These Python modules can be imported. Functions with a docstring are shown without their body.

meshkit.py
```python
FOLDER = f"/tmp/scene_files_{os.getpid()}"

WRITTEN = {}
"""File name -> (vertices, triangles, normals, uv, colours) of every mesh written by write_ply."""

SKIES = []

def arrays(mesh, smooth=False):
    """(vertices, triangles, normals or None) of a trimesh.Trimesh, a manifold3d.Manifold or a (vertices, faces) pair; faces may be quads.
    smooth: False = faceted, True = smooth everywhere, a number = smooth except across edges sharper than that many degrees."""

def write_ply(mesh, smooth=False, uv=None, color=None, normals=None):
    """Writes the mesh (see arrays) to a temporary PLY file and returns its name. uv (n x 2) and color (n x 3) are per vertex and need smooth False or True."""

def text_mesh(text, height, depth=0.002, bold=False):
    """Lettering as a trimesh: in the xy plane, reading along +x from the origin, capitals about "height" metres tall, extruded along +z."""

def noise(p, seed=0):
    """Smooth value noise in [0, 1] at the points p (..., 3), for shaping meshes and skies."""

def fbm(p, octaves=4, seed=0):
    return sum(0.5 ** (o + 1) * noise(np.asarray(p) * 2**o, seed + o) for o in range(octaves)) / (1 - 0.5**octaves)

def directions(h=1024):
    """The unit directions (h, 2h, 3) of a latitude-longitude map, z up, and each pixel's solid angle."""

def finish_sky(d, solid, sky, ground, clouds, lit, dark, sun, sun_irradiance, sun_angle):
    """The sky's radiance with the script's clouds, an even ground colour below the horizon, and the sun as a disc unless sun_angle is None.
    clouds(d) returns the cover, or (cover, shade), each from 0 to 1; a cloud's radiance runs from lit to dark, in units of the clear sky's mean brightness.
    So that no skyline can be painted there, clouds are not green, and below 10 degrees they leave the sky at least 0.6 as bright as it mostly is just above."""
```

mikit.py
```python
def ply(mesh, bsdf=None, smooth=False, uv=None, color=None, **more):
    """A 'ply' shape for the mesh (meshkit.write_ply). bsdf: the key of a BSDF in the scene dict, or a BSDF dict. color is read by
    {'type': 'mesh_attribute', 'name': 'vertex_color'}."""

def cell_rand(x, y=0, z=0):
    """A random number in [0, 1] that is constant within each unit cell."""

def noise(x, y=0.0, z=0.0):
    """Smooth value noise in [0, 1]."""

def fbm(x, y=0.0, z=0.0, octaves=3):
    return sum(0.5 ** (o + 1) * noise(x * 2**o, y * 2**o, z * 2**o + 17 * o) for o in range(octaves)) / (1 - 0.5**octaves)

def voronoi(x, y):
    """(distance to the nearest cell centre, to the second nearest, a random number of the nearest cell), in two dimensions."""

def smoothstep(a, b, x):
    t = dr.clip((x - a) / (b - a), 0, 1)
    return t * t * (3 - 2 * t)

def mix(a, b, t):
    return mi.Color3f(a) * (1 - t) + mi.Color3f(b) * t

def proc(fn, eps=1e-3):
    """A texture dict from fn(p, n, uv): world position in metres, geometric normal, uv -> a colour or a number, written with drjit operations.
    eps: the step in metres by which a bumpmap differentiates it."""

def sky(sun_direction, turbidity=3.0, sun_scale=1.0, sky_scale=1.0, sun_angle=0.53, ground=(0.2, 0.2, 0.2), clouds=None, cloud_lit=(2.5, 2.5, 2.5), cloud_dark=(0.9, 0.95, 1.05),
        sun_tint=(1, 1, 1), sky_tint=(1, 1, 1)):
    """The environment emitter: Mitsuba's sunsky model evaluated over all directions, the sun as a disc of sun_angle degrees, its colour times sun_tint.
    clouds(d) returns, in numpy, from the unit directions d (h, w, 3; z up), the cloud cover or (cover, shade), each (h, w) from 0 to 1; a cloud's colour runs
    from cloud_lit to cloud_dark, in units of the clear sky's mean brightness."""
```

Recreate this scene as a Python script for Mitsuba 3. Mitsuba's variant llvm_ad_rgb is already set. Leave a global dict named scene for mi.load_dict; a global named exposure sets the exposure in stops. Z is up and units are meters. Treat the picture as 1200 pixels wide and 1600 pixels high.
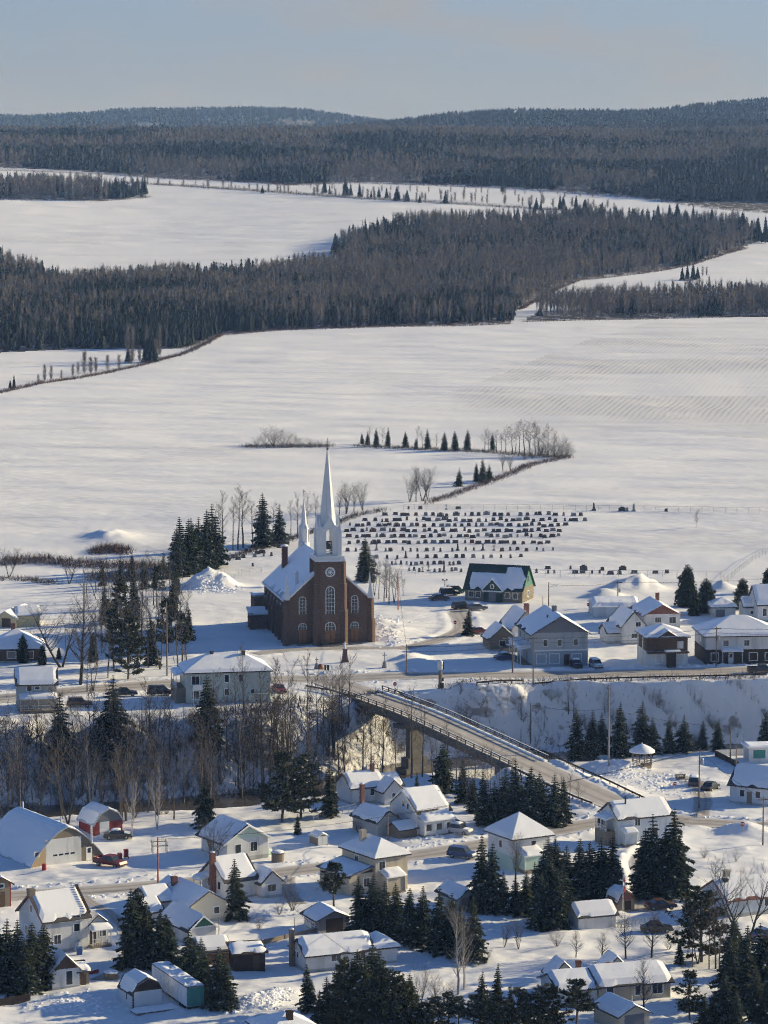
import math, random
import numpy as np, mitsuba as mi, drjit as dr
import mikit, meshkit
from mikit import noise, fbm, smoothstep, mix

scene, labels = {}, {}
# ---------------------------------------------------------------- camera, sky, sun, exposure
CAM = np.array([0.0, 0.0, 100.0]); FPX = 5000.0
PITCH = math.atan(570 / FPX)
FW = np.array([0, math.cos(PITCH), -math.sin(PITCH)]); UP = np.array([0, math.sin(PITCH), math.cos(PITCH)])
T = mi.ScalarTransform4f
HAZE = 0.000030
scene['haze_air'] = {'type': 'homogeneous', 'albedo': {'type': 'rgb', 'value': [.93, .95, .97]}, 'sigma_t': {'type': 'rgb', 'value': [HAZE * .62, HAZE, HAZE * 1.75]}}
scene['camera'] = {'type': 'perspective', 'fov': 2 * math.degrees(math.atan(600 / FPX)), 'fov_axis': 'x', 'near_clip': 1.0, 'far_clip': 30000.0,
                   'to_world': T().look_at(origin=CAM.tolist(), target=(CAM + FW).tolist(), up=[0, 0, 1]), 'medium': {'type': 'ref', 'id': 'haze_air'}}
SUN_AZ, SUN_EL = math.radians(22), math.radians(17)
SUN = (math.cos(SUN_EL) * math.cos(SUN_AZ), math.cos(SUN_EL) * math.sin(SUN_AZ), math.sin(SUN_EL))
exposure = 2.55


def cloud_fn(d):
    e = np.degrees(np.arcsin(np.clip(d[..., 2], -1, 1))); az = np.arctan2(d[..., 0], d[..., 1])
    q = np.stack([az * 22, e * 1.6, az * 0], -1)
    n = meshkit.fbm(q, 4, 5)
    band = np.exp(-((e - 2.0) / 1.6) ** 2)
    wisp = np.clip((n - .5) * 2.2, 0, 1) * band * .6
    veil = .78 * np.exp(-np.clip(e, 0, 90) / 3.6)
    return np.clip(wisp + veil, 0, 1), np.clip(.30 - .6 * (n - .5), 0, .5)


scene['sky'] = mikit.sky(SUN, turbidity=3.2, ground=(.6, .6, .62), clouds=cloud_fn, cloud_lit=(1.75, 1.63, 1.55), cloud_dark=(1.35, 1.30, 1.28), sky_tint=(.33, .45, .72), sun_scale=1.1, sun_tint=(.90, 1.08, 1.30))
hs = (2600, 4920, 135)
scene['haze'] = {'type': 'cube', 'to_world': T().translate([0, 4780, 115]).scale(hs), 'bsdf': {'type': 'null'}, 'interior': {'type': 'ref', 'id': 'haze_air'}}
labels['haze'] = {'label': 'thin bluish winter haze hanging over the whole valley', 'kind': 'stuff', 'category': 'haze'}

# ---------------------------------------------------------------- materials
def mat(name, rgb, rough=.75, **k):
    scene[name] = {'type': 'twosided', 'bsdf': {'type': 'principled', 'base_color': {'type': 'rgb', 'value': list(rgb)}, 'roughness': rough, 'specular': k.pop('spec', .25), **k}}
    return name


def pmat(name, fn, bump=None, bscale=1.0, eps=.05):
    b = {'type': 'diffuse', 'reflectance': mikit.proc(fn)}
    if bump:
        b = {'type': 'bumpmap', 'arbitrary': mikit.proc(bump, eps=eps), 'scale': bscale, 'bsdf': b}
    scene[name] = {'type': 'twosided', 'bsdf': b}


def snow_col(p, n, uv):
    s = noise(p.x * .02, p.y * .055, 3.0)
    t = fbm(p.x * .25, p.y * .5, 1.0, 3)
    g = smoothstep(.52, .85, s * .55 + t * .45)
    return mix((.835, .83, .83), (.74, .73, .73), g * .9)


def snow_bump(p, n, uv):
    return .17 * fbm(p.x * .35, p.y * .8, 0., 3) + .9 * noise(p.x * .045, p.y * .12, 7.)


pmat('snow', snow_col, snow_bump, 1.0, .15)


def stub_col(p, n, uv):
    q = p.x * .97 - p.y * .20 + 14 * noise(p.x * .008, p.y * .004) + 1.2 * noise(p.x * .07, p.y * .03, 3.)
    w = q / 2.1
    i = dr.floor(w)
    f = dr.abs(w - i - .5) * 2
    k = .35 + .65 * mikit.cell_rand(i, 1., 2.)
    br = smoothstep(.38, .62, noise(p.x * .35, p.y * .045, 8.))
    line = smoothstep(.30, .95, f + .3 * (fbm(p.x * .4, p.y * .05, 5., 2) - .5)) * (.55 + .45 * k) * (.6 + .4 * br)
    z = noise(p.x * .009, p.y * .035, 9.) * .55 + noise(p.x * .03, p.y * .10, 2.) * .45
    cov = smoothstep(.36, .66, z)
    edge = smoothstep(0., 45., p.x + 4 - (p.y - 1030) * .08 + 40 * (noise(p.x * .02, p.y * .03) - .5))
    top = (1. - .6 * smoothstep(1330., 1480., p.y)) * smoothstep(1035., 1110., p.y + 50 * (noise(p.x * .03, p.y * .02, 4.) - .5))
    return mix(mix((.82, .815, .815), (.70, .685, .675), cov * .55 * edge), (.43, .40, .37), line * (.15 + .40 * cov) * edge * top)


def stub_bump(p, n, uv):
    return snow_bump(p, n, uv)


pmat('stubble', stub_col, stub_bump, .8, .15)


def litter(p, n, uv):
    t = fbm(p.x * .4, p.y * .3, 0., 2)
    return mix((.13, .115, .10), (.62, .62, .64), smoothstep(.60, .78, t))


pmat('litter', litter)


def road_col(p, n, uv):
    v = uv.y
    tr = dr.exp(-dr.square((dr.abs(v - .5) - .17) / .07))
    n1 = fbm(p.x * .5, p.y * .5, 2., 3)
    n2 = noise(uv.x * .05, v * 14., 4.)
    dirty = dr.clip(.35 + .5 * tr * (.5 + n2) + .6 * (n1 - .5), 0, 1)
    ed = smoothstep(.36, .5, dr.abs(v - .5) + .12 * (n1 - .5))
    return mix(mix((.56, .53, .50), (.33, .295, .26), dirty), (.78, .77, .77), ed * .8)


pmat('packed_road', road_col)


def brick_col(p, n, uv):
    h = p.x * 1.0 + p.y * 1.0
    row = dr.floor(p.z / .075)
    r = mikit.cell_rand(dr.floor(h / .22 + .5 * (row - 2 * dr.floor(row / 2))), row, 1.)
    st = fbm(p.x * .6, p.y * .6, p.z * .35, 3)
    fz = p.z / .075 - row
    mort = smoothstep(.82, .92, fz)
    return mix(mix((.098, .062, .049), (.155, .099, .076), r * .6 + st * .5), (.33, .29, .26), mort * .6)


pmat('brick', brick_col)


def bluff_col(p, n, uv):
    t = fbm(p.x * .35, p.y * .5, p.z * .5, 3)
    return mix((.80, .795, .80), (.26, .215, .175), .8 * smoothstep(.60, .74, t))


pmat('bluff_snow', bluff_col, snow_bump, 1.3, .15)


def water_col(p, n, uv):
    return mix((.045, .036, .026), (.075, .062, .045), fbm(p.x * .15, p.y * .6, 0., 2))


scene['river_water'] = {'type': 'twosided', 'bsdf': {'type': 'principled', 'base_color': mikit.proc(water_col), 'roughness': .12, 'specular': .5}}


def stone_col(p, n, uv):
    r = mikit.cell_rand(dr.floor((p.x + p.y) * 1.6), dr.floor(p.z * 2.6), 3.)
    return mix((.16, .14, .112), (.26, .23, .18), r)


pmat('field_stone', stone_col)


def concrete(p, n, uv):
    return mix((.13, .12, .108), (.23, .215, .195), fbm(p.x * .7, p.y * .7, p.z * 1.5, 3))


pmat('concrete', concrete)
mat('snow_cap', (.86, .86, .87), .8, spec=.2)
for nm, c in dict(white=(.62, .625, .62), cream=(.62, .58, .47), beige=(.47, .42, .33), grey=(.42, .43, .42), sage=(.43, .47, .43), palegreen=(.52, .64, .54), mint=(.42, .54, .47),
                  brown=(.10, .065, .045), darkbrown=(.05, .035, .028), redbarn=(.27, .055, .045), tan=(.42, .31, .185), plywood=(.20, .165, .12), green=(.065, .17, .125), teal=(.06, .22, .20),
                  darkgreen=(.028, .055, .05), orange=(.30, .14, .07), redgable=(.20, .09, .072), yellow=(.62, .52, .30), slate=(.16, .165, .18), shingle=(.075, .07, .07), greyshingle=(.20, .195, .20),
                  blue=(.07, .13, .32), weathered=(.22, .18, .14), trim=(.78, .78, .76), metal_white=(.62, .64, .65), tinroof=(.42, .45, .48), paleblue=(.56, .62, .68), bluegrey=(.30, .34, .38)).items():
    mat(nm, c)
mat('tin_spire', (.60, .62, .63), .45, spec=.5)


def aged(name, c):
    def fn(p, n, uv):
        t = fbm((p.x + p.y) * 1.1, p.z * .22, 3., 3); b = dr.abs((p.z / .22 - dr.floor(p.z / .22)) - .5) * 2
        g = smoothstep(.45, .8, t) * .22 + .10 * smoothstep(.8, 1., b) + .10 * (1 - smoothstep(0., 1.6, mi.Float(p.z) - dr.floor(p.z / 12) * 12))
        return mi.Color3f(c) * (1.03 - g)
    pmat(name, fn)


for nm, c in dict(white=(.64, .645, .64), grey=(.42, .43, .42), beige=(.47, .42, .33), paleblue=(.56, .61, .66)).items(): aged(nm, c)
mat('pane', (.025, .03, .038), .12, spec=.6)
mat('lit_pane', (.10, .12, .14), .15, spec=.6)
mat('door_wood', (.26, .125, .065), .6)
mat('chimney_brick', (.17, .08, .062), .85)
mat('pole_wood', (.20, .155, .12), .9)
mat('red_pole', (.34, .13, .09), .9)
mat('grey_metal', (.36, .37, .38), .5, metallic=.3)
mat('dark_metal', (.045, .045, .05), .5)
mat('granite', (.075, .072, .075), .55)
mat('granite_grey', (.22, .22, .225), .6)
mat('granite_red', (.12, .075, .068), .55)
mat('sign_red', (.36, .03, .03), .5)
mat('statue_white', (.74, .74, .72), .6)
mat('tyre', (.02, .02, .02), .9)
mat('lamp_glass', (.55, .5, .45), .2)
mat('tail_lamp', (.35, .02, .02), .3)
for nm, c in dict(car_black=(.015, .016, .018), car_grey=(.10, .105, .11), car_silver=(.36, .37, .38), car_red=(.17, .018, .016), car_blue=(.03, .06, .16), car_white=(.66, .66, .66), car_brown=(.10, .05, .035), car_green=(.02, .09, .07)).items():
    mat(nm, c, .28, spec=.5, clearcoat=.6)
mat('needle', (.026, .037, .023), .85, spec=.15)
mat('needle_b', (.038, .048, .028), .85, spec=.15)
mat('needle_pine', (.050, .055, .028), .85, spec=.15)
mat('needle_far', (.017, .026, .022), .9, spec=.1)
mat('bark', (.115, .095, .08), .95, spec=.1)
mat('bark_dark', (.06, .05, .043), .95, spec=.1)
mat('bark_birch', (.42, .39, .35), .9, spec=.1)
mat('twig', (.125, .108, .098), .95, spec=.1)
mat('twig_far', (.175, .150, .130), .95, spec=.1)
mat('hill_twig', (.040, .038, .042), .95, spec=.1)
mat('brush_red', (.105, .065, .054), .95, spec=.1)
mat('brush_brown', (.11, .085, .066), .95, spec=.1)


# ---------------------------------------------------------------- naming
_count = {}


def newkey(name):
    n = _count.get(name, 0); _count[name] = n + 1
    return name if n == 0 else f'{name}_{n:03d}'


def thing(name, label, cat, group=None, kind=None):
    k = newkey(name)
    labels[k] = {'label': label}
    if cat: labels[k]['category'] = cat
    if group: labels[k]['group'] = group
    if kind: labels[k]['kind'] = kind
    return k


def part(parent, name, mesh, m, smooth=False, label=None, tw=None, **kw):
    """one entry of the scene; mesh is an M, a (V, F) pair or a ready ply dict"""
    k = newkey(parent + '__' + name) if name else parent
    if isinstance(mesh, dict):
        d = dict(mesh)
    else:
        if isinstance(mesh, M): mesh = mesh.out()
        d = mikit.ply(mesh, m, smooth=smooth, **kw)
    if tw is not None: d['to_world'] = tw
    scene[k] = d
    if label: labels[k] = {'label': label}
    return k


# ---------------------------------------------------------------- mesh accumulator
class M:
    def __init__(s): s.v, s.f, s.n = [], [], 0

    def add(s, v, f):
        v = np.asarray(v, float).reshape(-1, 3); f = np.asarray(f, int)
        if f.ndim == 2 and f.shape[1] == 4: f = np.vstack([f[:, [0, 1, 2]], f[:, [0, 2, 3]]])
        s.v.append(v); s.f.append(f + s.n); s.n += len(v)
        return s

    def out(s, fr=None):
        v, f = np.vstack(s.v), np.vstack(s.f)
        return (fr(v) if fr else v), f

    def box(s, x0, x1, y0, y1, z0, z1):
        v = [[x, y, z] for x in (x0, x1) for y in (y0, y1) for z in (z0, z1)]
        return s.add(v, [[0, 1, 3, 2], [4, 6, 7, 5], [0, 4, 5, 1], [2, 3, 7, 6], [0, 2, 6, 4], [1, 5, 7, 3]])

    def poly(s, pts):
        n = len(pts)
        return s.add(pts, [[0, i, i + 1] for i in range(1, n - 1)])

    def prism(s, poly, a, b):
        """closed convex-ish polygon poly (n,3) moved by vectors a and b: two caps and sides"""
        p = np.asarray(poly, float); n = len(p)
        v = np.vstack([p + a, p + b])
        f = [[0, i + 1, i] for i in range(1, n - 1)] + [[n, n + i, n + i + 1] for i in range(1, n - 1)]
        for i in range(n):
            j = (i + 1) % n
            f += [[i, j, n + j], [i, n + j, n + i]]
        return s.add(v, f)

    def tube(s, pts, rad, sides=6, cap=True):
        p = np.asarray(pts, float); r = np.broadcast_to(rad, (len(p),))
        t = np.gradient(p, axis=0); t /= np.linalg.norm(t, axis=1, keepdims=True) + 1e-12
        ref = np.where(np.abs(t[:, 2:]) < .9, [[0, 0, 1.]], [[1., 0, 0]])
        a = np.cross(t, ref); a /= np.linalg.norm(a, axis=1, keepdims=True) + 1e-12
        b = np.cross(t, a); g = np.arange(sides) * 2 * np.pi / sides
        v = p[:, None] + r[:, None, None] * (np.cos(g)[None, :, None] * a[:, None] + np.sin(g)[None, :, None] * b[:, None])
        i, j = np.meshgrid(np.arange(len(p) - 1), np.arange(sides), indexing='ij')
        q = np.stack([i * sides + j, i * sides + (j + 1) % sides, (i + 1) * sides + (j + 1) % sides, (i + 1) * sides + j], -1).reshape(-1, 4)
        s.add(v.reshape(-1, 3), q)
        if cap:
            s.poly(v[0][::-1]); s.poly(v[-1])
        return s

    def lathe(s, prof, sides=12, c=(0, 0, 0), rot=0.):
        p = np.asarray(prof, float); g = rot + np.arange(sides) * 2 * np.pi / sides
        v = np.stack([p[:, None, 0] * np.cos(g), p[:, None, 0] * np.sin(g), np.repeat(p[:, 1:2], sides, 1)], -1) + np.asarray(c, float)
        i, j = np.meshgrid(np.arange(len(p) - 1), np.arange(sides), indexing='ij')
        q = np.stack([i * sides + j, i * sides + (j + 1) % sides, (i + 1) * sides + (j + 1) % sides, (i + 1) * sides + j], -1).reshape(-1, 4)
        return s.add(v.reshape(-1, 3), q)

    def grid(s, P):
        """P (nu, nv, 3) surface"""
        nu, nv = P.shape[:2]
        i, j = np.meshgrid(np.arange(nu - 1), np.arange(nv - 1), indexing='ij')
        q = np.stack([i * nv + j, (i + 1) * nv + j, (i + 1) * nv + j + 1, i * nv + j + 1], -1).reshape(-1, 4)
        return s.add(P.reshape(-1, 3), q)

    def map(s, fr):
        s.v = [fr(v) for v in s.v]
        return s


def ray(px, py):
    px, py = np.asarray(px, float), np.asarray(py, float)
    return FW + np.stack([(px - 600) / FPX, px * 0, px * 0], -1) - UP * ((py - 800) / FPX)[..., None]


def plane(px, py, z=0.):
    d = ray(px, py)
    return CAM + d * ((np.asarray(z) - CAM[2]) / d[..., 2])[..., None]


def depth(P): return float((np.asarray(P) - CAM) @ FW)


# ---------------------------------------------------------------- terrain
def seg_dist(X, Y, pts):
    """distance to a polyline, running length, and index-interpolated z of the nearest point"""
    best = np.full(np.shape(X), 1e9); zz = np.zeros(np.shape(X)); side = np.zeros(np.shape(X)); run = np.zeros(np.shape(X)); L = 0.
    for a, b in zip(pts[:-1], pts[1:]):
        d = b[:2] - a[:2]; l2 = d @ d; ln = math.sqrt(l2)
        t = np.clip(((X - a[0]) * d[0] + (Y - a[1]) * d[1]) / l2, 0, 1)
        ex, ey = X - a[0] - t * d[0], Y - a[1] - t * d[1]
        q = ex * ex + ey * ey
        m = q < best
        best = np.where(m, q, best); zz = np.where(m, a[2] + t * (b[2] - a[2]), zz)
        side = np.where(m, np.sign(d[0] * ey - d[1] * ex), side); run = np.where(m, L + t * ln, run); L += ln
    return np.sqrt(best), zz, side, run


def spline(pts, n=8):
    """Catmull-Rom through 3-D points"""
    p = np.asarray(pts, float); p = np.vstack([2 * p[0] - p[1], p, 2 * p[-1] - p[-2]]); o = []
    for i in range(1, len(p) - 2):
        t = np.linspace(0, 1, n, endpoint=False)[:, None]
        a, b, c, d = p[i - 1:i + 3]
        o.append(.5 * (2 * b + (c - a) * t + (2 * a - 5 * b + 4 * c - d) * t ** 2 + (3 * b - a - 3 * c + d) * t ** 3))
    return np.vstack(o + [p[-2:-1]])


def edge(pts, z):
    p = np.array(pts, float); w = plane(p[:, 0], p[:, 1], z)
    o = np.argsort(w[:, 0])
    return w[o, 0], w[o, 1]


TOP = edge([(-160, 1120), (0, 1119), (100, 1116), (250, 1118), (330, 1122), (420, 1116), (480, 1098), (540, 1090), (585, 1086), (620, 1080), (700, 1078), (850, 1069), (1000, 1066), (1200, 1062), (1400, 1058)], 0.)
FOOT = edge([(-160, 1262), (0, 1262), (150, 1258), (300, 1246), (450, 1232), (560, 1204), (640, 1190), (800, 1176), (900, 1170), (1000, 1166), (1200, 1161), (1400, 1158)], -12.)
LOW = edge([(-160, 1274), (0, 1271), (120, 1267), (250, 1260), (330, 1256), (450, 1246), (560, 1222), (640, 1207), (720, 1192), (800, 1184), (900, 1178), (1000, 1171), (1200, 1165), (1400, 1163)], -9.)
PZ = np.array([(300, 0), (690, 0), (757, .6), (800, 3.2), (832, 5.6), (900, 7), (1000, 8.5), (1100, 9.6), (1250, 12.6), (1400, 16.6), (1500, 18.8), (1560, 19.2), (1650, 17.5), (1800, 21), (1950, 27), (2200, 43), (2450, 60), (2600, 69), (3000, 90), (3400, 106), (3900, 112), (4600, 110), (9900, 108)], float)


def crest(pts, Yc):
    p = np.array(pts, float)
    return (p[:, 0] - 600) / FPX * Yc, 100 + (230 - p[:, 1]) * Yc / FPX - 11


HILL_R = crest([(-400, 212), (300, 205), (540, 196), (620, 188), (700, 178), (800, 173), (900, 174), (1000, 173), (1060, 166), (1130, 159), (1200, 154), (1500, 150)], 6000)
HILL_L = crest([(-300, 184), (0, 179), (60, 181), (150, 177), (200, 171), (300, 169), (400, 168), (480, 171), (540, 180), (600, 189), (700, 200), (1400, 205)], 8600)
HILL_M = crest([(-300, 230), (300, 226), (480, 212), (560, 205), (700, 203), (850, 200), (1000, 196), (1200, 187), (1500, 180)], 4600)


def sstep(a, b, x):
    t = np.clip((x - a) / (b - a), 0, 1)
    return t * t * (3 - 2 * t)


def rp(pts): return np.array([plane(x, y, z) for x, y, z in pts])


ROAD_MAIN = spline(rp([(-160, 1103, 0), (0, 1092, 0), (110, 1081, 0), (260, 1069, 0), (430, 1062, 0), (520, 1060, 0), (620, 1057, 0), (750, 1056, 0), (900, 1054, 0), (1050, 1051, 0), (1200, 1047, 0), (1400, 1042, 0)]))
ROAD_BRIDGE = spline(rp([(515, 1064, 0), (560, 1080, 0), (610, 1098, -.3), (660, 1117, -1.2), (720, 1144, -2.6), (800, 1181, -4.6), (880, 1218, -6.6), (960, 1254, -8.2), (1020, 1274, -8.9), (1075, 1284, -9)]))
ROAD_LOW = spline(rp([(-160, 1418, -9), (0, 1402, -9), (150, 1392, -9), (300, 1379, -9), (440, 1364, -9), (560, 1349, -9), (690, 1331, -9), (800, 1312, -9), (890, 1294, -9), (970, 1284, -9), (1070, 1283, -9), (1200, 1291, -9), (1400, 1300, -9)]))
LANE_CHURCH = spline(rp([(400, 1022, 0), (450, 1016, 0), (560, 1013, 0), (640, 1011, 0), (720, 985, 0), (715, 955, 0), (740, 946, 0)]))
DRIVE = spline(rp([(1030, 1320, -9), (1000, 1345, -9), (1010, 1385, -9), (1000, 1425, -9)]))
ROADS = [(ROAD_MAIN, 9.0), (ROAD_BRIDGE, 7.6), (ROAD_LOW, 6.6)]
BR0, BR1 = plane(572, 1086, 0), plane(815, 1188, -4.9)   # ends of the bridge span

MOUNDS = [(330, 917, 5.5, 3.0, 0), (312, 921, 4, 2.2, 0), (350, 920, 4, 1.6, 0), (975, 925, 6, 2.2, 0), (1005, 922, 5, 2.6, 0), (945, 935, 5, 1.8, 0), (600, 990, 5, .9, 0), (610, 1000, 4, .8, 0), (596, 975, 4, .8, 0), (622, 985, 4, .7, 0),
          (635, 1032, 3, 1.0, 0), (650, 1028, 3, .8, 0), (1128, 921, 3, 1.8, 0), (930, 1200, 4, 1.3, -9), (968, 1206, 4, 1.6, -9), (1000, 1203, 3, .8, -9), (1150, 1300, 3, 1.3, -9), (1180, 1302, 3, 1.1, -9), (585, 1097, 2.5, .6, 0), (750, 1075, 8, 1.0, 0), (880, 1075, 6, 1., 0),
          (710, 1302, 2.5, .5, -9), (675, 1306, 3, .5, -9), (380, 1575, 3, .6, -9), (400, 1568, 3, .7, -9), (425, 1560, 3, .7, -9), (445, 1552, 3, .6, -9), (100, 1560, 3, .5, -9), (170, 858, 7, 2.0, 0), (930, 1425, 2.2, .5, -9)]
_mp = [(plane(a, b, z), r, h) for a, b, r, h, z in MOUNDS]


def P3(X, Y, s, z=0.): return np.stack([X * s, Y * s, np.full_like(X, z)], -1)


def height(X, Y, fine=True):
    X, Y = np.broadcast_arrays(np.asarray(X, float), np.asarray(Y, float))
    zp = np.interp(Y, PZ[:, 0], PZ[:, 1])
    amp = sstep(860, 1100, Y) * (1.2 + 2.5 * sstep(1500, 2600, Y))
    und = sstep(840, 960, Y) * (1 - sstep(2200, 2700, Y))
    zp = zp + und * (.8 * (meshkit.fbm(np.stack([X / 38., Y / 26., X * 0], -1), 2, 21) - .5))
    zp = zp + amp * (meshkit.noise(P3(X, Y, 1 / 170.), 3) - .5) * 2
    if np.any(Y > 3300):
        for (hx, hz), Yc, w0, w1 in ((HILL_M, 4600, 600, 500), (HILL_R, 6000, 900, 800), (HILL_L, 8600, 1300, 900)):
            g = np.where(Y < Yc, np.exp(-((Y - Yc) / w0) ** 2), np.exp(-((Y - Yc) / w1) ** 2))
            zc = np.interp(X, hx, hz) + 5 * (meshkit.noise(P3(X, Y * .3, 1 / 260.), 8) - .5)
            zp = np.where(Y > 3300, np.maximum(zp, 95 + (zc - 95) * g), zp)
    t, f, l = np.interp(X, *TOP), np.interp(X, *FOOT), np.interp(X, *LOW)
    s = np.clip((Y - f) / np.maximum(t - f, 1), 0, 1)
    sn = np.sin(np.pi * s)
    gul = 1 - np.abs(2 * meshkit.fbm(np.stack([X / 11. + .35 * s, Y / 30., X * 0], -1), 2, 4) - 1)
    gu2 = meshkit.fbm(np.stack([X / 4., Y / 5., X * 0], -1), 2, 9)
    s2 = np.clip(s + .95 * (gul - .72) * sn + .34 * (gu2 - .5) * sn, 0, 1)
    zb = -12.2 + (12.2 + zp) * (.35 * s2 + .65 * np.sin(np.pi / 2 * s2))
    zr = -13.4 + 1.2 * sstep(0, 1, np.clip((Y - l) / np.maximum(f - l, 1), 0, 1) * 3 - 2)
    zl = -9 - 4.4 * sstep(-4.0, 1.5, Y - l) + 0 * X
    z = np.where(Y > t, zp, np.where(Y > f, zb, np.where(Y > l, zr, zl)))
    # embankment of the bridge road
    near = (Y > 500) & (Y < 620) & (X > -25) & (X < 75)
    if np.any(near):
        xn, yn = X[near], Y[near]
        d, zz, _, _ = seg_dist(xn, yn, ROAD_BRIDGE)
        b = BR1 - BR0; u = ((xn - BR0[0]) * b[0] + (yn - BR0[1]) * b[1]) / (b[:2] @ b[:2])
        off = sstep(-.03, .0, u) * (1 - sstep(1.0, 1.04, u))
        wgt = (1 - sstep(5.2, 13., d)) * (1 - off)
        z = np.array(z); z[near] += (zz - .12 - z[near]) * wgt
    loc = (Y < 860)
    if fine and np.any(loc):
        z = np.array(z); xn, yn = X[loc], Y[loc]
        add = np.zeros_like(xn)
        for c, r, hh in _mp:
            m = (np.abs(xn - c[0]) < 2 * r) & (np.abs(yn - c[1]) < 2 * r)
            if np.any(m):
                qq = ((xn[m] - c[0]) / r) ** 2 + ((yn[m] - c[1]) / (r * 1.1)) ** 2
                add[m] += hh * np.exp(-qq * 1.6) * (.75 + .5 * meshkit.noise(P3(xn[m], yn[m], .55), 6)) * (qq < 4)
        k, ridge = np.ones_like(xn), np.zeros_like(xn)
        for pts, w in ROADS + [(LANE_CHURCH, 4.5), (DRIVE, 3.5)]:
            m = (yn > pts[:, 1].min() - 8) & (yn < pts[:, 1].max() + 8) & (xn > pts[:, 0].min() - 8) & (xn < pts[:, 0].max() + 8)
            d = seg_dist(xn[m], yn[m], pts[::2] if len(pts) > 40 else pts)[0]
            k[m] *= sstep(w / 2, w / 2 + 1.2, d)
            ridge[m] = np.maximum(ridge[m], np.exp(-((d - w / 2 - 1.1) / .8) ** 2))
        mic = .55 * (meshkit.fbm(P3(xn, yn, .16), 3, 11) - .5) + .35 * np.clip(meshkit.fbm(P3(xn, yn, .55), 2, 12) - .5, 0, 1)
        lump = meshkit.noise(P3(xn, yn, .45), 13)
        low = 1 - sstep(1, 5, yn - t[loc])
        z[loc] += add + k * mic * (1 + .5 * low) * (1 - .7 * sstep(660, 720, yn)) + ridge * k * (.12 + .55 * lump * (.5 + .5 * low))
    return z


_ys = np.concatenate([np.arange(386, 900, 1.2), np.geomspace(900, 9400, 700)])


GRID = {}


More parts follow.
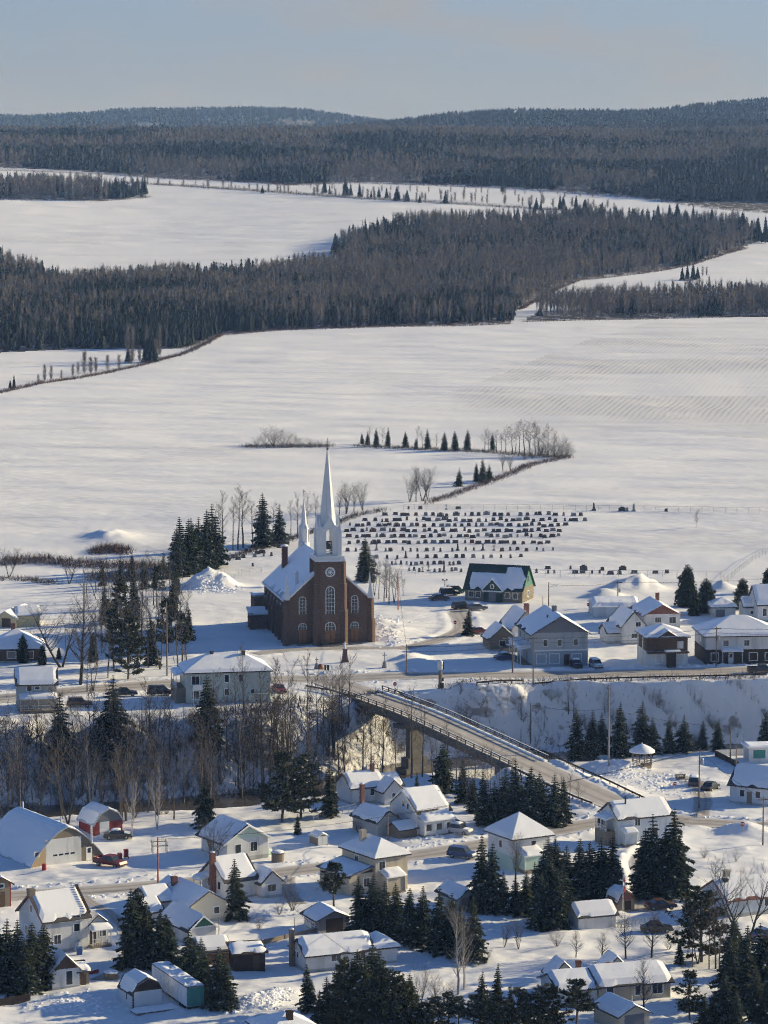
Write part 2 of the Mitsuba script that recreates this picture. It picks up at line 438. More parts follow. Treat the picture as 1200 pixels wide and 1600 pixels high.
def hfast(X, Y):
    """height read from the finished ground grid"""
    if not GRID: return height(X, Y, False)
    ys, Z = GRID['ys'], GRID['Z']
    r = np.clip(np.interp(Y, ys, np.arange(len(ys))), 0, len(ys) - 1.001); c = np.clip((X / (Y * .158 + 14) + 1) / 2 * (Z.shape[1] - 1), 0, Z.shape[1] - 1.001)
    i, j = r.astype(int), c.astype(int); a, b = r - i, c - j
    return (Z[i, j] * (1 - b) + Z[i, j + 1] * b) * (1 - a) + (Z[i + 1, j] * (1 - b) + Z[i + 1, j + 1] * b) * a


def G(px, py):
    """ground point seen at pixel (px, py) of the 1200 x 1600 frame"""
    d = ray(px, py); t = (_ys if GRID else _ys[_ys > 860]) / d[1]
    P = CAM + d * t[:, None]
    below = P[:, 2] < hfast(P[:, 0], P[:, 1])
    i = int(np.argmax(below)) if below.any() else len(t) - 1
    a, b = t[max(i - 1, 0)], t[i]
    if i > 0 and (b - a) > 4 / d[1]:
        tt = np.linspace(a, b, 40); P = CAM + d * tt[:, None]
        j = int(np.argmax(P[:, 2] < hfast(P[:, 0], P[:, 1]))); a, b = tt[max(j - 1, 0)], tt[j]
    m = .5 * (a + b)
    q = CAM + d * m
    q[2] = float(hfast(q[:1], q[1:2])[0])
    return q


def H0(x, y): return float(hfast(np.array([x]), np.array([y]))[0])


def inpoly(px, py, poly):
    poly = np.asarray(poly, float); r = np.zeros(np.shape(px), bool); j = len(poly) - 1
    for i in range(len(poly)):
        (xi, yi), (xj, yj) = poly[i], poly[j]
        c = (yi > py) != (yj > py)
        r ^= c & (px < (xj - xi) * (py - yi) / (yj - yi + 1e-12) + xi)
        j = i
    return r


def wpoly(pts):
    """outline picked on the ground -> world outline"""
    return np.array([G(x, y)[:2] for x, y in pts])


FOREST = {
    'main': wpoly([(-150, 560), (0, 551), (130, 545), (290, 545), (345, 522), (440, 515), (600, 510), (800, 504), (806, 482), (870, 450), (905, 436), (1000, 426), (1080, 412), (1165, 386), (1190, 372), (1150, 352), (1000, 350), (920, 338), (850, 346), (720, 350), (640, 352), (560, 368), (520, 392), (545, 413), (420, 431), (330, 434), (200, 442), (110, 450), (50, 428), (0, 412), (-150, 400)]),
    'strip': wpoly([(818, 501), (1000, 497), (1350, 492), (1350, 462), (1200, 464), (1050, 470), (960, 480), (850, 486)]),
    'copse': wpoly([(-150, 311), (0, 311), (160, 313), (232, 307), (225, 299), (150, 296), (0, 290), (-150, 290)]),
}
FAR0 = (np.array([(-170, 266), (0, 262), (190, 272), (330, 281), (450, 289), (560, 284), (700, 289), (800, 293), (900, 300), (1000, 308), (1100, 322), (1200, 331), (1370, 336)], float))
_w = np.array([G(x, y) for x, y in FAR0])
FARX, FARY = _w[:, 0], _w[:, 1]
STUB = wpoly([(560, 664), (720, 605), (880, 545), (1010, 505), (1200, 499), (1400, 497), (1400, 690), (1200, 686), (1000, 672), (900, 668), (760, 668)])

ys = np.concatenate([np.arange(340, 372, 1.6), np.arange(372, 700, .8), np.arange(700, 860, 1.25), np.arange(860, 1500, 4.5), np.arange(1500, 3000, 13), np.arange(3000, 9601, 55)])
us = np.linspace(-1, 1, 271)
YY, UU = np.meshgrid(ys, us, indexing='ij')
XX = UU * (YY * .158 + 14)
ZZ = height(XX, YY)
GRID.update(ys=ys, Z=ZZ)
V = np.stack([XX, YY, ZZ], -1).reshape(-1, 3)
nv = len(us)
ii, jj = np.meshgrid(np.arange(len(ys) - 1), np.arange(nv - 1), indexing='ij')
q = np.stack([ii * nv + jj, ii * nv + jj + 1, (ii + 1) * nv + jj + 1, (ii + 1) * nv + jj], -1).reshape(-1, 4)
C = V[q].mean(1)
fm = np.zeros(len(q), bool)
for pl in FOREST.values(): fm |= inpoly(C[:, 0], C[:, 1], pl)
fm |= C[:, 1] > np.interp(C[:, 0], FARX, FARY)
sm = inpoly(C[:, 0], C[:, 1], STUB) & ~fm
_t, _f = np.interp(C[:, 0], *TOP), np.interp(C[:, 0], *FOOT)
bm = (C[:, 1] > _f - 2) & (C[:, 1] < _t - .8)


def sub(mask):
    f = q[mask]; f = np.vstack([f[:, [0, 1, 2]], f[:, [0, 2, 3]]])
    u, inv = np.unique(f, return_inverse=True)
    return V[u], inv.reshape(-1, 3)


def structure(name, mesh, m, label, smooth=True, **kw):
    k = thing(name, label, None, kind='structure')
    part(k, None, mesh, m, smooth, **kw)
    return k


structure('snow_ground', sub(~fm & ~sm & ~bm), 'snow', 'snow covered village ground, church yard and open fields')
structure('stubble_field', sub(sm), 'stubble', 'thinly snowed stubble field with curving furrows right of the tree row')
structure('forest_floor', sub(fm), 'litter', 'leaf litter and patchy snow under the far woods')
structure('river_bluff', sub(bm), 'bluff_snow', 'steep snowy bank with bare earth between upper road and river')
rx = np.linspace(-95, 95, 60)
RW = np.stack([np.stack([rx, np.interp(rx, *LOW) - 3.4 , rx * 0 - 11.9], -1), np.stack([rx, np.interp(rx, *FOOT) + 3., rx * 0 - 11.9], -1)], 1)
structure('river', M().grid(RW), 'river_water', 'dark brown river running below the wooded bank', False)


def ribbon(pts, w, lift, ns=9, zfix=None, wob=.0):
    """sheet draped along a road centre line; uv.x runs in metres, uv.y across"""
    p = np.asarray(pts); t = np.gradient(p[:, :2], axis=0); t /= np.linalg.norm(t, axis=1, keepdims=True)
    nrm = np.stack([-t[:, 1], t[:, 0]], -1)
    o = np.linspace(-.5, .5, ns)
    run = np.concatenate([[0], np.cumsum(np.linalg.norm(np.diff(p[:, :2], axis=0), axis=1))])
    XY = p[:, None, :2] + nrm[:, None] * (o * w)[None, :, None]
    z = height(XY[..., 0], XY[..., 1]) if zfix is None else np.maximum(np.repeat(p[:, 2:3], ns, 1), -99)
    P = np.concatenate([XY, z[..., None] + lift], -1)
    uv = np.stack([np.repeat(run[:, None], ns, 1), np.repeat(o[None] + .5, len(p), 0)], -1).reshape(-1, 2)
    return M().grid(P).out(), uv


def dense(p, step=1.5):
    r = np.concatenate([[0], np.cumsum(np.linalg.norm(np.diff(p, axis=0), axis=1))]); s = np.arange(0, r[-1], step)
    return np.stack([np.interp(s, r, p[:, i]) for i in range(3)], -1)


for nm, lab, pts, w, lift, zf in (('main_road', 'sand stained snowy road running past the church on the upper bank', ROAD_MAIN, 9.0, .09, None), ('bridge_road', 'road of packed snow sloping over the bridge to the lower street', ROAD_BRIDGE, 7.6, .05, 1),
                                  ('lower_street', 'packed snow street between the lower village houses', ROAD_LOW, 6.6, .10, None), ('church_lane', 'ploughed lane in front of the church and up to the green gabled hall', LANE_CHURCH, 4.2, .08, None),
                                  ('house_drive', 'short ploughed drive to the tall chimney house', spline(rp([(452, 1364, -9), (448, 1392, -9), (470, 1412, -9)])), 2.8, .08, None), ('house_drive', 'ploughed track to the cars by the gazebo', spline(rp([(1090, 1284, -9), (1098, 1256, -9), (1090, 1228, -9), (1070, 1214, -9)])), 3.4, .08, None), ('house_drive', 'trodden track past the little brown gabled cottage', spline(rp([(120, 1398, -9), (186, 1440, -9), (196, 1500, -9), (150, 1532, -9)])), 2.0, .08, None),
                                  ('driveway', 'ploughed drive beside the tall spruces in the lower village', DRIVE, 3.2, .08, None)):
    rm, uv = ribbon(dense(pts), w, lift, 11, zf)
    structure(nm, rm, 'packed_road', lab, True, uv=uv)


# ================================================================ buildings
def frame(C, a):
    """local (x along the right hand wall, y along the left hand wall, z up) -> world; a in degrees"""
    c, s = math.cos(math.radians(a)), math.sin(math.radians(a)); C = np.asarray(C, float)
    R = np.array([[c, -s, 0], [s, c, 0], [0, 0, 1.]])
    return lambda v: np.asarray(v, float) @ R.T + C


def arch(w, h, n=7, pointed=.0):
    """outline of a round or pointed headed opening, width w, total height h, in the (u, z) plane from the sill's middle"""
    r = w / 2; top = h - r * (1 + pointed)
    p = [(-r, 0), (r, 0)]
    for i in range(n + 1):
        t = math.pi * i / n
        p.append((r * math.cos(t), top + r * (1 + pointed) * math.sin(t) ** (1 if pointed == 0 else .85)))
    return p


class House:
    def __init__(s, name, label, cat, C, a, group=None):
        s.k = thing(name, label, cat, group); s.C = np.asarray(C, float); s.a = a; s.fr = frame(s.C, a); s.parts = {}

    def part(s, nm, mesh, m, parent=None, smooth=False, label=None):
        return part(parent or s.k, nm, mesh.out(s.fr), m, smooth, label)

    def vol(s, x0, y0, w, d, h, roof='gx', rise=2.2, ov=.45, wall='white', roofm='shingle', gable=None, snow=.2, mask=None, z0=0., bare=0., base='grey', fascia=None, lower=None, seed=0, ends=.4, wallname='wall', profile=None):
        """a block of the house: box walls, roof deck and the snow on it"""
        x1, y1 = x0 + w, y0 + d
        o = {}
        zb = z0 - 1.6
        m = M()
        if lower: m.box(x0, x1, y0, y1, lower[1], h); s.part('lower_wall', M().box(x0 - .03, x1 + .03, y0 - .03, y1 + .03, zb, lower[1]), lower[0])
        else: m.box(x0, x1, y0, y1, z0 + .35 if base else zb, h)
        if base and not lower: s.part('foundation', M().box(x0 - .03, x1 + .03, y0 - .03, y1 + .03, zb, z0 + .35), base)
        ax = 'x' if roof.endswith('x') else 'y'
        span, L = (d, w) if ax == 'x' else (w, d)
        kind = roof[:-1] if roof[-1] in 'xy' else roof
        if kind in ('g', 'gam', 'shed', 'arch', 'salt'):
            if kind == 'g': pr = [(-ov, h - ov * rise / (span / 2)), (span / 2, h + rise), (span + ov, h - ov * rise / (span / 2))]
            elif kind == 'gam': pr = [(-ov * .6, h - .35), (span * .16, h + rise * .62), (span / 2, h + rise), (span * .84, h + rise * .62), (span + ov * .6, h - .35)]
            elif kind == 'shed': pr = [(-ov, h - .05 - ov * rise / span), (span + ov, h + rise + ov * rise / span)]
            elif kind == 'arch': pr = [(span / 2 + (span / 2 + .15) * t, h + rise * (1 - abs(t) ** 1.45) ** .94) for t in (-1, -.985, -.95, -.88, -.77, -.62, -.43, -.22, 0, .22, .43, .62, .77, .88, .95, .985, 1)]
            elif kind == 'salt': pr = [(-ov, h - ov * rise / (span * .4)), (span * .4, h + rise), (span + ov, h - .2)]
            inner = [(0, h)] + [(t, z) for t, z in pr if 0 < t < span] + [(span, h if kind != 'shed' else h + rise)]

            def P(l, t, z): return (x0 + l, y0 + t, z) if ax == 'x' else (x0 + t, y0 + l, z)
            g = M()
            loop = [P(0, t, z - .03) for t, z in inner]
            mv = np.array(P(L, 0, 0)) - np.array(P(0, 0, 0))
            g.prism(loop, np.zeros(3), mv)
            if gable: s.part('gable', g, gable)
            else: m.add(*g.out())
            rf = M()
            up = [np.array(P(-ends, t, z)) for t, z in pr]; e = np.array(P(L + ends, 0, 0)) - np.array(P(-ends, 0, 0))
            th = .16
            for p, qv in zip(up[:-1], up[1:]):
                rf.prism([p, qv, qv - [0, 0, th], p - [0, 0, th]], np.zeros(3), e)
            o['roof'] = s.part('roof', rf, roofm)
            if fascia:
                for p, qv in zip(up[:-1], up[1:]):
                    for sh in (-.05, 1.0):
                        fa = M()
                        ee = e * sh if sh > 0 else -e / np.linalg.norm(e) * .03
                        fa.prism([p + [0, 0, .03], qv + [0, 0, .03], qv - [0, 0, .26], p - [0, 0, .26]], ee, ee + e / np.linalg.norm(e) * .03)
                        s.part('fascia', fa, fascia, o['roof'])
            tt = np.array([t for t, _ in pr]); zz = np.array([z for _, z in pr])
            n1 = 8 if kind in ('g', 'shed', 'salt') else 12
            ts = np.unique(np.round(np.concatenate([np.interp(np.linspace(0, len(tt) - 1, n1 * (len(tt) - 1) // 2 + 1), np.arange(len(tt)), tt), tt]), 4))
            if kind == 'arch': ts = tt
            ls = np.linspace(-ends, L + ends, max(10, int(L * 1.3)))
            A, B = np.meshgrid(ls, ts, indexing='ij'); zf = np.interp(B, tt, zz)
            if kind == 'arch':
                zf = np.repeat(zz[None], len(ls), 0)
            ed = np.minimum(np.minimum(A + ends, L + ends - A) / .35, np.minimum(B - tt[0], tt[-1] - B) / .3)
            slope = np.abs(np.gradient(zf, axis=1) / np.maximum(np.gradient(B, axis=1), .02))
            nz = meshkit.fbm(np.stack([A * .6 + 9 * seed, B * .6, A * 0 + s.C[0]], -1), 2, 3)
            thick = snow * np.clip(ed, 0, 1) * (.75 + .5 * nz) - .02 - .16 * (1 - np.clip(ed * .8, 0, 1)) * (nz > .54)
            if bare: thick = np.where(nz > 1 - bare, -.12, thick)
            if mask: thick = np.where(mask(A, B, nz), -.12, thick)
            if kind == 'arch': thick = np.where(slope > 2.2, thick * .35, thick)
            if kind == 'gam': thick = np.where(slope > 1.4, thick * .6, thick)
            Q = np.stack([np.broadcast_to(x0 + A if ax == 'x' else x0 + B, A.shape), y0 + B if ax == 'x' else y0 + A, zf + thick], -1)
            if kind == 'arch':   # thicken along the normal where it is steep
                Q[..., 2] = zf + np.minimum(thick, .3)
            o['snow'] = s.part('roof_snow', M().grid(Q), 'snow_cap', smooth=kind != 'g')
            o['zf'] = lambda x, y: float(np.interp((y - y0) if ax == 'x' else (x - x0), tt, zz))
        elif kind in ('hip', 'pyr', 'flat'):
            a0, a1, b0, b1 = x0 - ov, x1 + ov, y0 - ov, y1 + ov
            if kind == 'flat':
                rf = M().box(a0, a1, b0, b1, h, h + .22); ridge = None
            else:
                ze = h
                ins = min(w, d) / 2 + ov if kind == 'hip' else 0
                if kind == 'pyr': r0 = r1 = np.array([(a0 + a1) / 2, (b0 + b1) / 2, h + rise])
                elif w >= d: r0, r1 = np.array([a0 + ins, (b0 + b1) / 2, h + rise]), np.array([a1 - ins, (b0 + b1) / 2, h + rise])
                else: r0, r1 = np.array([(a0 + a1) / 2, b0 + ins, h + rise]), np.array([(a0 + a1) / 2, b1 - ins, h + rise])
                c = [np.array(v, float) for v in ((a0, b0, ze), (a1, b0, ze), (a1, b1, ze), (a0, b1, ze))]
                pl = [(c[0], c[1], r1, r0), (c[1], c[2], r1, r1), (c[2], c[3], r0, r1), (c[3], c[0], r0, r0)] if w >= d else [(c[0], c[1], r0, r0), (c[1], c[2], r1, r0), (c[2], c[3], r1, r1), (c[3], c[0], r0, r1)]
                rf = M()
                for p in pl: rf.poly(list(p))
                rf.box(a0, a1, b0, b1, ze - .2, ze - .004)
            o['roof'] = s.part('roof', rf, roofm)
            sn = M()
            if kind == 'flat':
                A, B = np.meshgrid(np.linspace(a0, a1, 14), np.linspace(b0, b1, 12), indexing='ij')
                ed = np.clip(np.minimum(np.minimum(A - a0, a1 - A), np.minimum(B - b0, b1 - B)) / .3, 0, 1)
                nz = meshkit.fbm(np.stack([A * .6, B * .6, A * 0 + s.C[0]], -1), 2, 3)
                sn.grid(np.stack([A, B, h + .22 + snow * ed * (.7 + .6 * nz) - .01], -1))
            else:
                U, W = np.meshgrid(np.linspace(0, 1, 15), np.linspace(0, 1, 9), indexing='ij')
                for p in pl:
                    Q = (1 - W)[..., None] * ((1 - U)[..., None] * p[0] + U[..., None] * p[1]) + W[..., None] * ((1 - U)[..., None] * p[3] + U[..., None] * p[2])
                    ln = np.linalg.norm(p[2] - p[1])
                    nz = meshkit.fbm(np.stack([Q[..., 0] * .6, Q[..., 1] * .6, U * 0 + s.C[0]], -1), 2, 3)
                    th = snow * np.clip(W * ln / .3, 0, 1) * (.75 + .5 * nz) + .01
                    if bare: th = np.where(nz > 1 - bare, -.1, th)
                    Q = Q + np.stack([U * 0, U * 0, th], -1)
                    sn.grid(Q)
            o['snow'] = s.part('roof_snow', sn, 'snow_cap')
            hp = dict(h=h, rise=rise)
            o['zf'] = lambda x, y: h + (0 if kind == 'flat' else rise * min(1, max(0, min(x - a0, a1 - x, y - b0, b1 - y)) / (min(w, d) / 2 + ov)))
        s.part(wallname, m, wall)
        o.update(x0=x0, x1=x1, y0=y0, y1=y1, h=h)
        s.o = o
        if 'first' not in s.parts: s.parts['first'] = o
        return o

    def _side(s, o, side):
        """(origin, along, outward) of one wall"""
        if side == 'R': return np.array([o['x0'], o['y0'], 0]), np.array([1., 0, 0]), np.array([0, -1., 0])
        if side == 'L': return np.array([o['x0'], o['y1'], 0]), np.array([0, -1., 0]), np.array([-1., 0, 0])
        if side == 'E': return np.array([o['x1'], o['y0'], 0]), np.array([0, 1., 0]), np.array([1., 0, 0])

    def win(s, side, u, z, w=1.0, h=1.3, o=None, fm='trim', pm='pane', bars=1, shape=None):
        o = o or s.o; c, al, ou = s._side(o, side); zz = np.array([0, 0, 1.])
        fw = .12

        def pl(u0, u1, z0, z1, d0, d1): return lambda m: m.prism([c + al * a + zz * b for a, b in ((u0, z0), (u1, z0), (u1, z1), (u0, z1))], ou * d0, ou * d1)
        f = M(); u0, u1, z0, z1 = u - w / 2, u + w / 2, z, z + h
        if shape == 'arch':
            op = arch(w, h); big = arch(w + 2 * fw, h + fw)
            A = [c + al * (u + a) + zz * (z + b) for a, b in big]; B = [c + al * (u + a) + zz * (z + b) for a, b in op]
            f.prism(A, ou * -.05, ou * .045); pm_ = M().prism(B, ou * .0, ou * .055)
            k = s.part('window', f, fm); s.part('pane', pm_, pm, k)
            b = M()
            nb = max(1, int(round(w / .55)))
            for i in range(1, nb + 0):
                uu = u0 + w * i / nb; dz = math.sqrt(max(0, (w / 2) ** 2 - (uu - u) ** 2)); zt = z + h - w / 2 + dz
                pl(uu - .03, uu + .03, z, zt - .02, .05, .085)(b)
            nh = max(1, int(round(h / .75)))
            for i in range(1, nh):
                zb = z + h * i / nh; hw = w / 2 if zb < z + h - w / 2 else math.sqrt(max(0, (w / 2) ** 2 - (zb - z - h + w / 2) ** 2))
                pl(u - hw + .02, u + hw - .02, zb - .03, zb + .03, .05, .083)(b)
            if b.n: s.part('mullion', b, fm, k)
            return k
        for a, b_, e, g in ((u0 - fw, u1 + fw, z1, z1 + fw), (u0 - fw, u1 + fw, z0 - fw, z0), (u0 - fw, u0, z0, z1), (u1, u1 + fw, z0, z1)): pl(a, b_, e, g, -.03, .06)(f)
        k = s.part('window', f, fm)
        n = bars + 1 if w > .8 else 1
        for i in range(n):
            p = M(); pl(u0 + w * i / n + (.03 if i else 0), u0 + w * (i + 1) / n - (.03 if i < n - 1 else 0), z0, z1, -.03, .02)(p)
            s.part('pane', p, pm, k)
        return k

    def door(s, side, u, w=.95, h=2.05, z=.25, m='trim', o=None, glass=False, nm='door'):
        o = o or s.o; c, al, ou = s._side(o, side); zz = np.array([0, 0, 1.])
        d = M().prism([c + al * a + zz * b for a, b in ((u - w / 2, z), (u + w / 2, z), (u + w / 2, z + h), (u - w / 2, z + h))], ou * -.03, ou * .055)
        k = s.part(nm, d, m)
        if glass:
            s.part('pane', M().prism([c + al * a + zz * b for a, b in ((u - w * .28, z + h * .55), (u + w * .28, z + h * .55), (u + w * .28, z + h * .9), (u - w * .28, z + h * .9))], ou * .03, ou * .075), 'pane', k)
        return k

    def chimney(s, x, y, top, w=.7, m='chimney_brick', o=None, z0=None, nm='chimney', snow=True):
        o = o or s.o; zf = o['zf'](x, y) - .3 if z0 is None else z0
        par = o['roof'] if z0 is None else s.k
        k = s.part(nm, M().box(x - w / 2, x + w / 2, y - w / 2, y + w / 2, zf, top).box(x - w / 2 - .06, x + w / 2 + .06, y - w / 2 - .06, y + w / 2 + .06, top - .22, top - .08), m, par)
        if snow and par == s.k:
            s.part('snow_cap', M().lathe([(w * .55, top), (w * .5, top + .1), (w * .2, top + .18), (0, top + .19)], 8, (x, y, 0)), 'snow_cap', k, smooth=True)
        return k

    def pipe(s, x, y, h=1.0, r=.13, m='dark_metal', o=None):
        o = o or s.o; z = o['zf'](x, y)
        return s.part('vent_pipe', M().tube([(x, y, z - .2), (x, y, z + h)], r, 8).tube([(x, y, z + h), (x, y, z + h + .15)], r * 1.5, 8), m, o['roof'])

    def porch(s, side, u0, u1, dep, h=2.5, o=None, m='white', posts=2, rise=.5, snow=.3, floor=.4, rail=True, roofm='trim', solid=None):
        """lean-to porch against a wall: floor, posts, rail, small roof and its snow"""
        o = o or s.o; c, al, ou = s._side(o, side); zz = np.array([0, 0, 1.])
        Q = lambda u, d, z: c + al * u + ou * d + zz * z
        k = s.part('porch', M().prism([Q(u0, 0, -1.2), Q(u1, 0, -1.2), Q(u1, dep, -1.2), Q(u0, dep, -1.2)], zz * 0, zz * (1.2 + floor)), 'weathered')
        for i in range(posts):
            u = u0 + .08 + (u1 - u0 - .16) * i / max(posts - 1, 1)
            s.part('porch_post', M().prism([Q(u - .06, dep - .14, floor), Q(u + .06, dep - .14, floor), Q(u + .06, dep - .02, floor), Q(u - .06, dep - .02, floor)], zz * 0, zz * (h - floor)), m, k)
        if solid:
            s.part('porch_wall', M().prism([Q(u0 + .05, 0, floor), Q(u1 - .05, 0, floor), Q(u1 - .05, dep - .2, floor), Q(u0 + .05, dep - .2, floor)], zz * 0, zz * (h - floor - .02)), solid, k)
        elif rail:
            r = M()
            for zc in (floor + .35, floor + .85): r.prism([Q(u0, dep - .11, zc), Q(u1, dep - .11, zc), Q(u1, dep - .05, zc), Q(u0, dep - .05, zc)], zz * 0, zz * .07)
            n = int((u1 - u0) / .3)
            for i in range(n): r.prism([Q(u0 + (u1 - u0) * (i + .5) / n - .02, dep - .1, floor), Q(u0 + (u1 - u0) * (i + .5) / n + .02, dep - .1, floor), Q(u0 + (u1 - u0) * (i + .5) / n + .02, dep - .06, floor), Q(u0 + (u1 - u0) * (i + .5) / n - .02, dep - .06, floor)], zz * 0, zz * .85)
            s.part('porch_rail', r, m, k)
        rf = M().prism([Q(u0 - .15, 0.02, h + rise), Q(u1 + .15, 0.02, h + rise), Q(u1 + .15, dep + .2, h), Q(u0 - .15, dep + .2, h)], zz * 0, zz * -.14)
        s.part('porch_roof', rf, roofm, k)
        U, W = np.meshgrid(np.linspace(u0 - .15, u1 + .15, 12), np.linspace(0.02, dep + .2, 8), indexing='ij')
        ed = np.clip(np.minimum(np.minimum(U - u0 + .15, u1 + .15 - U), dep + .2 - W) / .3, 0, 1)
        z = h + rise * (1 - W / (dep + .2)) + snow * np.sqrt(ed) * (.85 + .3 * meshkit.noise(np.stack([U, W, U * 0 + s.C[1]], -1))) + .005
        s.part('porch_snow', M().grid(c + al * U[..., None] + ou * W[..., None] + zz * z[..., None]), 'snow_cap', k, smooth=True)
        return k


def house(name, label, px, py, a, cat='house', dz=0.0, group=None):
    return House(name, label, cat, G(px, py) + [0, 0, dz], a, group)


# ---- lower village --------------------------------------------------------------------------
# 1 big arched barn
h = house('arched_barn', 'big arched garage barn with tan front and wide white door, snow roof', 48, 1357, 33, 'barn')
o = h.vol(0, 0, 12.6, 17, .15, 'archy', 5.6, wall='plywood', roofm='tinroof', base=None, snow=.22, ends=.25)
h.part('front_panel', M().prism([(.2, -.06, -.5)] + [(6.3 + 6.2 * t, -.06, .1 + 5.5 * (1 - abs(t) ** 1.45) ** .94) for t in (-1, -.95, -.85, -.72, -.6)] + [(2.55, -.06, -.5)], np.zeros(3), np.array([0, .08, 0])), 'tan', label='sunlit tan plywood strip left of the door')
gd = h.door('R', 5.6, 6.1, 4.0, 0.0, 'white', nm='garage_door')
for i in range(4):
    h.part('pane', M().box(3.8 + i * 1.0, 4.5 + i * 1.0, -.09, -.04, 1.35, 1.62), 'pane', gd)
for i in range(1, 6): h.part('door_panel', M().box(2.6, 8.6, -.075, -.045, .02 + i * .66 - .62, .02 + i * .66 - .04), 'white', gd)
h.door('R', 10.0, 1.0, 2.1, 0, 'trim', glass=True); h.win('R', 1.1, 1.6, .7, .7)
for (x, y, hh) in ((6.3, 2.0, 1.2), (6.3, 15.0, 1.2)):
    h.part('vent_pipe', M().tube([(x, y, 5.6), (x, y, 5.75 + hh)], .16, 8), 'metal_white', o['roof'])
h.part('stove_pipe', M().tube([(10.3, -.3, 2.6), (10.3, -.3, 5.4)], .14, 8), 'metal_white')
# 2 red barn
h = house('red_barn', 'small red barn with grey gable front and gambrel snow roof by the river', 148, 1306, 33, 'barn')
o = h.vol(0, 0, 5.0, 5.4, 2.1, 'gamy', 2.2, wall='redbarn', gable='slate', roofm='tinroof', base=None)
h.door('R', 1.75, 1.7, 2.1, 0, 'trim')
# 3 far left shed
h = house('grey_shed', 'weathered grey shed with red door trim cut by the left edge of the picture', -12, 1420, 30, 'shed')
o = h.vol(0, 0, 2.9, 4.5, 3.6, 'gy', .9, wall='weathered', fascia='brown', base=None); h.door('R', 1.5, 1.0, 2.2, .1, 'brown'); h.win('R', 1.5, 2.9, .6, .5)
h.part('corner_board', M().box(2.75, 2.93, -.04, .05, -.5, 3.6), 'redbarn')
# 4 white house with roof ladder
h = house('white_house', 'white two storey house with a dark ladder along its roof edge', 69, 1490, 31)
o = h.vol(0, 0, 6.6, 8.0, 4.7, 'gx', 2.9, wall='white', fascia='redgable', seed=1)
for i in range(12):
    t = .04 + i * .083
    x = 6.55; y = t * 4.3 - .35; z = 4.45 + (y + .45) * .725 + .3
    h.part('roof_rung', M().prism([(x, y, z), (x + .42, y, z), (x + .42, y + .2, z + .145), (x, y + .2, z + .145)], np.zeros(3), np.array([0, 0, .18])), 'darkbrown', o['roof'])
h.chimney(.0, 4.0, 8.3, .9, 'weathered'); h.win('R', 4.9, 2.6, .8, 1.0); h.win('L', 4, 5.0, .8, 1.0); h.win('L', 2.4, 1.6, .9, 1.2); h.win('R', 2.0, 1.2, 1.0, 1.2)
o2 = h.vol(6.65, .4, 3.2, 4.6, 3.2, 'gy', 1.3, wall='white', seed=2); h.win('R', 2.4, 1.3, .9, 1.1); h.door('R', .9, .9, 2.0, .3, 'darkbrown')
h.porch('R', .2, 3.1, 1.3, 2.6, o2, posts=3)
h.part('stair', M().prism([(4.2, -.05, .0), (5.4, -.05, 0), (5.4, -.05, 1.2), (4.8, -.05, 1.2)], np.array([0, -1.0, 0]), np.zeros(3)), 'white')
h.part('stack_pipe', M().tube([(5.4, -.15, 2.0), (5.4, -.15, 5.2)], .09, 8), 'metal_white')
# 5 brown gabled white outbuilding
h = house('brown_gable_cottage', 'little white cottage with dark brown gable and one tall window, bottom left', 82, 1546, 24)
o = h.vol(0, 0, 3.7, 5.6, 2.7, 'gy', 1.9, wall='white', gable='brown', roofm='shingle', seed=3)
h.win('R', 2.3, .55, .85, 1.8, bars=0); h.win('L', 3.2, 1.1, .9, 1.0)
o2 = h.vol(3.72, .3, 1.4, 2.6, 2.2, 'shedx', .5, wall='weathered', roofm='shingle', seed=4); h.door('R', .6, .8, 1.9, .1, 'brown')
# 6 gambrel shed
h = house('gambrel_shed', 'white garden shed with dark brown gambrel gable and rounded snow roof', 208, 1580, 27, 'shed')
o = h.vol(0, 0, 4.0, 4.6, 2.4, 'gamy', 1.75, wall='white', gable='darkbrown', roofm='shingle', base=None, ov=.3, ends=.25)
h.win('L', 2.6, 1.0, .5, .9, bars=0)
h.part('ramp', M().box(-.5, 5.4, -2.3, -.3, -.8, .25), 'weathered')
A, B = np.meshgrid(np.linspace(-.6, 5.5, 12), np.linspace(-2.4, -.2, 8), indexing='ij')
h.part('ramp_snow', M().grid(np.stack([A, B, .26 + .35 * np.clip(np.minimum(np.minimum(A + .6, 5.5 - A), np.minimum(B + 2.4, -.2 - B)) / .4, 0, 1)], -1)), 'snow_cap', smooth=True)
h.part('corner_board', M().box(-.04, .1, -.04, .1, -.5, 2.4), 'darkbrown')
# 7 trailer
h = house('white_trailer', 'long white freight trailer with teal rear doors parked by the spruces', 292, 1578, 24, 'trailer')
h.part('body', M().box(.03, 2.4, .06, 13, .45, 2.95), 'white')
for i in range(2): h.part('rear_door', M().box(.03 + 1.19 * i, 1.19 + 1.19 * i, -.0, .058, .5, 2.9), 'teal', label='teal rear door with lock bars' if i == 0 else None)
for x in (.5, .95, 1.5, 1.95): h.part('lock_bar', M().tube([(x, -.04, .55), (x, -.04, 2.85)], .025, 5), 'teal')
for i in range(8): h.part('side_panel', M().box(-.02, .028, .15 + i * 1.61, 1.68 + i * 1.61, .5, 2.88), 'metal_white')
h.part('roof_rail', M().box(-.03, 2.43, -.03, 13.03, 2.953, 3.06), 'brown')
h.part('chassis', M().box(.3, 2.1, .3, 12.5, .1, .445), 'dark_metal')
for y in (1.6, 2.8):
    for x in (.28, 2.12): h.part('wheel', M().tube([(x - .16, y, .12), (x + .16, y, .12)], .5, 12), 'tyre')
A, B = np.meshgrid(np.linspace(-.02, 2.42, 9), np.linspace(0, 13, 30), indexing='ij')
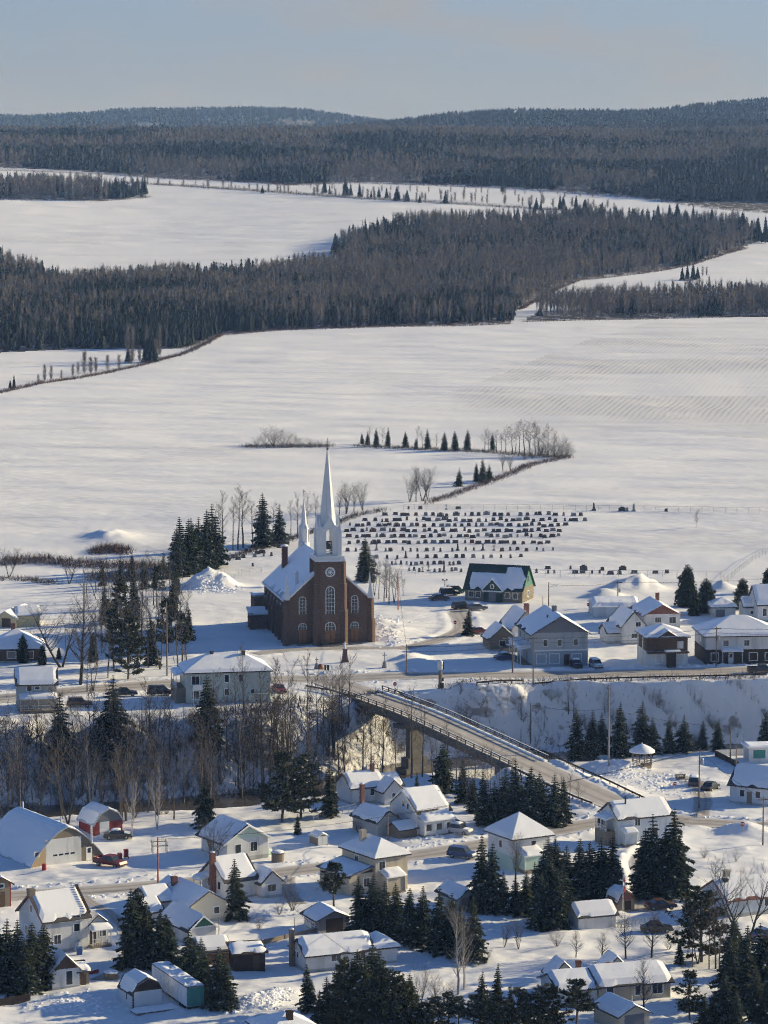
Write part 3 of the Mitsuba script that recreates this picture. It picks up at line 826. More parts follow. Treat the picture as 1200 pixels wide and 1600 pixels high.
nz = meshkit.fbm(np.stack([A * .8, B * .5, A * 0], -1), 2, 4)
h.part('roof_snow', M().grid(np.stack([A, B, 3.07 + .2 * np.clip(np.minimum(np.minimum(A, 2.4 - A), np.minimum(B, 13 - B)) / .3, 0, 1) * (nz > .36) * (.6 + nz)], -1)), 'snow_cap', smooth=True)
# 8 dark flat shed
h = house('dark_shed', 'dark brown low shed with flat snow roof beside the orange walled cottage', 366, 1518, 14, 'shed')
o = h.vol(0, 0, 4.2, 3.6, 2.5, 'shedx', .55, wall='darkbrown', roofm='brown', base=None, ov=.35, snow=.3); h.door('R', 3.0, .9, 1.9, .1, 'brown')
# 9 orange cottage
h = house('orange_wall_cottage', 'low cottage with orange brown wall under a sunlit snow roof', 340, 1506, 20)
o = h.vol(-2.5, 0, 4.2, 5, 2.1, 'gx', 1.2, wall='orange', base=None, roofm='shingle', seed=5)
# 10 green gabled
h = house('green_gable_cottage', 'white cottage with green gable peak behind the dark hedge trees', 296, 1478, 30)
o = h.vol(0, 0, 4.1, 9, 2.4, 'gy', 1.7, wall='white', gable='green', roofm='shingle', seed=6, fascia='trim')
h.part('gable_trim', M().box(.1, 4.0, -.06, -.03, 2.3, 2.5), 'trim')
# 11 house with blue shadow roof
h = house('grey_gable_house', 'white house with wide shaded snow roof and short brick chimney', 297, 1444, 30)
o = h.vol(0, 0, 5.8, 9.5, 2.7, 'gy', 1.75, wall='cream', roofm='shingle', seed=7, ov=.6)
h.win('R', 4.2, 1.0, .8, .9); h.win('L', 6.4, 1.2, 1.2, .8)
h.chimney(1.6, 8.2, 5.0, .75)
o2 = h.vol(-3.8, 5.5, 3.8, 5, 2.6, 'gx', 1.5, wall='white', roofm='shingle', seed=8)
h.vol(.6, 9.52, 4.5, 3.2, 2.6, 'gy', 1.4, wall='white', seed=9)
# 12 house with tall chimney
h = house('tall_chimney_house', 'white house with tall brown chimney on its gable, behind a lone spruce', 352, 1408, 31)
o = h.vol(0, 0, 5.2, 7.2, 3.1, 'gx', 2.6, wall='white', roofm='shingle', seed=10, ov=.5)
h.chimney(-.42, 3.1, 6.6, .72, 'chimney_brick', z0=-.5); h.win('L', 5.4, 1.3, .8, 1.1); h.win('L', 2.2, 1.3, .8, 1.1)
o2 = h.vol(5.22, -1.6, 3.3, 5.0, 2.5, 'gy', 1.5, wall='white', roofm='shingle', seed=11); h.win('R', 1.6, .9, 1.4, 1.0); h.win('E', 2.2, .9, 1.0, 1.0)
h.porch('L', .2, 2.4, 1.6, 2.3, s if False else o, posts=2)
# 13 pale green house
h = house('pale_green_house', 'pale green house with deep front gable and two windows facing right', 355, 1347, 32)
o = h.vol(0, 0, 7.2, 8.2, 3.2, 'gy', 2.15, wall='white', gable='palegreen', roofm='shingle', seed=12, ov=.9, ends=.5, fascia='trim')
h.win('R', 1.9, .95, 1.0, 1.4, bars=0); h.win('R', 4.7, 1.05, 1.2, 1.4); h.win('L', 2.5, 1.1, .9, 1.2)
h.part('veranda_rail', M().box(7.4, 7.5, .2, 5, .3, 1.1).box(7.2, 8.6, .2, 5, 0.0, .2), 'palegreen')
# 14 toy shed
h = house('metal_shed', 'tiny metal garden shed with white double doors on open snow', 496, 1320, 30, 'shed')
o = h.vol(0, 0, 1.9, 2.6, 1.5, 'gy', .45, wall='weathered', roofm='metal_white', base=None, ov=.15, ends=.12, snow=.2)
for i in range(2): h.part('shed_door', M().box(.12 + .85 * i, .93 + .85 * i, -.05, .0, .05, 1.45), 'metal_white')
# 16 far white house by the bridge pier
h = house('twin_wing_house', 'white house below the bridge pier with a small front wing', 549, 1258, 27)
o = h.vol(0, 0, 6.2, 5.6, 3.0, 'gx', 1.9, wall='white', roofm='shingle', seed=13)
h.win('R', 3.9, 1.3, .7, 1.1); h.chimney(5.2, 2.6, 6.1, .6)
o2 = h.vol(4.6, -3.2, 3.4, 3.2, 2.6, 'gy', 1.7, wall='white', roofm='shingle', seed=14); h.win('R', 1.7, 1.2, .6, .8)
h.vol(6.25, .2, 3.4, 4.6, 2.7, 'gx', 1.5, wall='white', seed=15)
# 17 main white house with porch
h = house('white_porch_house', 'white house with steep sunlit roof and glassed front porch below bridge', 652, 1306, 31)
o = h.vol(0, 0, 6.0, 8.4, 4.0, 'gx', 2.9, wall='white', roofm='shingle', seed=16, fascia='trim')
h.win('L', 2.6, 1.2, .9, 1.3); h.win('L', 5.8, 1.2, .9, 1.3); h.win('L', 4.2, 4.1, .8, 1.0); h.win('L', 5.6, 3.9, .6, .9)
k = h.porch('R', .2, 5.9, 1.9, 2.75, o, posts=4, rise=.75, snow=.42, solid='white')
for i in range(3): h.part('porch_window', M().box(.7 + i * 1.9, 1.6 + i * 1.9, -1.76, -1.69, 1.1, 2.1), 'pane', k)
# 18 garage with blue roof
h = house('long_grey_garage', 'long grey garage with shaded snow roof beside a white lean-to', 590, 1308, 34, 'garage')
o = h.vol(0, 0, 4.2, 7.2, 2.6, 'gy', 1.5, wall='grey', roofm='shingle', seed=17, base=None)
h.chimney(2.3, 7.9, 7.0, .62, 'chimney_brick', z0=-.5)
o2 = h.vol(1.9, -3.4, 3.4, 3.3, 1.7, 'gx', .8, wall='weathered', roofm='shingle', seed=18, base=None); h.door('E', 1.5, 2.0, 1.6, .05, 'white')
# 19 beige two storey
h = house('beige_house', 'beige two storey house with hipped snow roof and side wing', 587, 1396, 33)
o = h.vol(0, 0, 5.6, 9.2, 5.4, 'hip', 2.0, wall='beige', roofm='shingle', seed=19)
h.win('R', 1.1, 3.5, 1.0, 1.2); h.win('R', 4.6, 1.0, .5, 1.0); h.chimney(1.6, 6.0, 8.4, .8, 'beige'); h.win('L', 4, 3.6, .9, 1.2)
o2 = h.vol(-4.2, .6, 4.2, 8.2, 3.2, 'shedy', .9, wall='beige', roofm='slate', seed=20); h.win('R', 3.0, 1.2, 1.0, 1.2)
h.porch('R', .9, 4.2, 1.7, 2.7, o, posts=2, rise=.6, solid='beige', snow=.4)
# 20 small garage
h = house('small_garage', 'small grey garage with snow roof between hedge trees and street', 716, 1424, 28, 'garage')
o = h.vol(0, 0, 3.2, 6.0, 2.0, 'gy', 1.1, wall='grey', roofm='shingle', seed=21, base=None); h.win('L', 4.4, .8, .6, .9); h.door('R', 1.6, 2.2, 1.8, .05, 'weathered')
# 21 pyramid roof
h = house('pyramid_roof_house', 'white house with pyramid snow roof, mint green base and small porch', 802, 1362, 30)
o = h.vol(0, 0, 6.6, 7.2, 5.0, 'pyr', 3.0, wall='white', roofm='shingle', seed=22, ov=.6, lower=('mint', 2.2))
h.win('R', 3.6, 3.2, .8, 1.1); h.win('L', 3.6, 3.0, .8, 1.1); h.win('R', 5.6, .9, .8, 1.0)
h.porch('R', .8, 4.3, 2.0, 2.6, o, posts=2, rise=.6, solid='mint', snow=.45)
# 22 white house right
h = house('white_balcony_house', 'long white house at the foot of the bridge road with two level porch', 966, 1322, 24)
o = h.vol(0, 0, 9.4, 6.0, 4.6, 'gx', 1.9, wall='paleblue', roofm='shingle', seed=23, ov=.5)
h.pipe(2.4, 2.2, 1.2); h.win('R', 6.5, 1.2, 1.0, 1.2); h.win('R', 3.4, 3.0, .9, 1.1)
k = h.porch('L', 1.4, 5.0, 1.7, 4.2, o, posts=3, rise=.45, snow=.22, floor=2.2)
for i in range(3): h.part('balcony_pane', M().box(-1.58, -1.54, .9 + i * 1.15, 1.7 + i * 1.15, 2.7, 3.9), 'pane', k)
h.porch('R', .5, 2.6, 1.4, 2.4, o, posts=2, rise=.3, solid='paleblue', snow=.4)
# 23 white shed
h = house('white_garage', 'white garage with sunlit roof right of the big spruce hedge', 904, 1452, 20, 'garage')
o = h.vol(0, 0, 5.7, 4.6, 2.0, 'gx', 1.3, wall='white', roofm='shingle', base=None, seed=24)
# 24 brown barn
h = house('brown_round_barn', 'dark brown little barn with rounded gable behind the flag pole', 964, 1424, 22, 'barn')
o = h.vol(0, 0, 2.8, 3.4, 1.5, 'gamy', 1.55, wall='weathered', gable='redgable', roofm='brown', base=None, ov=.2, snow=.15); h.door('R', 1.7, 1.0, 1.35, .05, 'darkbrown')
# 25 house right
h = house('red_gable_house', 'pale house with snow roof, brown stub chimney and black flue at right', 1136, 1434, 24)
o = h.vol(0, 0, 8.5, 7.2, 2.7, 'gx', 2.0, wall='paleblue', roofm='redgable', seed=25, ov=.6, bare=.2)
h.chimney(2.8, 5.2, 5.5, .8, 'beige'); h.chimney(1.3, 2.9, 4.9, .6, 'dark_metal'); h.win('R', 6.8, 1.0, 1.3, 1.1); h.win('L', 3.5, 1.0, 1.0, 1.1)
# 26 bungalow bottom right
h = house('long_bungalow', 'long beige bungalow with thick snow roof and red chimney, bottom right', 936, 1570, 17)
o = h.vol(0, 0, 9.8, 7.2, 2.5, 'gx', 1.4, wall='beige', roofm='shingle', seed=26, ov=.55, snow=.4)
h.win('R', 1.5, .6, .9, 1.5, bars=0); h.win('R', 5.3, .8, .7, 1.2); h.win('R', 8.0, .8, 1.4, 1.2); h.chimney(2.9, 4.2, 4.2, .6)
h.part('downpipe', M().tube([(4.0, -1.2, -.2), (4.0, -1.2, 1.1)], .1, 8), 'metal_white')
o2 = h.vol(-5.4, .4, 5.3, 6.6, 2.3, 'gx', 1.3, wall='paleblue', roofm='shingle', seed=27, ov=.55, snow=.4); h.win('L', 4.5, .5, 1.4, 1.3); h.win('R', 2.5, .7, 1.0, 1.1)
h.chimney(-.9, 5.2, 4.5, .6, o=o2)
for x, y in ((-3.6, 7.4), (4.0, 8.0)):
    h.vol(x, y, 3.0, 3.0, 2.4, 'gy', 1.5, wall='bluegrey', roofm='shingle', seed=28)
# 27 garage bottom
h = house('shadow_roof_garage', 'garage with shaded snow roof in front of the long beige bungalow', 968, 1614, 26, 'garage')
o = h.vol(0, 0, 4.2, 6.4, 2.1, 'gy', 1.1, wall='beige', roofm='shingle', seed=29, base=None); h.door('R', 2.1, 2.8, 1.9, .05, 'slate')
# 28 roof bottom
h = House('roof_edge_house', 'house with shaded snow roof and dark chimney on the bottom edge', 'house', plane(448, 1658, -9.), 24)
o = h.vol(-2, 0, 6.4, 7, 3.4, 'hip', 1.5, wall='beige', roofm='shingle', seed=30); h.chimney(1.2, 2.0, 5.6, .7, 'darkbrown')
# 29 bungalow
h = house('white_bungalow', 'white bungalow with bright snow roof and side chimney behind black pines', 478, 1520, 22)
o = h.vol(0, 0, 9.6, 5.6, 2.5, 'gx', 1.5, wall='white', roofm='shingle', seed=31, ov=.5, snow=.35)
h.win('L', 1.5, 1.2, .7, .9, bars=0); h.win('L', 2.6, 1.3, .6, .8, bars=0); h.win('R', 4.3, 1.2, 1.3, .9); h.win('R', 7.8, 1.2, 1.3, .9); h.chimney(-.36, 4.4, 4.9, .6, 'weathered', z0=-.5); h.pipe(5.4, 3.6, .5, .2)
o2 = h.vol(9.65, 0.3, 3.6, 5.0, 2.3, 'hip', 1.3, wall='white', roofm='shingle', seed=32)
# 30 carport house
h = house('carport_house', 'dark house with shaded snow roof and red leaf on its corner', 498, 1458, 24)
o = h.vol(0, 0, 4.6, 5.2, 2.1, 'gy', 1.0, wall='slate', roofm='shingle', seed=33, ov=.6); h.door('R', 2.4, 2.6, 1.9, .05, 'darkbrown'); h.win('L', 3.4, .7, .8, 1.0)
h.part('wall_panel', M().box(-.06, -.032, 2.5, 4.8, .2, 2.0), 'white')
# 31 house right edge
h = house('edge_house', 'white gabled house at the right edge above the stop sign', 1206, 1262, 62)
o = h.vol(0, 0, 7.5, 7.5, 3.4, 'gy', 2.6, wall='paleblue', roofm='shingle', seed=34); h.win('L', 2.2, 1.3, .8, 1.1); h.win('L', 5, 1.3, .8, 1.1); h.door('L', 3.5, .9, 2.0, .2, 'weathered')
# 32 rink building
h = house('rink_hut', 'low white rink hut with teal front and snow roof near the river', 1170, 1190, 8, 'hut')
o = h.vol(0, 0, 8, 4, 2.4, 'flat', 0, wall='white', roofm='trim', base=None); h.door('R', 1.9, 2.2, 1.5, .5, 'teal'); h.win('R', 4.5, 1, 1.2, .9)
# extra low roofs among the centre
h = house('hidden_annex', 'small snow roofed annex at left of the hedge, behind tree tops', 258, 1452, 30, 'shed')
o = h.vol(-2.8, 2, 3.4, 4.5, 2.3, 'gx', 1.3, wall='white', roofm='shingle', seed=35, base=None)

# ---- upper village --------------------------------------------------------------------------
h = house('grey_two_storey_house', 'two storey grey white house with porch roof at far left by upper road', 27, 1111, 8)
o = h.vol(0, 0, 7.0, 7.5, 5.0, 'gx', 2.2, wall='grey', roofm='shingle', seed=40)
h.win('R', 2.2, 3.6, .8, .9); h.win('R', 3.6, 3.9, .8, .5); h.win('L', 3, 1.4, .8, 1.2); h.win('L', 3, 3.6, .8, 1.0); h.porch('R', .5, 7.0, 2.0, 2.5, posts=3, rise=.6, roofm='beige')
h = house('brown_bungalow', 'brown bungalow with hipped snow roof and chimney at far left', -14, 1036, 6)
o = h.vol(0, 0, 9.8, 9, 2.8, 'hip', 3.0, wall='brown', roofm='shingle', seed=41, ov=.7); h.win('R', 4.0, .9, 1.6, 1.3, pm='lit_pane'); h.win('R', 7.6, .9, 1.2, 1.3); h.chimney(4.3, 6.0, 6.9, .8, 'chimney_brick')
h = house('yellow_shed', 'pale yellow long shed with snow roof at far left', -6, 980, -16, 'shed')
o = h.vol(0, 0, 4.4, 11, 2.2, 'gy', 1.3, wall='yellow', roofm='tinroof', seed=42, base=None); h.door('R', 2.3, 2.0, 1.9, .05, 'brown')
h = house('yellow_lean_to', 'yellow clad garage with bright roof behind the brown bungalow', 28, 979, 14, 'garage')
o = h.vol(0, 0, 4.6, 5, 2.7, 'gx', 1.3, wall='yellow', roofm='tinroof', seed=43, base=None)
h = house('big_grey_house', 'large two storey grey green house with hipped snow roof beside upper road', 292, 1101, 11)
o = h.vol(0, 0, 15.3, 9.5, 5.8, 'hip', 2.6, wall='sage', roofm='shingle', seed=44, ov=.5)
for x in (7.3, 9.9): h.win('R', x, 3.9, .75, 1.3, bars=0)
h.win('R', 1.6, 3.6, 1.3, 1.5); h.win('R', 1.6, 1.0, 1.2, 1.4); h.win('R', 7.3, 1.5, .75, 1.1, bars=0); h.win('R', 12.0, 1.7, .6, .7, bars=0); h.win('L', 4, 3.6, 1.0, 1.3)
for x, y in ((5.2, 4.6), (10.9, 4.0)): h.chimney(x, y, 8.9, .6, 'dark_metal')
h.porch('L', 1.0, 8.0, 1.8, 5.2, o, posts=3, rise=.3, floor=2.7); h.part('lower_annex', M().box(11.2, 15.0, -1.0, -.05, -1.5, 1.7), 'sage')
h.part('balcony', M().box(1.0, 3.2, -1.1, -.05, 2.75, 2.95).box(1.0, 3.2, -1.1, -1.04, 2.95, 3.7), 'trim'); h.part('balcony_post', M().box(1.0, 1.12, -1.1, -.98, -1.2, 2.75), 'trim')
# green gabled hall
h = house('green_gable_hall', 'stone hall with green gables, porch dormer and half bare dark roof', 816, 942, 71, 'hall')
o = h.vol(0, 0, 8.8, 13.2, 3.2, 'gy', 4.6, wall='field_stone', gable='green', roofm='darkgreen', seed=45, ov=.55, snow=.24, base=None, mask=lambda A, B, nz: (B > 3.3 + 1.6 * (nz - .5) - .8 * np.clip(A - 6, 0, 9) * .2) & (B < 5.6) | (A > 11.3 + 2 * (nz - .5) + .3 * (4.4 - B)))
# (bare strip of roof near the ridge and the far end)
c, al, ou = h._side(o, 'L')
pf = [(4.0 + a, b) for a, b in ((-1.5, 0), (1.5, 0), (1.5, 2.9), (0, 4.6), (-1.5, 2.9))]
# dormer porch on the long front, facing left/viewer
h.part('porch_gable', M().prism([c + al * (6.6 + a) + np.array([0, 0, b]) for a, b in ((-2.2, 2.7), (2.2, 2.7), (0, 5.0))], ou * -2.2, ou * 1.1), 'darkgreen')
h.part('porch_gable_roof', M().prism([c + al * (6.6 + a) + np.array([0, 0, b]) for a, b in ((-2.5, 2.5), (0, 5.1), (0, 5.3), (-2.55, 2.62))], ou * -2.4, ou * 1.35).prism([c + al * (6.6 + a) + np.array([0, 0, b]) for a, b in ((2.5, 2.5), (0, 5.1), (0, 5.3), (2.55, 2.62))], ou * -2.4, ou * 1.35), 'snow_cap')
h.part('porch_wall', M().prism([c + al * (6.6 + a) + np.array([0, 0, b]) for a, b in ((-2.0, -.6), (2.0, -.6), (2.0, 2.7), (-2.0, 2.7))], ou * 0.02, ou * 1.0), 'darkgreen')
h.part('porch_window', M().prism([c + al * (6.6 + a) + np.array([0, 0, b]) for a, b in ((-.45, 3.1), (.45, 3.1), (.45, 4.0), (-.45, 4.0))], ou * 1.0, ou * 1.16), 'trim')
h.part('porch_pane', M().prism([c + al * (6.6 + a) + np.array([0, 0, b]) for a, b in ((-.25, 3.25), (.25, 3.25), (.25, 3.85), (-.25, 3.85))], ou * 1.1, ou * 1.19), 'pane')
h.part('porch_door', M().prism([c + al * (6.6 + a) + np.array([0, 0, b]) for a, b in ((-.8, .2), (.8, .2), (.8, 2.3), (-.8, 2.3))], ou * .9, ou * 1.05), 'slate')
h.part('porch_beam', M().prism([c + al * (6.6 + a) + np.array([0, 0, b]) for a, b in ((-2.3, 2.35), (2.3, 2.35), (2.3, 2.6), (-2.3, 2.6))], ou * .9, ou * 1.25), 'trim')
for u in (1.4, 3.0): h.win('L', u, .9, 1.1, 1.2, o)
for u in (9.8, 11.6): h.win('L', u, .9, 1.0, 1.2, o)
h.win('R', 4.5, 1.0, .9, 1.2, o); h.win('R', 4.4, 4.2, .9, 1.3, o, fm='green')
# corner building
h = house('corner_store_building', 'large grey two storey corner building with dark shingled front gable', 833, 1042, 9, 'building')
o = h.vol(0, 0, 10.8, 15, 6.6, 'gy', 3.2, wall='grey', gable='greyshingle', roofm='shingle', seed=46, ov=.7, ends=.6, lower=('bluegrey', 3.0), snow=.25, bare=.22)
h.part('string_course', M().box(-.1, 10.9, -.1, .0, 3.0, 3.25), 'trim')
for u in (2.4, 5.2, 8.4): h.win('R', u, 4.0, .8, 1.2)
for u in (1.6, 4.2): h.win('R', u, .6, 1.8, 1.8, pm='lit_pane', bars=2)
h.win('R', 8.6, .6, 1.8, 1.7, bars=2); h.door('R', 6.6, 1.1, 2.2, .1, 'darkbrown'); h.win('E', 4, 4, .8, 1.2)
for u in (3, 7, 11): h.win('L', u, 4.0, .9, 1.3)
h.win('L', 4.5, .8, 1.4, 1.4); h.door('L', 9, 1.0, 2.1, .1, 'slate'); h.chimney(5.4, 6.0, 11.0, .8, 'slate'); h.pipe(3.6, 4.0, .6)
h.porch('L', 2.0, 13, 2.2, 3.2, o, posts=5, rise=.4, floor=.2, rail=False, m='trim')
k = h.part('balcony_floor', M().box(-2.3, 0, 2, 13, 3.7, 3.85), 'trim')
h = house('veranda_house', 'white gabled house with dark veranda wing and brick chimney behind corner building', 800, 1012, 12)
o = h.vol(0, 0, 5.5, 9.5, 4.2, 'gy', 3.2, wall='white', roofm='shingle', seed=47); h.win('R', 2.6, 2.6, .9, 1.2); h.win('R', 2.7, 4.8, .7, .8); h.chimney(4.0, 4.0, 8.4, .9)
o2 = h.vol(-5.2, -2.5, 5.2, 6, 2.6, 'gy', 2.4, wall='weathered', roofm='shingle', seed=48); h.win('R', 2.6, .9, 1.2, 1.1)
h = house('white_side_wing', 'small white lean building tucked between veranda house and parked pickup', 806, 1018, 10, 'shed')
o = h.vol(0, 0, 2.6, 3.0, 2.3, 'gx', 1.2, wall='white', roofm='shingle', seed=49, base=None)
# right cluster
h = house('long_low_building', 'long low white building with flat snow roof behind the white gabled house', 928, 966, 4, 'building')
o = h.vol(0, 0, 9.8, 8, 2.6, 'gx', 1.1, wall='paleblue', roofm='trim', seed=50, base=None, snow=.45)
h = house('white_gable_house', 'white gabled house with side dormer and two front windows, upper right', 972, 1008, 14)
o = h.vol(0, 0, 5.0, 9, 4.0, 'gy', 2.7, wall='white', roofm='shingle', seed=51); h.win('R', 3.4, 3.6, 1.0, .9); h.win('R', 2.6, 1.3, 1.2, .9)
o2 = h.vol(-2.6, 1.5, 2.6, 5, 2.5, 'gx', 1.5, wall='white', roofm='shingle', seed=52)
h = house('red_gable_bungalow', 'white bungalow with dull red gable band and large snow roof, upper right', 1007, 982, 8)
o = h.vol(0, 0, 7.6, 12, 3.0, 'gy', 2.0, wall='white', gable='redgable', roofm='redgable', seed=53, ov=.7, ends=.6)
h.win('R', 2.9, 1.2, 1.3, 1.1, bars=2); h.win('R', 6.0, 1.0, 1.4, 1.3); h.chimney(4.4, 7.5, 6.4, .7)
h = house('dark_brown_house', 'dark brown and white two storey house with white balcony, upper right', 1010, 1042, 7)
o = h.vol(0, 0, 8.1, 9, 5.8, 'hip', 1.7, wall='brown', roofm='shingle', seed=54, ov=.5, lower=('white', 3.0))
h.part('balcony_front', M().box(2.2, 7.2, -.25, -.05, 3.5, 4.9), 'white'); h.part('balcony_slab', M().box(0.0, 8.2, -1.3, -.05, 2.7, 2.95), 'brown'); h.part('balcony_canopy', M().box(3.5, 6.4, -1.4, -.1, 3.0, 3.3), 'snow_cap')
h.part('entry', M().box(3.9, 5.6, -.9, -.05, -.5, 2.65), 'darkbrown'); h.win('R', 2.4, .7, 1.2, 1.5); h.win('R', 6.8, .7, 1.4, 1.5)
for u in (1.2, 3.4, 5.6, 7.8): h.part('side_panel', M().box(-.1, -.032, u - .5, u + .5, 3.1, 5.6), 'white' if u in (3.4, 7.8) else 'brown')
o2 = h.vol(2.2, -.3, 3.8, 3.2, 5.85, 'gy', 1.2, wall='brown', roofm='darkbrown', seed=55, z0=5.0, base=None)
h = house('white_and_black_building', 'wide white building with black ground floor and hipped snow roof, right edge', 1103, 1038, 5, 'building')
o = h.vol(0, 0, 15, 12, 5.6, 'hip', 3.0, wall='white', roofm='shingle', seed=56, ov=.6, lower=('darkbrown', 2.9))
for u in (3.9, 8.0): h.win('R', u, 3.6, 1.0, 1.1)
h.win('L', 6, 3.6, 1.0, 1.2); h.door('R', 4.9, 1.0, 2.2, .1, 'white', glass=True); h.porch('R', 3.0, 7.0, 1.2, 2.75, o, posts=2, rise=.3, floor=.1, rail=False)
h.win('R', 1.7, .7, 1.3, 1.5); h.win('R', 9.3, .7, 1.5, 1.5); h.win('R', 12.5, .7, 1.6, 1.5)
h = house('hip_garage', 'small white garage with rounded hip snow roof between conifers, upper right', 1114, 965, 6, 'garage')
o = h.vol(0, 0, 4.9, 5, 2.2, 'hip', 1.4, wall='white', roofm='shingle', seed=57, base=None, snow=.45); h.door('R', 1.6, 2.0, 1.6, .05, 'slate')
h = house('little_white_house', 'little white house with red chimney beside the dark round conifer', 1163, 968, 5)
o = h.vol(0, 0, 3.4, 6, 2.9, 'gx', 1.4, wall='white', roofm='shingle', seed=58, snow=.4); h.win('R', 1.6, 1.2, .6, .7); h.chimney(2.6, -.6, 2.0, .6, z0=-.5)
h = house('shadow_roof_house', 'white house with blue shaded roof on the right edge, upper village', 1184, 972, 8)
o = h.vol(0, 0, 7, 8, 4.0, 'gx', 3.4, wall='white', roofm='shingle', seed=59); h.win('R', 1.5, 1.3, .8, 1.6)


# ================================================================ church
CH = House('church', 'red brick church with tall tin spire, pointed belfry and long snow roof', 'church', G(450, 1008), 11)
W_, L_, EV, RI = 16.7, 31.0, 9.2, 7.6
CH.vol(0, 0, W_, L_, EV, 'gy', RI, ov=.5, ends=.0, wall='brick', roofm='tinroof', base='concrete', snow=.22, fascia=None, wallname='nave_wall')
nave = CH.o
# raking cornice on the front
for sgn, x in ((1, 0), (-1, W_)):
    CH.part('cornice', M().prism([(x - sgn * .6, -.28, EV - .55), (W_ / 2, -.28, EV + RI - .1), (W_ / 2, -.28, EV + RI + .4), (x - sgn * .6, -.28, EV - .05)], np.zeros(3), np.array([0, .4, 0])), 'trim')
    CH.part('eave', M().box(x - (.55 if sgn > 0 else -.1), x + (-.1 if sgn > 0 else .55), -.1, L_, EV - .75, EV - .45), 'trim')
# corner buttresses and pinnacles
for x in (-.15, W_ + .15):
    sg = 1 if x > 1 else -1; dg = np.array([sg, -1, 0]) / math.sqrt(2); pr_ = np.array([sg, 1, 0]) / math.sqrt(2); c0 = np.array([x - sg * .2, .2, 0])
    DB = lambda m, c0, dg, pr_, w, r, z0, z1: m.prism([c0 + pr_ * w + [0, 0, z0], c0 + pr_ * w + dg * r + [0, 0, z0], c0 - pr_ * w + dg * r + [0, 0, z0], c0 - pr_ * w + [0, 0, z0]], np.zeros(3), np.array([0, 0, z1 - z0]))
    m_ = M(); DB(m_, c0, dg, pr_, .5, 1.25, -1, 5.0); DB(m_, c0, dg, pr_, .42, 1.0, 5.0, EV)
    CH.part('buttress', m_, 'brick')
    CH.part('pinnacle', M().box(x - .5, x + .5, -.5, .5, EV, EV + 1.1).lathe([(.72, EV + 1.1), (.55, EV + 1.5), (.0, EV + 5.6)], 4, (x, 0, 0), math.pi / 4), 'tin_spire')
for i in range(7):
    y = 3.2 + i * 4.1
    CH.part('buttress', M().prism([(-.9, y - .4, -1), (-.9, y + .4, -1), (.05, y + .4, -1), (.05, y - .4, -1)], np.zeros(3), np.array([0, 0, 6.6])).prism([(-.9, y - .4, 5.6), (.05, y - .4, 5.6), (.05, y - .4, 7.9)], np.zeros(3), np.array([0, .8, 0])), 'brick')
    if i < 6: CH.win('L', L_ - (y + 2.05), 2.6, 1.2, 4.6, nave, shape='arch')
# front windows and doors
for u in (3.0, 13.7):
    CH.win('R', u, 6.2, 1.25, 3.5, nave, shape='arch')
    d = CH.win('R', u, 3.0, 1.5, 1.3, nave, shape='arch')
    k = CH.door('R', u, 1.5, 2.7, .35, 'door_wood', nave)
    CH.part('door_trim', M().box(u - .04, u + .04, -.075, -.05, .4, 3.0), 'darkbrown', k)
    CH.part('step', M().box(u - 1.3, u + 1.3, -1.5, -.05, -.8, .32), 'concrete')
# tower
TX0, TX1, TY0, TY1, TZ = 5.65, 11.05, -1.9, 3.7, 17.2
CH.part('tower_wall', M().box(TX0, TX1, TY0, TY1, -1.5, TZ), 'brick')
tw = dict(x0=TX0, x1=TX1, y0=TY0, y1=TY1)
for x in (TX0, TX1):
    sg = 1 if x > 8 else -1; dg = np.array([sg, -1, 0]) / math.sqrt(2); pr_ = np.array([sg, 1, 0]) / math.sqrt(2); c0 = np.array([x - sg * .25, TY0 + .25, 0])
    for w, r, z0, z1 in ((.5, 1.15, -1.5, 7.2), (.44, .95, 7.2, 12.6), (.38, .75, 12.6, TZ - .1)):
        CH.part('tower_buttress', DB(M(), c0, dg, pr_, w, r, z0, z1), 'brick')
    for w, r, z0 in ((.5, 1.15, 7.2), (.44, .95, 12.6)): CH.part('set_off', DB(M(), c0, dg, pr_, w + .04, r + .03, z0 - .12, z0 + .02), 'concrete')
for x in (TX0, TX1): CH.part('tower_buttress', M().box(x - .5, x + .5, TY1 - .5, TY1 + .4, EV, TZ - .1), 'brick')
uc = (TX1 - TX0) / 2
CH.win('R', uc, 6.3, 1.65, 5.6, tw, shape='arch')
CH.win('R', uc, 3.0, 1.9, 1.7, tw, shape='arch')
k = CH.door('R', uc, 1.9, 2.6, .4, 'door_wood', tw)
CH.part('door_trim', M().box(TX0 + uc - .04, TX0 + uc + .04, TY0 - .08, TY0 - .05, .45, 3.0), 'darkbrown', k)
CH.part('step', M().box(TX0 - .2, TX1 + .2, TY0 - 2.4, TY0 - .6, -.8, .2).box(TX0 + .8, TX1 - .8, TY0 - 1.6, TY0 - .05, .2, .4), 'concrete')
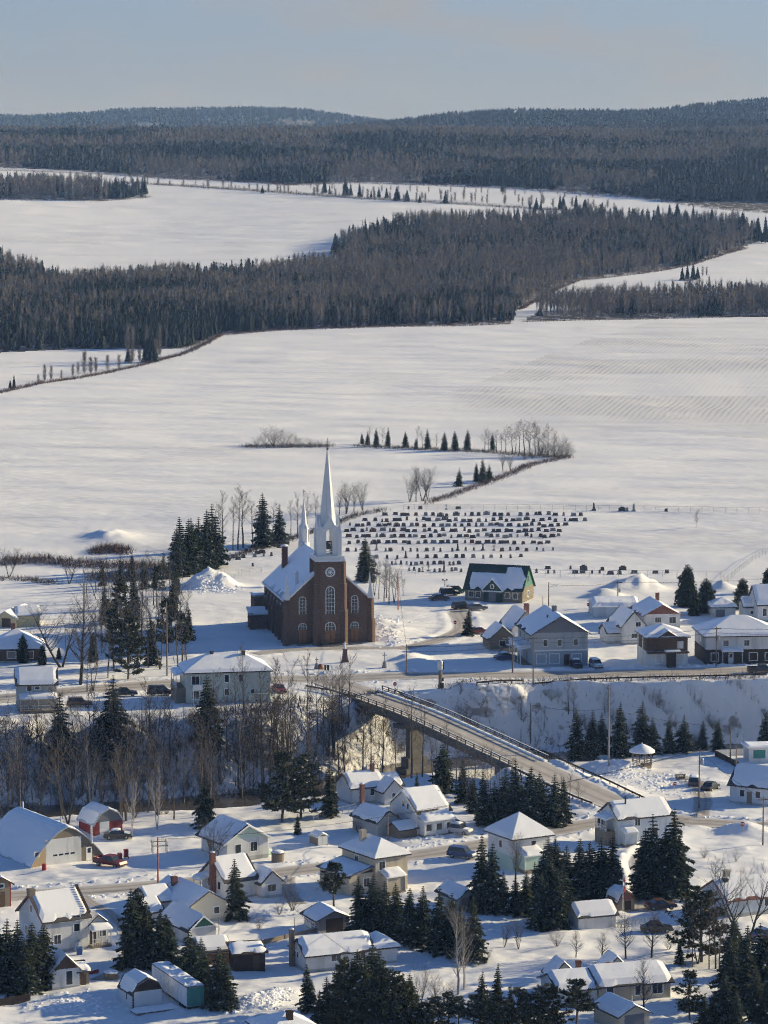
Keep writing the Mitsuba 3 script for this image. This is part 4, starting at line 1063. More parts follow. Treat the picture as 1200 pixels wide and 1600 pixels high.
# round window
rz = 14.9; cx = TX0 + uc
ring = M(); n = 20
for i in range(n):
    a, b = 2 * math.pi * i / n, 2 * math.pi * (i + 1) / n
    ring.prism([(cx + r * math.cos(t), TY0, rz + r * math.sin(t)) for r, t in ((.78, a), (1.0, a), (1.0, b), (.78, b))], np.array([0, .03, 0]), np.array([0, -.06, 0]))
k = CH.part('round_window', ring, 'trim')
CH.part('pane', M().prism([(cx + .78 * math.cos(2 * math.pi * i / n), TY0, rz + .78 * math.sin(2 * math.pi * i / n)) for i in range(n)], np.array([0, .02, 0]), np.array([0, -.025, 0])), 'pane', k)
sp = M()
for i in range(6):
    t = math.pi * i / 6; dx, dz = math.cos(t), math.sin(t)
    sp.prism([(cx + s1 * .78 * dx - s2 * .04 * dz, TY0, rz + s1 * .78 * dz + s2 * .04 * dx) for s1, s2 in ((-1, -1), (1, -1), (1, 1), (-1, 1))], np.array([0, -.026, 0]), np.array([0, -.05, 0]))
CH.part('mullion', sp, 'trim', k)
CH.part('tower_cornice', M().box(TX0 - .35, TX1 + .35, TY0 - .35, TY1 + .35, TZ - .15, TZ + .35).box(TX0 - .2, TX1 + .2, TY0 - .2, TY1 + .2, TZ + .35, TZ + .95), 'tin_spire')
# belfry: four corner piers, arches open to the sky, gablets
bz, bt = TZ + .95, TZ + 6.6; bx0, bx1, by0, by1 = TX0 + .55, TX1 - .55, TY0 + .55, TY1 - .55
bw = bx1 - bx0; bcx, bcy = (bx0 + bx1) / 2, (by0 + by1) / 2
bf = CH.part('belfry', M().box(bx0, bx0 + 1.45, by0, by0 + 1.45, bz, bt).box(bx1 - 1.45, bx1, by0, by0 + 1.45, bz, bt).box(bx0, bx0 + 1.45, by1 - 1.45, by1, bz, bt).box(bx1 - 1.45, bx1, by1 - 1.45, by1, bz, bt), 'tin_spire')
for (ox, oy, dx, dy) in ((bcx, by0, 1, 0), (bcx, by1, 1, 0), (bx0, bcy, 0, 1), (bx1, bcy, 0, 1)):
    g = M(); hw = bw / 2 - 1.45; inn = np.array([dy * (1 if ox < bcx else -1), dx * (1 if oy < bcy else -1), 0]) * .35
    n = 8; zs = bt - hw - .35
    P = lambda t, z: np.array([ox + dx * t, oy + dy * t, z])
    for i in range(n):
        a, b = math.pi * i / n, math.pi * (i + 1) / n
        g.prism([P(hw * math.cos(a), zs + hw * 1.1 * math.sin(a)), P(hw * math.cos(b), zs + hw * 1.1 * math.sin(b)), P(hw * math.cos(b), bt), P(hw * math.cos(a), bt)], inn * 0, inn)
    CH.part('belfry_arch', g, 'tin_spire', bf)
    CH.part('gablet', M().prism([P(-bw * .36, bt - .2), P(bw * .36, bt - .2), P(0, bt + 2.5)], inn * -.3, inn * 1.6), 'tin_spire', bf)
    CH.part('railing', M().prism([P(-hw, bz + .8), P(hw, bz + .8), P(hw, bz + .95), P(-hw, bz + .95)], inn * .3, inn * .6).prism([P(-.07, bz), P(.07, bz), P(.07, bz + .8), P(-.07, bz + .8)], inn * .3, inn * .6), 'tin_spire', bf)
for x in (bx0 + .15, bx1 - .15):
    for y in (by0 + .15, by1 - .15):
        CH.part('belfry_pinnacle', M().box(x - .42, x + .42, y - .42, y + .42, bz, bt - .8).lathe([(.55, bt - .8), (.42, bt - .4), (0, bt + 2.4)], 4, (x, y, 0), math.pi / 4), 'tin_spire')
CH.part('bell', M().lathe([(0, 1.3), (.35, 1.25), (.5, .6), (.75, .1), (.78, 0)], 14, (bcx, bcy, bz + 1.2)).box(bcx - 1.4, bcx + 1.4, bcy - .1, bcy + .1, bz + 2.5, bz + 2.75).box(bcx - .9, bcx - .75, bcy - .6, bcy + .6, bz, bz + 2.4).box(bcx + .75, bcx + .9, bcy - .6, bcy + .6, bz, bz + 2.4), 'dark_metal')
CH.part('belfry_floor', M().box(bx0 + .1, bx1 - .1, by0 + .1, by1 - .1, bz - .3, bz + .06), 'snow_cap')
CH.part('belfry_deck', M().box(bx0, bx1, by0, by1, bt, bt + .3), 'tin_spire')
sp0 = bt + .3
spire = CH.part('spire', M().lathe([(2.05, sp0 - .1), (1.72, sp0 + .7), (1.5, sp0 + 2.2), (.78, sp0 + 9), (.10, sp0 + 15.3), (0, sp0 + 15.4)], 8, (bcx, bcy, 0), math.pi / 8), 'tin_spire')
for i in range(8):
    t = math.pi / 8 + i * math.pi / 4
    CH.part('spire_seam', M().tube([(bcx + r * math.cos(t), bcy + r * math.sin(t), sp0 + z) for r, z in ((1.73, .7), (1.51, 2.2), (.79, 9), (.12, 15.2))], .055, 4), 'white', spire)
CH.part('cross', M().tube([(bcx, bcy, sp0 + 15.2), (bcx, bcy, sp0 + 17.7)], .07, 6).tube([(bcx - .55, bcy, sp0 + 16.9), (bcx + .55, bcy, sp0 + 16.9)], .07, 6).lathe([(0, .3), (.22, .15), (.25, 0), (.2, -.15), (0, -.3)], 8, (bcx, bcy, sp0 + 15.5)), 'dark_metal', spire)
# rear fleche on the ridge
fy, fz = L_ - 1.2, EV + RI
fx = W_ / 2
fl = CH.part('rear_turret', M().lathe([(1.25, fz - 1.5), (1.25, fz + .4), (1.0, fz + .5), (.95, fz + 3.0), (1.15, fz + 3.2)], 8, (fx, fy, 0), math.pi / 8), 'tin_spire')
for i in range(8):
    t = i * math.pi / 4 + math.pi / 8
    CH.part('turret_fin', M().tube([(fx + 1.0 * math.cos(t), fy + 1.0 * math.sin(t), fz + .3), (fx + 1.05 * math.cos(t), fy + 1.05 * math.sin(t), fz + 3.4), (fx + .8 * math.cos(t), fy + .8 * math.sin(t), fz + 4.1)], .13, 5), 'tin_spire', fl)
CH.part('turret_spire', M().lathe([(1.12, fz + 3.2), (.7, fz + 4.2), (.3, fz + 7.5), (0, fz + 10.2)], 8, (fx, fy, 0), math.pi / 8), 'tin_spire', fl)
CH.part('turret_cross', M().tube([(fx, fy, fz + 10), (fx, fy, fz + 11.6)], .05, 5).tube([(fx - .35, fy, fz + 11.1), (fx + .35, fy, fz + 11.1)], .05, 5), 'dark_metal', fl)
CH.chimney(3.6, L_ - 5.0, EV + 7.7, 1.15, o=nave)
CH.part('chimney_snow', M().lathe([(.7, EV + 7.7), (.62, EV + 7.95), (.3, EV + 8.1), (0, EV + 8.12)], 8, (3.6, L_ - 5, 0)), 'snow_cap', nave['roof'], smooth=True)
# transept-like sacristy and low annexes at the far left corner
CH.vol(-2.6, L_ - 3.4, 2.5, 5.2, 6.4, 'shedx', .01, ov=.25, wall='brick', roofm='tinroof', base=None, ends=.25, wallname='sacristy_wall', seed=3)
CH.vol(-4.4, L_ - 9.2, 4.3, 3.6, 3.4, 'shedx', .9, ov=.3, wall='brick', roofm='tinroof', base=None, ends=.3, wallname='annex_wall', seed=4)
CH.part('roof_ladder', M().box(3.1, 3.25, .4, .55, EV + 2.7, EV + 3.8), 'tin_spire')
CH.part('dormer_vent', M().lathe([(.35, EV + 1.4), (.35, EV + 4.6), (.45, EV + 4.7), (0, EV + 5.4)], 6, (2.6, 4.6, 0)), 'metal_white', nave['roof'])


def solo(name, label, cat, mesh, m, C, a=0., group=None, smooth=False):
    k = thing(name, label, cat, group)
    part(k, None, mesh.out(frame(C, a)), m, smooth)
    return k


# monuments in front of the church
def figure(z0, sc):
    """robed statue with open arms, one lathed body with head and arms"""
    m = M().lathe([(r * sc, z0 + z * sc) for r, z in ((.32, 0), (.30, .5), (.26, .95), (.30, 1.3), (.26, 1.45), (.09, 1.52), (.08, 1.58), (.13, 1.66), (.14, 1.76), (.10, 1.86), (0, 1.9))], 10)
    for s in (-1, 1): m.tube([(s * .22 * sc, 0, z0 + 1.38 * sc), (s * .5 * sc, -.08 * sc, z0 + 1.25 * sc), (s * .62 * sc, -.3 * sc, z0 + 1.42 * sc), (s * .66 * sc, -.36 * sc, z0 + 1.5 * sc)], [.1 * sc, .085 * sc, .06 * sc, .03 * sc], 6)
    return m


h = house('statue_monument', 'white robed statue on tall tapering dark stone pedestal before the church', 539, 1035, 8, 'statue')
h.part('pedestal', M().lathe([(.95, -.8), (.95, .35), (.78, .4), (.52, 2.3), (.62, 2.35), (.62, 2.6)], 4, (0, 0, 0), math.pi / 4), 'granite_red')
h.part('figure', figure(2.6, .8), 'statue_white', smooth=True)
h = house('cross_monument', 'small cross on a tapering stone cone between statue and street pole', 601, 1042, 8, 'monument')
h.part('pedestal', M().lathe([(.55, -.6), (.5, .2), (.34, 1.15), (0, 1.25)], 10), 'granite_grey')
h.part('cross', M().box(-.06, .06, -.06, .06, 1.1, 3.0).box(-.42, .42, -.055, .055, 2.35, 2.5), 'granite_grey')
h = house('calvary_cone', 'grey stone cone with small cross beside an orange heap on the church lawn', 495, 1045, 8, 'monument')
h.part('pedestal', M().lathe([(.6, -.6), (.5, .3), (.3, 1.1), (0, 1.2)], 10), 'granite_grey'); h.part('cross', M().box(-.06, .06, -.06, .06, 1.0, 2.3).box(-.35, .35, -.05, .05, 1.75, 1.9), 'dark_metal')
solo('orange_tarp', 'orange covered bush beside the stone cone on the church lawn', 'bush', M().lathe([(.62, -.2), (.66, .3), (.45, .75), (.15, .95), (0, 1.0)], 9), 'orange', G(501, 1045), smooth=True)
h = house('twin_board', 'pair of small dark boards standing on the church lawn', 511, 1048, 12, 'sign')
for x in (-.35, .2): h.part('board', M().box(x - .2, x + .2, -.05, .05, .15, 1.15), 'darkgreen'); h.part('leg', M().box(x - .03, x + .03, -.04, .04, -.4, .15), 'darkgreen')
h = house('totem_sign', 'tall carved white and dark post standing by the road across from the church', 688, 1075, 10, 'sculpture')
h.part('post', M().lathe([(.42, -.5), (.45, .6), (.33, 1.1), (.36, 2.6), (.3, 3.4)], 8), 'weathered'); h.part('carved_figure', M().lathe([(.3, 3.4), (.5, 3.6), (.48, 4.3), (.55, 4.8), (.3, 5.2), (0, 5.3)], 8), 'statue_white', smooth=True)
h.part('side_panel', M().box(.35, .62, -.25, .25, 3.5, 4.9).box(.2, .6, -.2, .2, 1.3, 1.9), 'darkbrown'); h.part('base_carving', M().box(-.15, .55, -.55, -.3, .0, 1.0), 'darkbrown')
# gazebo
h = house('gazebo', 'round wooden gazebo with domed snow roof near the river row of spruces', 1003, 1194, 10, 'gazebo')
for i in range(8):
    t = i * math.pi / 4; x, y = 1.75 * math.cos(t), 1.75 * math.sin(t)
    h.part('post', M().box(x - .07, x + .07, y - .07, y + .07, -.3, 2.3), 'weathered')
    t2 = t + math.pi / 4; p, q2 = np.array([x, y, 0]), np.array([1.75 * math.cos(t2), 1.75 * math.sin(t2), 0])
    h.part('rail', M().tube([p + [0, 0, .95], q2 + [0, 0, .95]], .06, 4).tube([p + [0, 0, .6], q2 + [0, 0, .6]], .04, 4).tube([p + [0, 0, .3], q2 + [0, 0, .3]], .04, 4), 'weathered')
h.part('floor', M().lathe([(0, .1), (1.9, .1), (1.9, -.4)], 8), 'weathered')
k = h.part('roof', M().lathe([(2.35, 2.2), (2.3, 2.32), (0, 3.35)], 8), 'brown'); h.part('roof_snow', M().lathe([(2.32, 2.34), (2.25, 2.62), (1.5, 3.15), (.6, 3.6), (.12, 3.72), (.1, 3.95), (0, 3.97)], 16), 'snow_cap', k, smooth=True)
# well house tub
h = house('wooden_tub', 'round slatted wooden tub with snow lid in front of pale green house', 434, 1347, 0, 'tub')
for i in range(12):
    t = 2 * math.pi * i / 12; w_ = .24
    h.part('slat', M().prism([(.88 * math.cos(t) - w_ * math.sin(t) * s1 , .88 * math.sin(t) + w_ * math.cos(t) * s1, 0) for s1 in (-1, 1)] + [(.96 * math.cos(t) + w_ * -math.sin(t) * s1, .96 * math.sin(t) + w_ * math.cos(t) * s1, 0) for s1 in (1, -1)], np.array([0, 0, -.4]), np.array([0, 0, 1.35])), 'weathered')
h.part('lid', M().lathe([(1.05, 1.3), (1.05, 1.45), (0, 1.5)], 12), 'brown'); h.part('snow_cap', M().lathe([(1.0, 1.46), (.9, 1.65), (.5, 1.75), (0, 1.8)], 12), 'snow_cap', smooth=True)

# ================================================================ bridge
bk = thing('road_bridge', 'concrete road bridge on a single pier crossing the wooded river gully', 'bridge')
bp = dense(ROAD_BRIDGE, .8); b = BR1 - BR0
uu = ((bp[:, :2] - BR0[:2]) @ b[:2]) / (b[:2] @ b[:2]); sel = bp[(uu > -.06) & (uu < 1.05)]
tg = np.gradient(sel[:, :2], axis=0); tg /= np.linalg.norm(tg, axis=1, keepdims=True); nn = np.stack([-tg[:, 1], tg[:, 0]], -1)


def along(o0, o1, z0, z1, lo=0, hi=None):
    """a bar of the bridge between two offsets across and two heights relative to the road"""
    m = M(); S, N = sel[lo:hi], nn[lo:hi]
    c = [np.concatenate([S[:, :2] + N * o, S[:, 2:3] + z], 1) for o, z in ((o0, z0), (o1, z0), (o1, z1), (o0, z1))]
    for i in range(4): m.grid(np.stack([c[i], c[(i + 1) % 4]], 1))
    m.poly([c[i][0] for i in range(4)]); m.poly([c[3 - i][-1] for i in range(4)])
    return m


part(bk, 'deck', along(-4.3, 4.3, -.55, -.02), 'concrete')
for o in (-3.4, -1.2, 1.2, 3.4): part(bk, 'girder', along(o - .25, o + .25, -1.6, -.55), 'concrete')
for o, nm in ((-4.15, 'parapet'), (4.15, 'parapet')):
    part(bk, nm, along(o - .16, o + .16, -.02, .22), 'concrete')
    r = part(bk, 'handrail', along(o - .07, o + .07, .92, 1.06), 'darkbrown'); part(bk, 'rail_snow', along(o - .11, o + .11, 1.06, 1.16), 'snow_cap', parent=None) if False else None
    part(r, 'rail_snow', along(o - .07, o + .07, 1.06, 1.10), 'snow_cap'); part(bk, 'mid_rail', along(o - .04, o + .04, .5, .58), 'darkbrown')
    for i in range(0, len(sel), 3):
        c = np.array([*(sel[i, :2] + nn[i] * o), sel[i, 2]])
        part(bk, 'rail_post', M().box(c[0] - .11, c[0] + .11, c[1] - .11, c[1] + .11, c[2] + .2, c[2] + 1.0), 'concrete')
part(bk, 'snow_strip', along(3.2, 3.98, .0, .22), 'snow_cap'); part(bk, 'snow_strip', along(-3.98, -3.6, .0, .12), 'snow_cap')
i = int(np.argmin(np.linalg.norm(sel[:, :2] - plane(640, 1113, -1)[:2], axis=1)))
c = sel[i]; ang = math.degrees(math.atan2(tg[i, 1], tg[i, 0])); fr = frame([c[0], c[1], 0], ang)
part(bk, 'pier', M().prism([(-.6, -1.5, 0), (.6, -1.5, 0), (.6, 1.5, 0), (-.6, 1.5, 0)], np.array([0, 0, -14.]), np.array([0, 0, c[2] - 1.9])).out(fr), 'concrete')
part(bk, 'pier_cap', M().box(-1.2, 1.2, -4, 4, c[2] - 2.6, c[2] - 1.9).out(fr), 'concrete'); part(bk, 'pier_footing', M().box(-1.5, 1.5, -3, 3, -14, -11.0).box(-1.05, 1.05, -2.2, 2.2, -11, -9.2).out(fr), 'concrete')
for i in (3, len(sel) - 5):
    c = sel[i]; fr = frame([c[0], c[1], 0], math.degrees(math.atan2(tg[i, 1], tg[i, 0])))
    part(bk, 'abutment', M().box(-.8, .8, -4.6, 4.6, c[2] - 7, c[2] - .56).out(fr), 'concrete')
b0 = sel[0]


# guard rails: posts each, one beam
def guard(label, pts, m='weathered', hgt=.75, step=2.4, group=None):
    P = dense(np.array(pts), step); k = thing('guard_rail', label, 'guard rail', group)
    for p in P: part(k, 'post', M().box(p[0] - .08, p[0] + .08, p[1] - .08, p[1] + .08, p[2] - .4, p[2] + hgt), m)
    t = np.gradient(P[:, :2], axis=0); t /= np.linalg.norm(t, axis=1, keepdims=True); n = np.stack([-t[:, 1], t[:, 0]], -1)
    bm_ = M()
    c = [np.concatenate([P[:, :2] + n * o, P[:, 2:3] + z], 1) for o, z in ((-.12, hgt - .3), (-.06, hgt - .3), (-.06, hgt), (-.12, hgt))]
    for i in range(4): bm_.grid(np.stack([c[i], c[(i + 1) % 4]], 1))
    part(k, 'beam', bm_, m)


def gpts(px): return [G(x, y) for x, y in px]


guard('dark guard rail along the left side of the bridge approach', gpts([(478, 1077), (520, 1083), (560, 1094), (572, 1100)]), 'darkbrown')
guard('low guard rail bounding the snow triangle right of the bridge approach', gpts([(618, 1083), (640, 1091), (668, 1104)]), 'darkbrown')
guard('brown guard rail at the bluff edge in front of the corner building', gpts([(745, 1070), (790, 1067), (833, 1066)]), 'brown')
guard('long dark guard rail at the bluff edge right of the poles', gpts([(836, 1066), (920, 1063), (1010, 1061), (1100, 1059), (1215, 1056)]), 'darkbrown', .5)
guard('guard rail right of the lower bridge road, past the gazebo', [p + [0, 0, .0] for p in gpts([(822, 1168), (850, 1180), (900, 1202), (960, 1229), (1010, 1250), (1058, 1268)])], 'darkbrown')
guard('guard rail left of the lower bridge road, near the spruces', gpts([(800, 1204), (850, 1227), (900, 1248), (930, 1262)]), 'darkbrown')

# ================================================================ cemetery
rng = random.Random(7)
GM = {}


def gravemesh(kind):
    m = M()
    if kind == 0: m.box(-.62, .62, -.22, .22, -.3, .2).prism([(-.5, -.1, .2), (.5, -.1, .2), (.5, -.1, .82), (.3, -.1, .95), (-.3, -.1, .95), (-.5, -.1, .82)], np.zeros(3), np.array([0, .2, 0]))
    if kind == 1: m.box(-.85, .85, -.25, .25, -.3, .22).box(-.72, .72, -.12, .12, .22, .85)
    if kind == 2: m.box(-.36, .36, -.22, .22, -.3, .2).prism([(-.27, -.08, .2), (.27, -.08, .2), (.27, -.08, .8), (.14, -.08, .98), (-.14, -.08, .98), (-.27, -.08, .8)], np.zeros(3), np.array([0, .16, 0]))
    if kind == 3: m.box(-.35, .35, -.3, .3, -.3, .3).box(-.09, .09, -.09, .09, .3, 1.6).box(-.36, .36, -.08, .08, 1.1, 1.25)
    if kind == 4: m.box(-.5, .5, -.5, .5, -.3, .35).lathe([(.42, .35), (.34, .9), (.26, 1.9), (0, 2.15)], 4, (0, 0, 0), math.pi / 4)
    if kind == 5: m.box(-1.0, 1.0, -.28, .28, -.3, .2).box(-.95, -.55, -.12, .12, .2, .9).box(-.5, .5, -.14, .14, .2, 1.15).box(.55, .95, -.12, .12, .2, .9)
    return m.out()


GK = {(k, m): mikit.ply(gravemesh(k), m) for k in range(6) for m in ('granite', 'granite_grey', 'granite_red')}
GLAB = ['dark upright headstone in the snowy cemetery right of the church', 'wide dark family headstone in the snowy cemetery rows', 'narrow dark headstone in the snowy cemetery rows', 'cross topped grave marker in the snowy cemetery', 'obelisk grave marker in the snowy cemetery', 'three part family gravestone in the snowy cemetery']
ngrave = 0


def grave(px, py, kind, lab=None, grp=None):
    global ngrave
    if ngrave >= 298: return
    ngrave += 1
    c = G(px, py); m = rng.choice(['granite'] * 7 + ['granite_grey'] * 2 + ['granite_red'] * 2)
    k = thing('headstone', lab or GLAB[kind], 'headstone', grp or ('cemetery ' + ['headstones', 'wide headstones', 'narrow headstones', 'grave crosses', 'obelisks', 'three part stones'][kind]))
    s = rng.uniform(.8, 1.0)
    part(k, None, GK[kind, m], m, tw=T().translate(c.tolist()).rotate([0, 0, 1], rng.uniform(-4, 4) + 3).rotate([0, 1, 0], rng.uniform(-2, 2)).scale(s))


rows = [(497, 230, 1180, 26), (522, 140, 1195, 32), (546, 60, 1110, 32), (572, 50, 1085, 32), (598, 60, 1080, 32), (628, 60, 1020, 27), (662, 60, 1045, 25), (695, 100, 900, 18), (727, 260, 660, 16), (758, 340, 640, 12)]
ORD = 'first second third fourth fifth sixth seventh eighth ninth tenth eleventh twelfth thirteenth fourteenth fifteenth sixteenth seventeenth eighteenth nineteenth twentieth'.split()
ORD += ['twenty-' + o for o in ORD[:9]] + ['thirtieth'] + ['thirty-' + o for o in ORD[:9]]
KN = ['dark upright headstone', 'wide dark headstone', 'narrow dark headstone', 'grave cross', 'obelisk gravestone', 'three part gravestone']
for ri, (y, x0, x1, n) in enumerate(rows):
    for i in range(n):
        x = x0 + (x1 - x0) * (i + rng.uniform(.2, .8)) / n
        if not (625 < x < 930 and y > 715):
            r = rng.random(); old = y > 640
            kind = (2 if r < .62 else 0 if r < .85 else 3 if r < .93 else 4) if old else (1 if r < .34 else 0 if r < .84 else 5 if r < .90 else 2)
            grave(520 + x / 3, 640 + (y + rng.uniform(-3.5, 3.5)) / 3, kind, f'{KN[kind]}, {ORD[i]} from the left in the {ORD[ri]} cemetery row from the back')
def gline(items, text, grp):
    for i, (x, y, kind) in enumerate(sorted(items)): grave(x, y, kind, f'{KN[kind]}, {ORD[i]} from left {text}', grp)


gline([(520 + x / 3, 640 + y / 3, k) for x, y, k in ((355, 466, 2), (410, 466, 0), (532, 468, 3), (588, 467, 1))], 'along the back fence behind the cemetery rows', 'back fence stones')
gline([(520 + x / 3, 640 + y / 3, k) for x, y, k in ((1008, 747, 1), (1114, 748, 2), (1175, 749, 5), (955, 765, 2), (1009, 766, 2), (1038, 766, 2), (1136, 768, 1), (1170, 768, 1))], 'just right of the green hall at the front fence', 'hall side stones')
gline([(912, 891, 5), (941, 891, 0), (973, 891, 5), (925, 896, 2), (937, 896, 2), (954, 897, 1), (968, 897, 0), (991, 896, 1), (1024, 896, 1), (1042, 896, 0)], 'at the right end of the front cemetery fence', 'front fence stones')
gline([(928, 798, 4), (972, 798, 5), (980, 799, 2), (990, 798, 4), (1041, 799, 0)], 'along the empty right part of the back fence', 'lone back fence stones')
gline([(x, y, rng.choice((0, 0, 2, 1))) for x, y in ((385, 862), (391, 862), (402, 866), (398, 870), (410, 864), (412, 869), (424, 869), (395, 884), (372, 874), (365, 872), (420, 850), (426, 848), (433, 846), (448, 845), (455, 842), (443, 852), (436, 856), (380, 872))], 'in the small plot left behind the church', 'left plot stones')


# chain link fences: each post, the top rail and a thin mesh of wires
def fence(label, pts, step, hgt=1.5, wires=3):
    P = dense(np.array(pts), step); P[:, 2] = hfast(P[:, 0], P[:, 1]); k = thing('wire_fence', label, 'fence')
    for p in P[:120]: part(k, 'post', M().tube([(p[0], p[1], p[2] - .3), (p[0], p[1], p[2] + hgt)], .05, 5), 'grey_metal')
    for j in range(wires):
        z = hgt * (1 - j / wires * .9) - .03
        part(k, 'rail' if j == 0 else 'wire', M().tube(P + [0, 0, z], .035 if j == 0 else .014, 4), 'grey_metal')


fence('wire fence along the back of the cemetery, running right across the snow', gpts([(630, 797), (720, 797), (860, 798), (1000, 799), (1230, 803)]), 3.0)
fence('wire fence along the front of the cemetery above the green gabled hall', gpts([(560, 902), (650, 899), (760, 898), (900, 901), (1020, 902), (1128, 903)]), 3.4)
fence('wire fence climbing to the right edge at the end of the cemetery', gpts([(1128, 912), (1150, 896), (1175, 878), (1225, 852)]), 2.5)
fence('wire fence behind the church yard at left below the dark conifers', gpts([(340, 902), (380, 899), (412, 896)]), 3.0)
fence('white picket fence in front of the twin wing house', gpts([(490, 1283), (530, 1272), (565, 1262)]), 1.5, 1.1, 2)
# rink boards
P = dense(np.array(gpts([(1117, 1182), (1145, 1196), (1172, 1211)])), 2.4); k = thing('rink_fence', 'dark board wall around the snowy rink near the gazebo, right', 'fence')
for a, b2 in zip(P[:-1], P[1:]): part(k, 'board', M().prism([a - [0, 0, .4], b2 - [0, 0, .4], b2 + [0, 0, 1.1], a + [0, 0, 1.1]], np.zeros(3), np.array([.08, .06, 0])), 'darkbrown')
P = dense(np.array(gpts([(1117, 1181), (1160, 1180), (1220, 1178)])), 2.4); k = thing('rink_fence', 'white board wall behind the snowy rink, below the river spruces', 'fence')
for a, b2 in zip(P[:-1], P[1:]): part(k, 'board', M().prism([a - [0, 0, .4], b2 - [0, 0, .4], b2 + [0, 0, 1.1], a + [0, 0, 1.1]], np.zeros(3), np.array([.0, .1, 0])), 'white')
k = thing('board_fence', 'snow topped dark board fence at the bottom left edge', 'fence'); P = dense(np.array(gpts([(-10, 1573), (52, 1562)])), 1.0)
for a, b2 in zip(P[:-1], P[1:]): part(k, 'board', M().prism([a - [0, 0, .4], b2 - [0, 0, .4], b2 + [0, 0, .9], a + [0, 0, .9]], np.zeros(3), np.array([.0, .1, 0])), 'darkbrown')
k = thing('yard_fence', 'long low dark fence across the yard above the white bungalow', 'fence'); P = dense(np.array(gpts([(360, 1484), (400, 1476), (450, 1464), (545, 1447)])), 1.6)
for a, b2 in zip(P[:-1], P[1:]): part(k, 'board', M().prism([a - [0, 0, .3], b2 - [0, 0, .3], b2 + [0, 0, .55], a + [0, 0, .55]], np.zeros(3), np.array([.0, .06, 0])), 'weathered')
k = thing('picket_fence', 'pale picket fence between white garage and flag pole', 'fence'); P = dense(np.array(gpts([(960, 1452), (990, 1446), (1030, 1441)])), .55)
for a in P: part(k, 'picket', M().box(a[0] - .09, a[0] + .09, a[1] - .03, a[1] + .03, a[2] - .3, a[2] + 1.0), 'cream')
part(k, 'rail', M().tube(P + [0, .05, .7], .05, 4), 'cream')


# ================================================================ trees
def tri_leafs(base, tip, wid, side):
    """flat slivers: base (n,3), tip (n,3), width along side (n,3) -> triangles"""
    a, b = base - side * wid[:, None] / 2, base + side * wid[:, None] / 2
    v = np.stack([a, b, tip], 1).reshape(-1, 3)
    return v, np.arange(len(v)).reshape(-1, 3)


def unit(v): return v / (np.linalg.norm(v, axis=-1, keepdims=True) + 1e-9)


def conifer(seed, R=.2, levels=24, per=8, leaf=7, low=.07, droop=.35, power=.85, ragged=.35):
    """spruce of height 1: whorls of drooping branches, each set with needle sprays. Returns trunk, crown, snow"""
    r = np.random.default_rng(seed)
    B, Tp, Wd, Sd, SN = [], [], [], [], []
    for i in range(levels):
        f = i / (levels - 1); z = low + (1 - low) * f ** .92 * .985
        L0 = R * (1 - f) ** power + .012
        n = max(4, int(per * (1 - .45 * f)))
        for j in range(n):
            a = 2 * math.pi * (j + r.random()) / n + i * 1.1
            L = L0 * (1 - ragged * r.random()) * (1.25 if r.random() < .12 else 1)
            d = np.array([math.cos(a), math.sin(a), 0])
            up = .25 * f + .05
            m = leaf if f < .85 else 3
            t = (np.arange(m) + r.random(m)) / m
            pos = d * (L * t)[:, None] + np.array([0, 0, 1]) * (z + L * (up * t - droop * t * t))[:, None]
            lat = np.array([-d[1], d[0], 0])
            s = r.choice([-1, 1], m)[:, None]
            dirn = unit(d * .75 + lat * s * (.35 + .6 * r.random((m, 1))) + np.array([0, 0, -1]) * (.1 + .45 * r.random((m, 1))))
            ln = L * (.32 + .25 * r.random(m)) * (1.05 - .4 * t) + .012
            B.append(pos - dirn * (ln * .25)[:, None]); Tp.append(pos + dirn * ln[:, None]); Wd.append(ln * (.5 + .25 * r.random(m)))
            Sd.append(unit(np.cross(dirn, [0, 0, 1]) + np.array([0, 0, 1]) * r.normal(0, .5, (m, 1))))
            # hanging spray under the branch
            B.append(pos); Tp.append(pos + np.array([0, 0, -1]) * (ln * .55)[:, None] + dirn * (ln * .3)[:, None]); Wd.append(ln * .8); Sd.append(np.broadcast_to(d, (m, 3)))
            if r.random() < .24 and L > .03:
                k = r.random() * .5 + .4; c = d * L * k + np.array([0, 0, z + L * (up * k - droop * k * k) + .006])
                SN.append((c, d, lat, L * (.08 + .08 * r.random())))
    v, f = tri_leafs(np.vstack(B), np.vstack(Tp), np.concatenate(Wd), np.vstack(Sd))
    tr = M().tube([(0, 0, -.06), (0, 0, .3), (0, 0, .97)], [R * .085, R * .065, .004], 6).out()
    sn = M()
    for c, d, l, w in SN:
        sn.add([c - d * w + [0, 0, -.002], c + l * w * .7, c + d * w + [0, 0, -w * .35], c - l * w * .7, c + [0, 0, w * .35]], [[0, 1, 4], [1, 2, 4], [2, 3, 4], [3, 0, 4]])
    return tr, (v, f), sn.out()


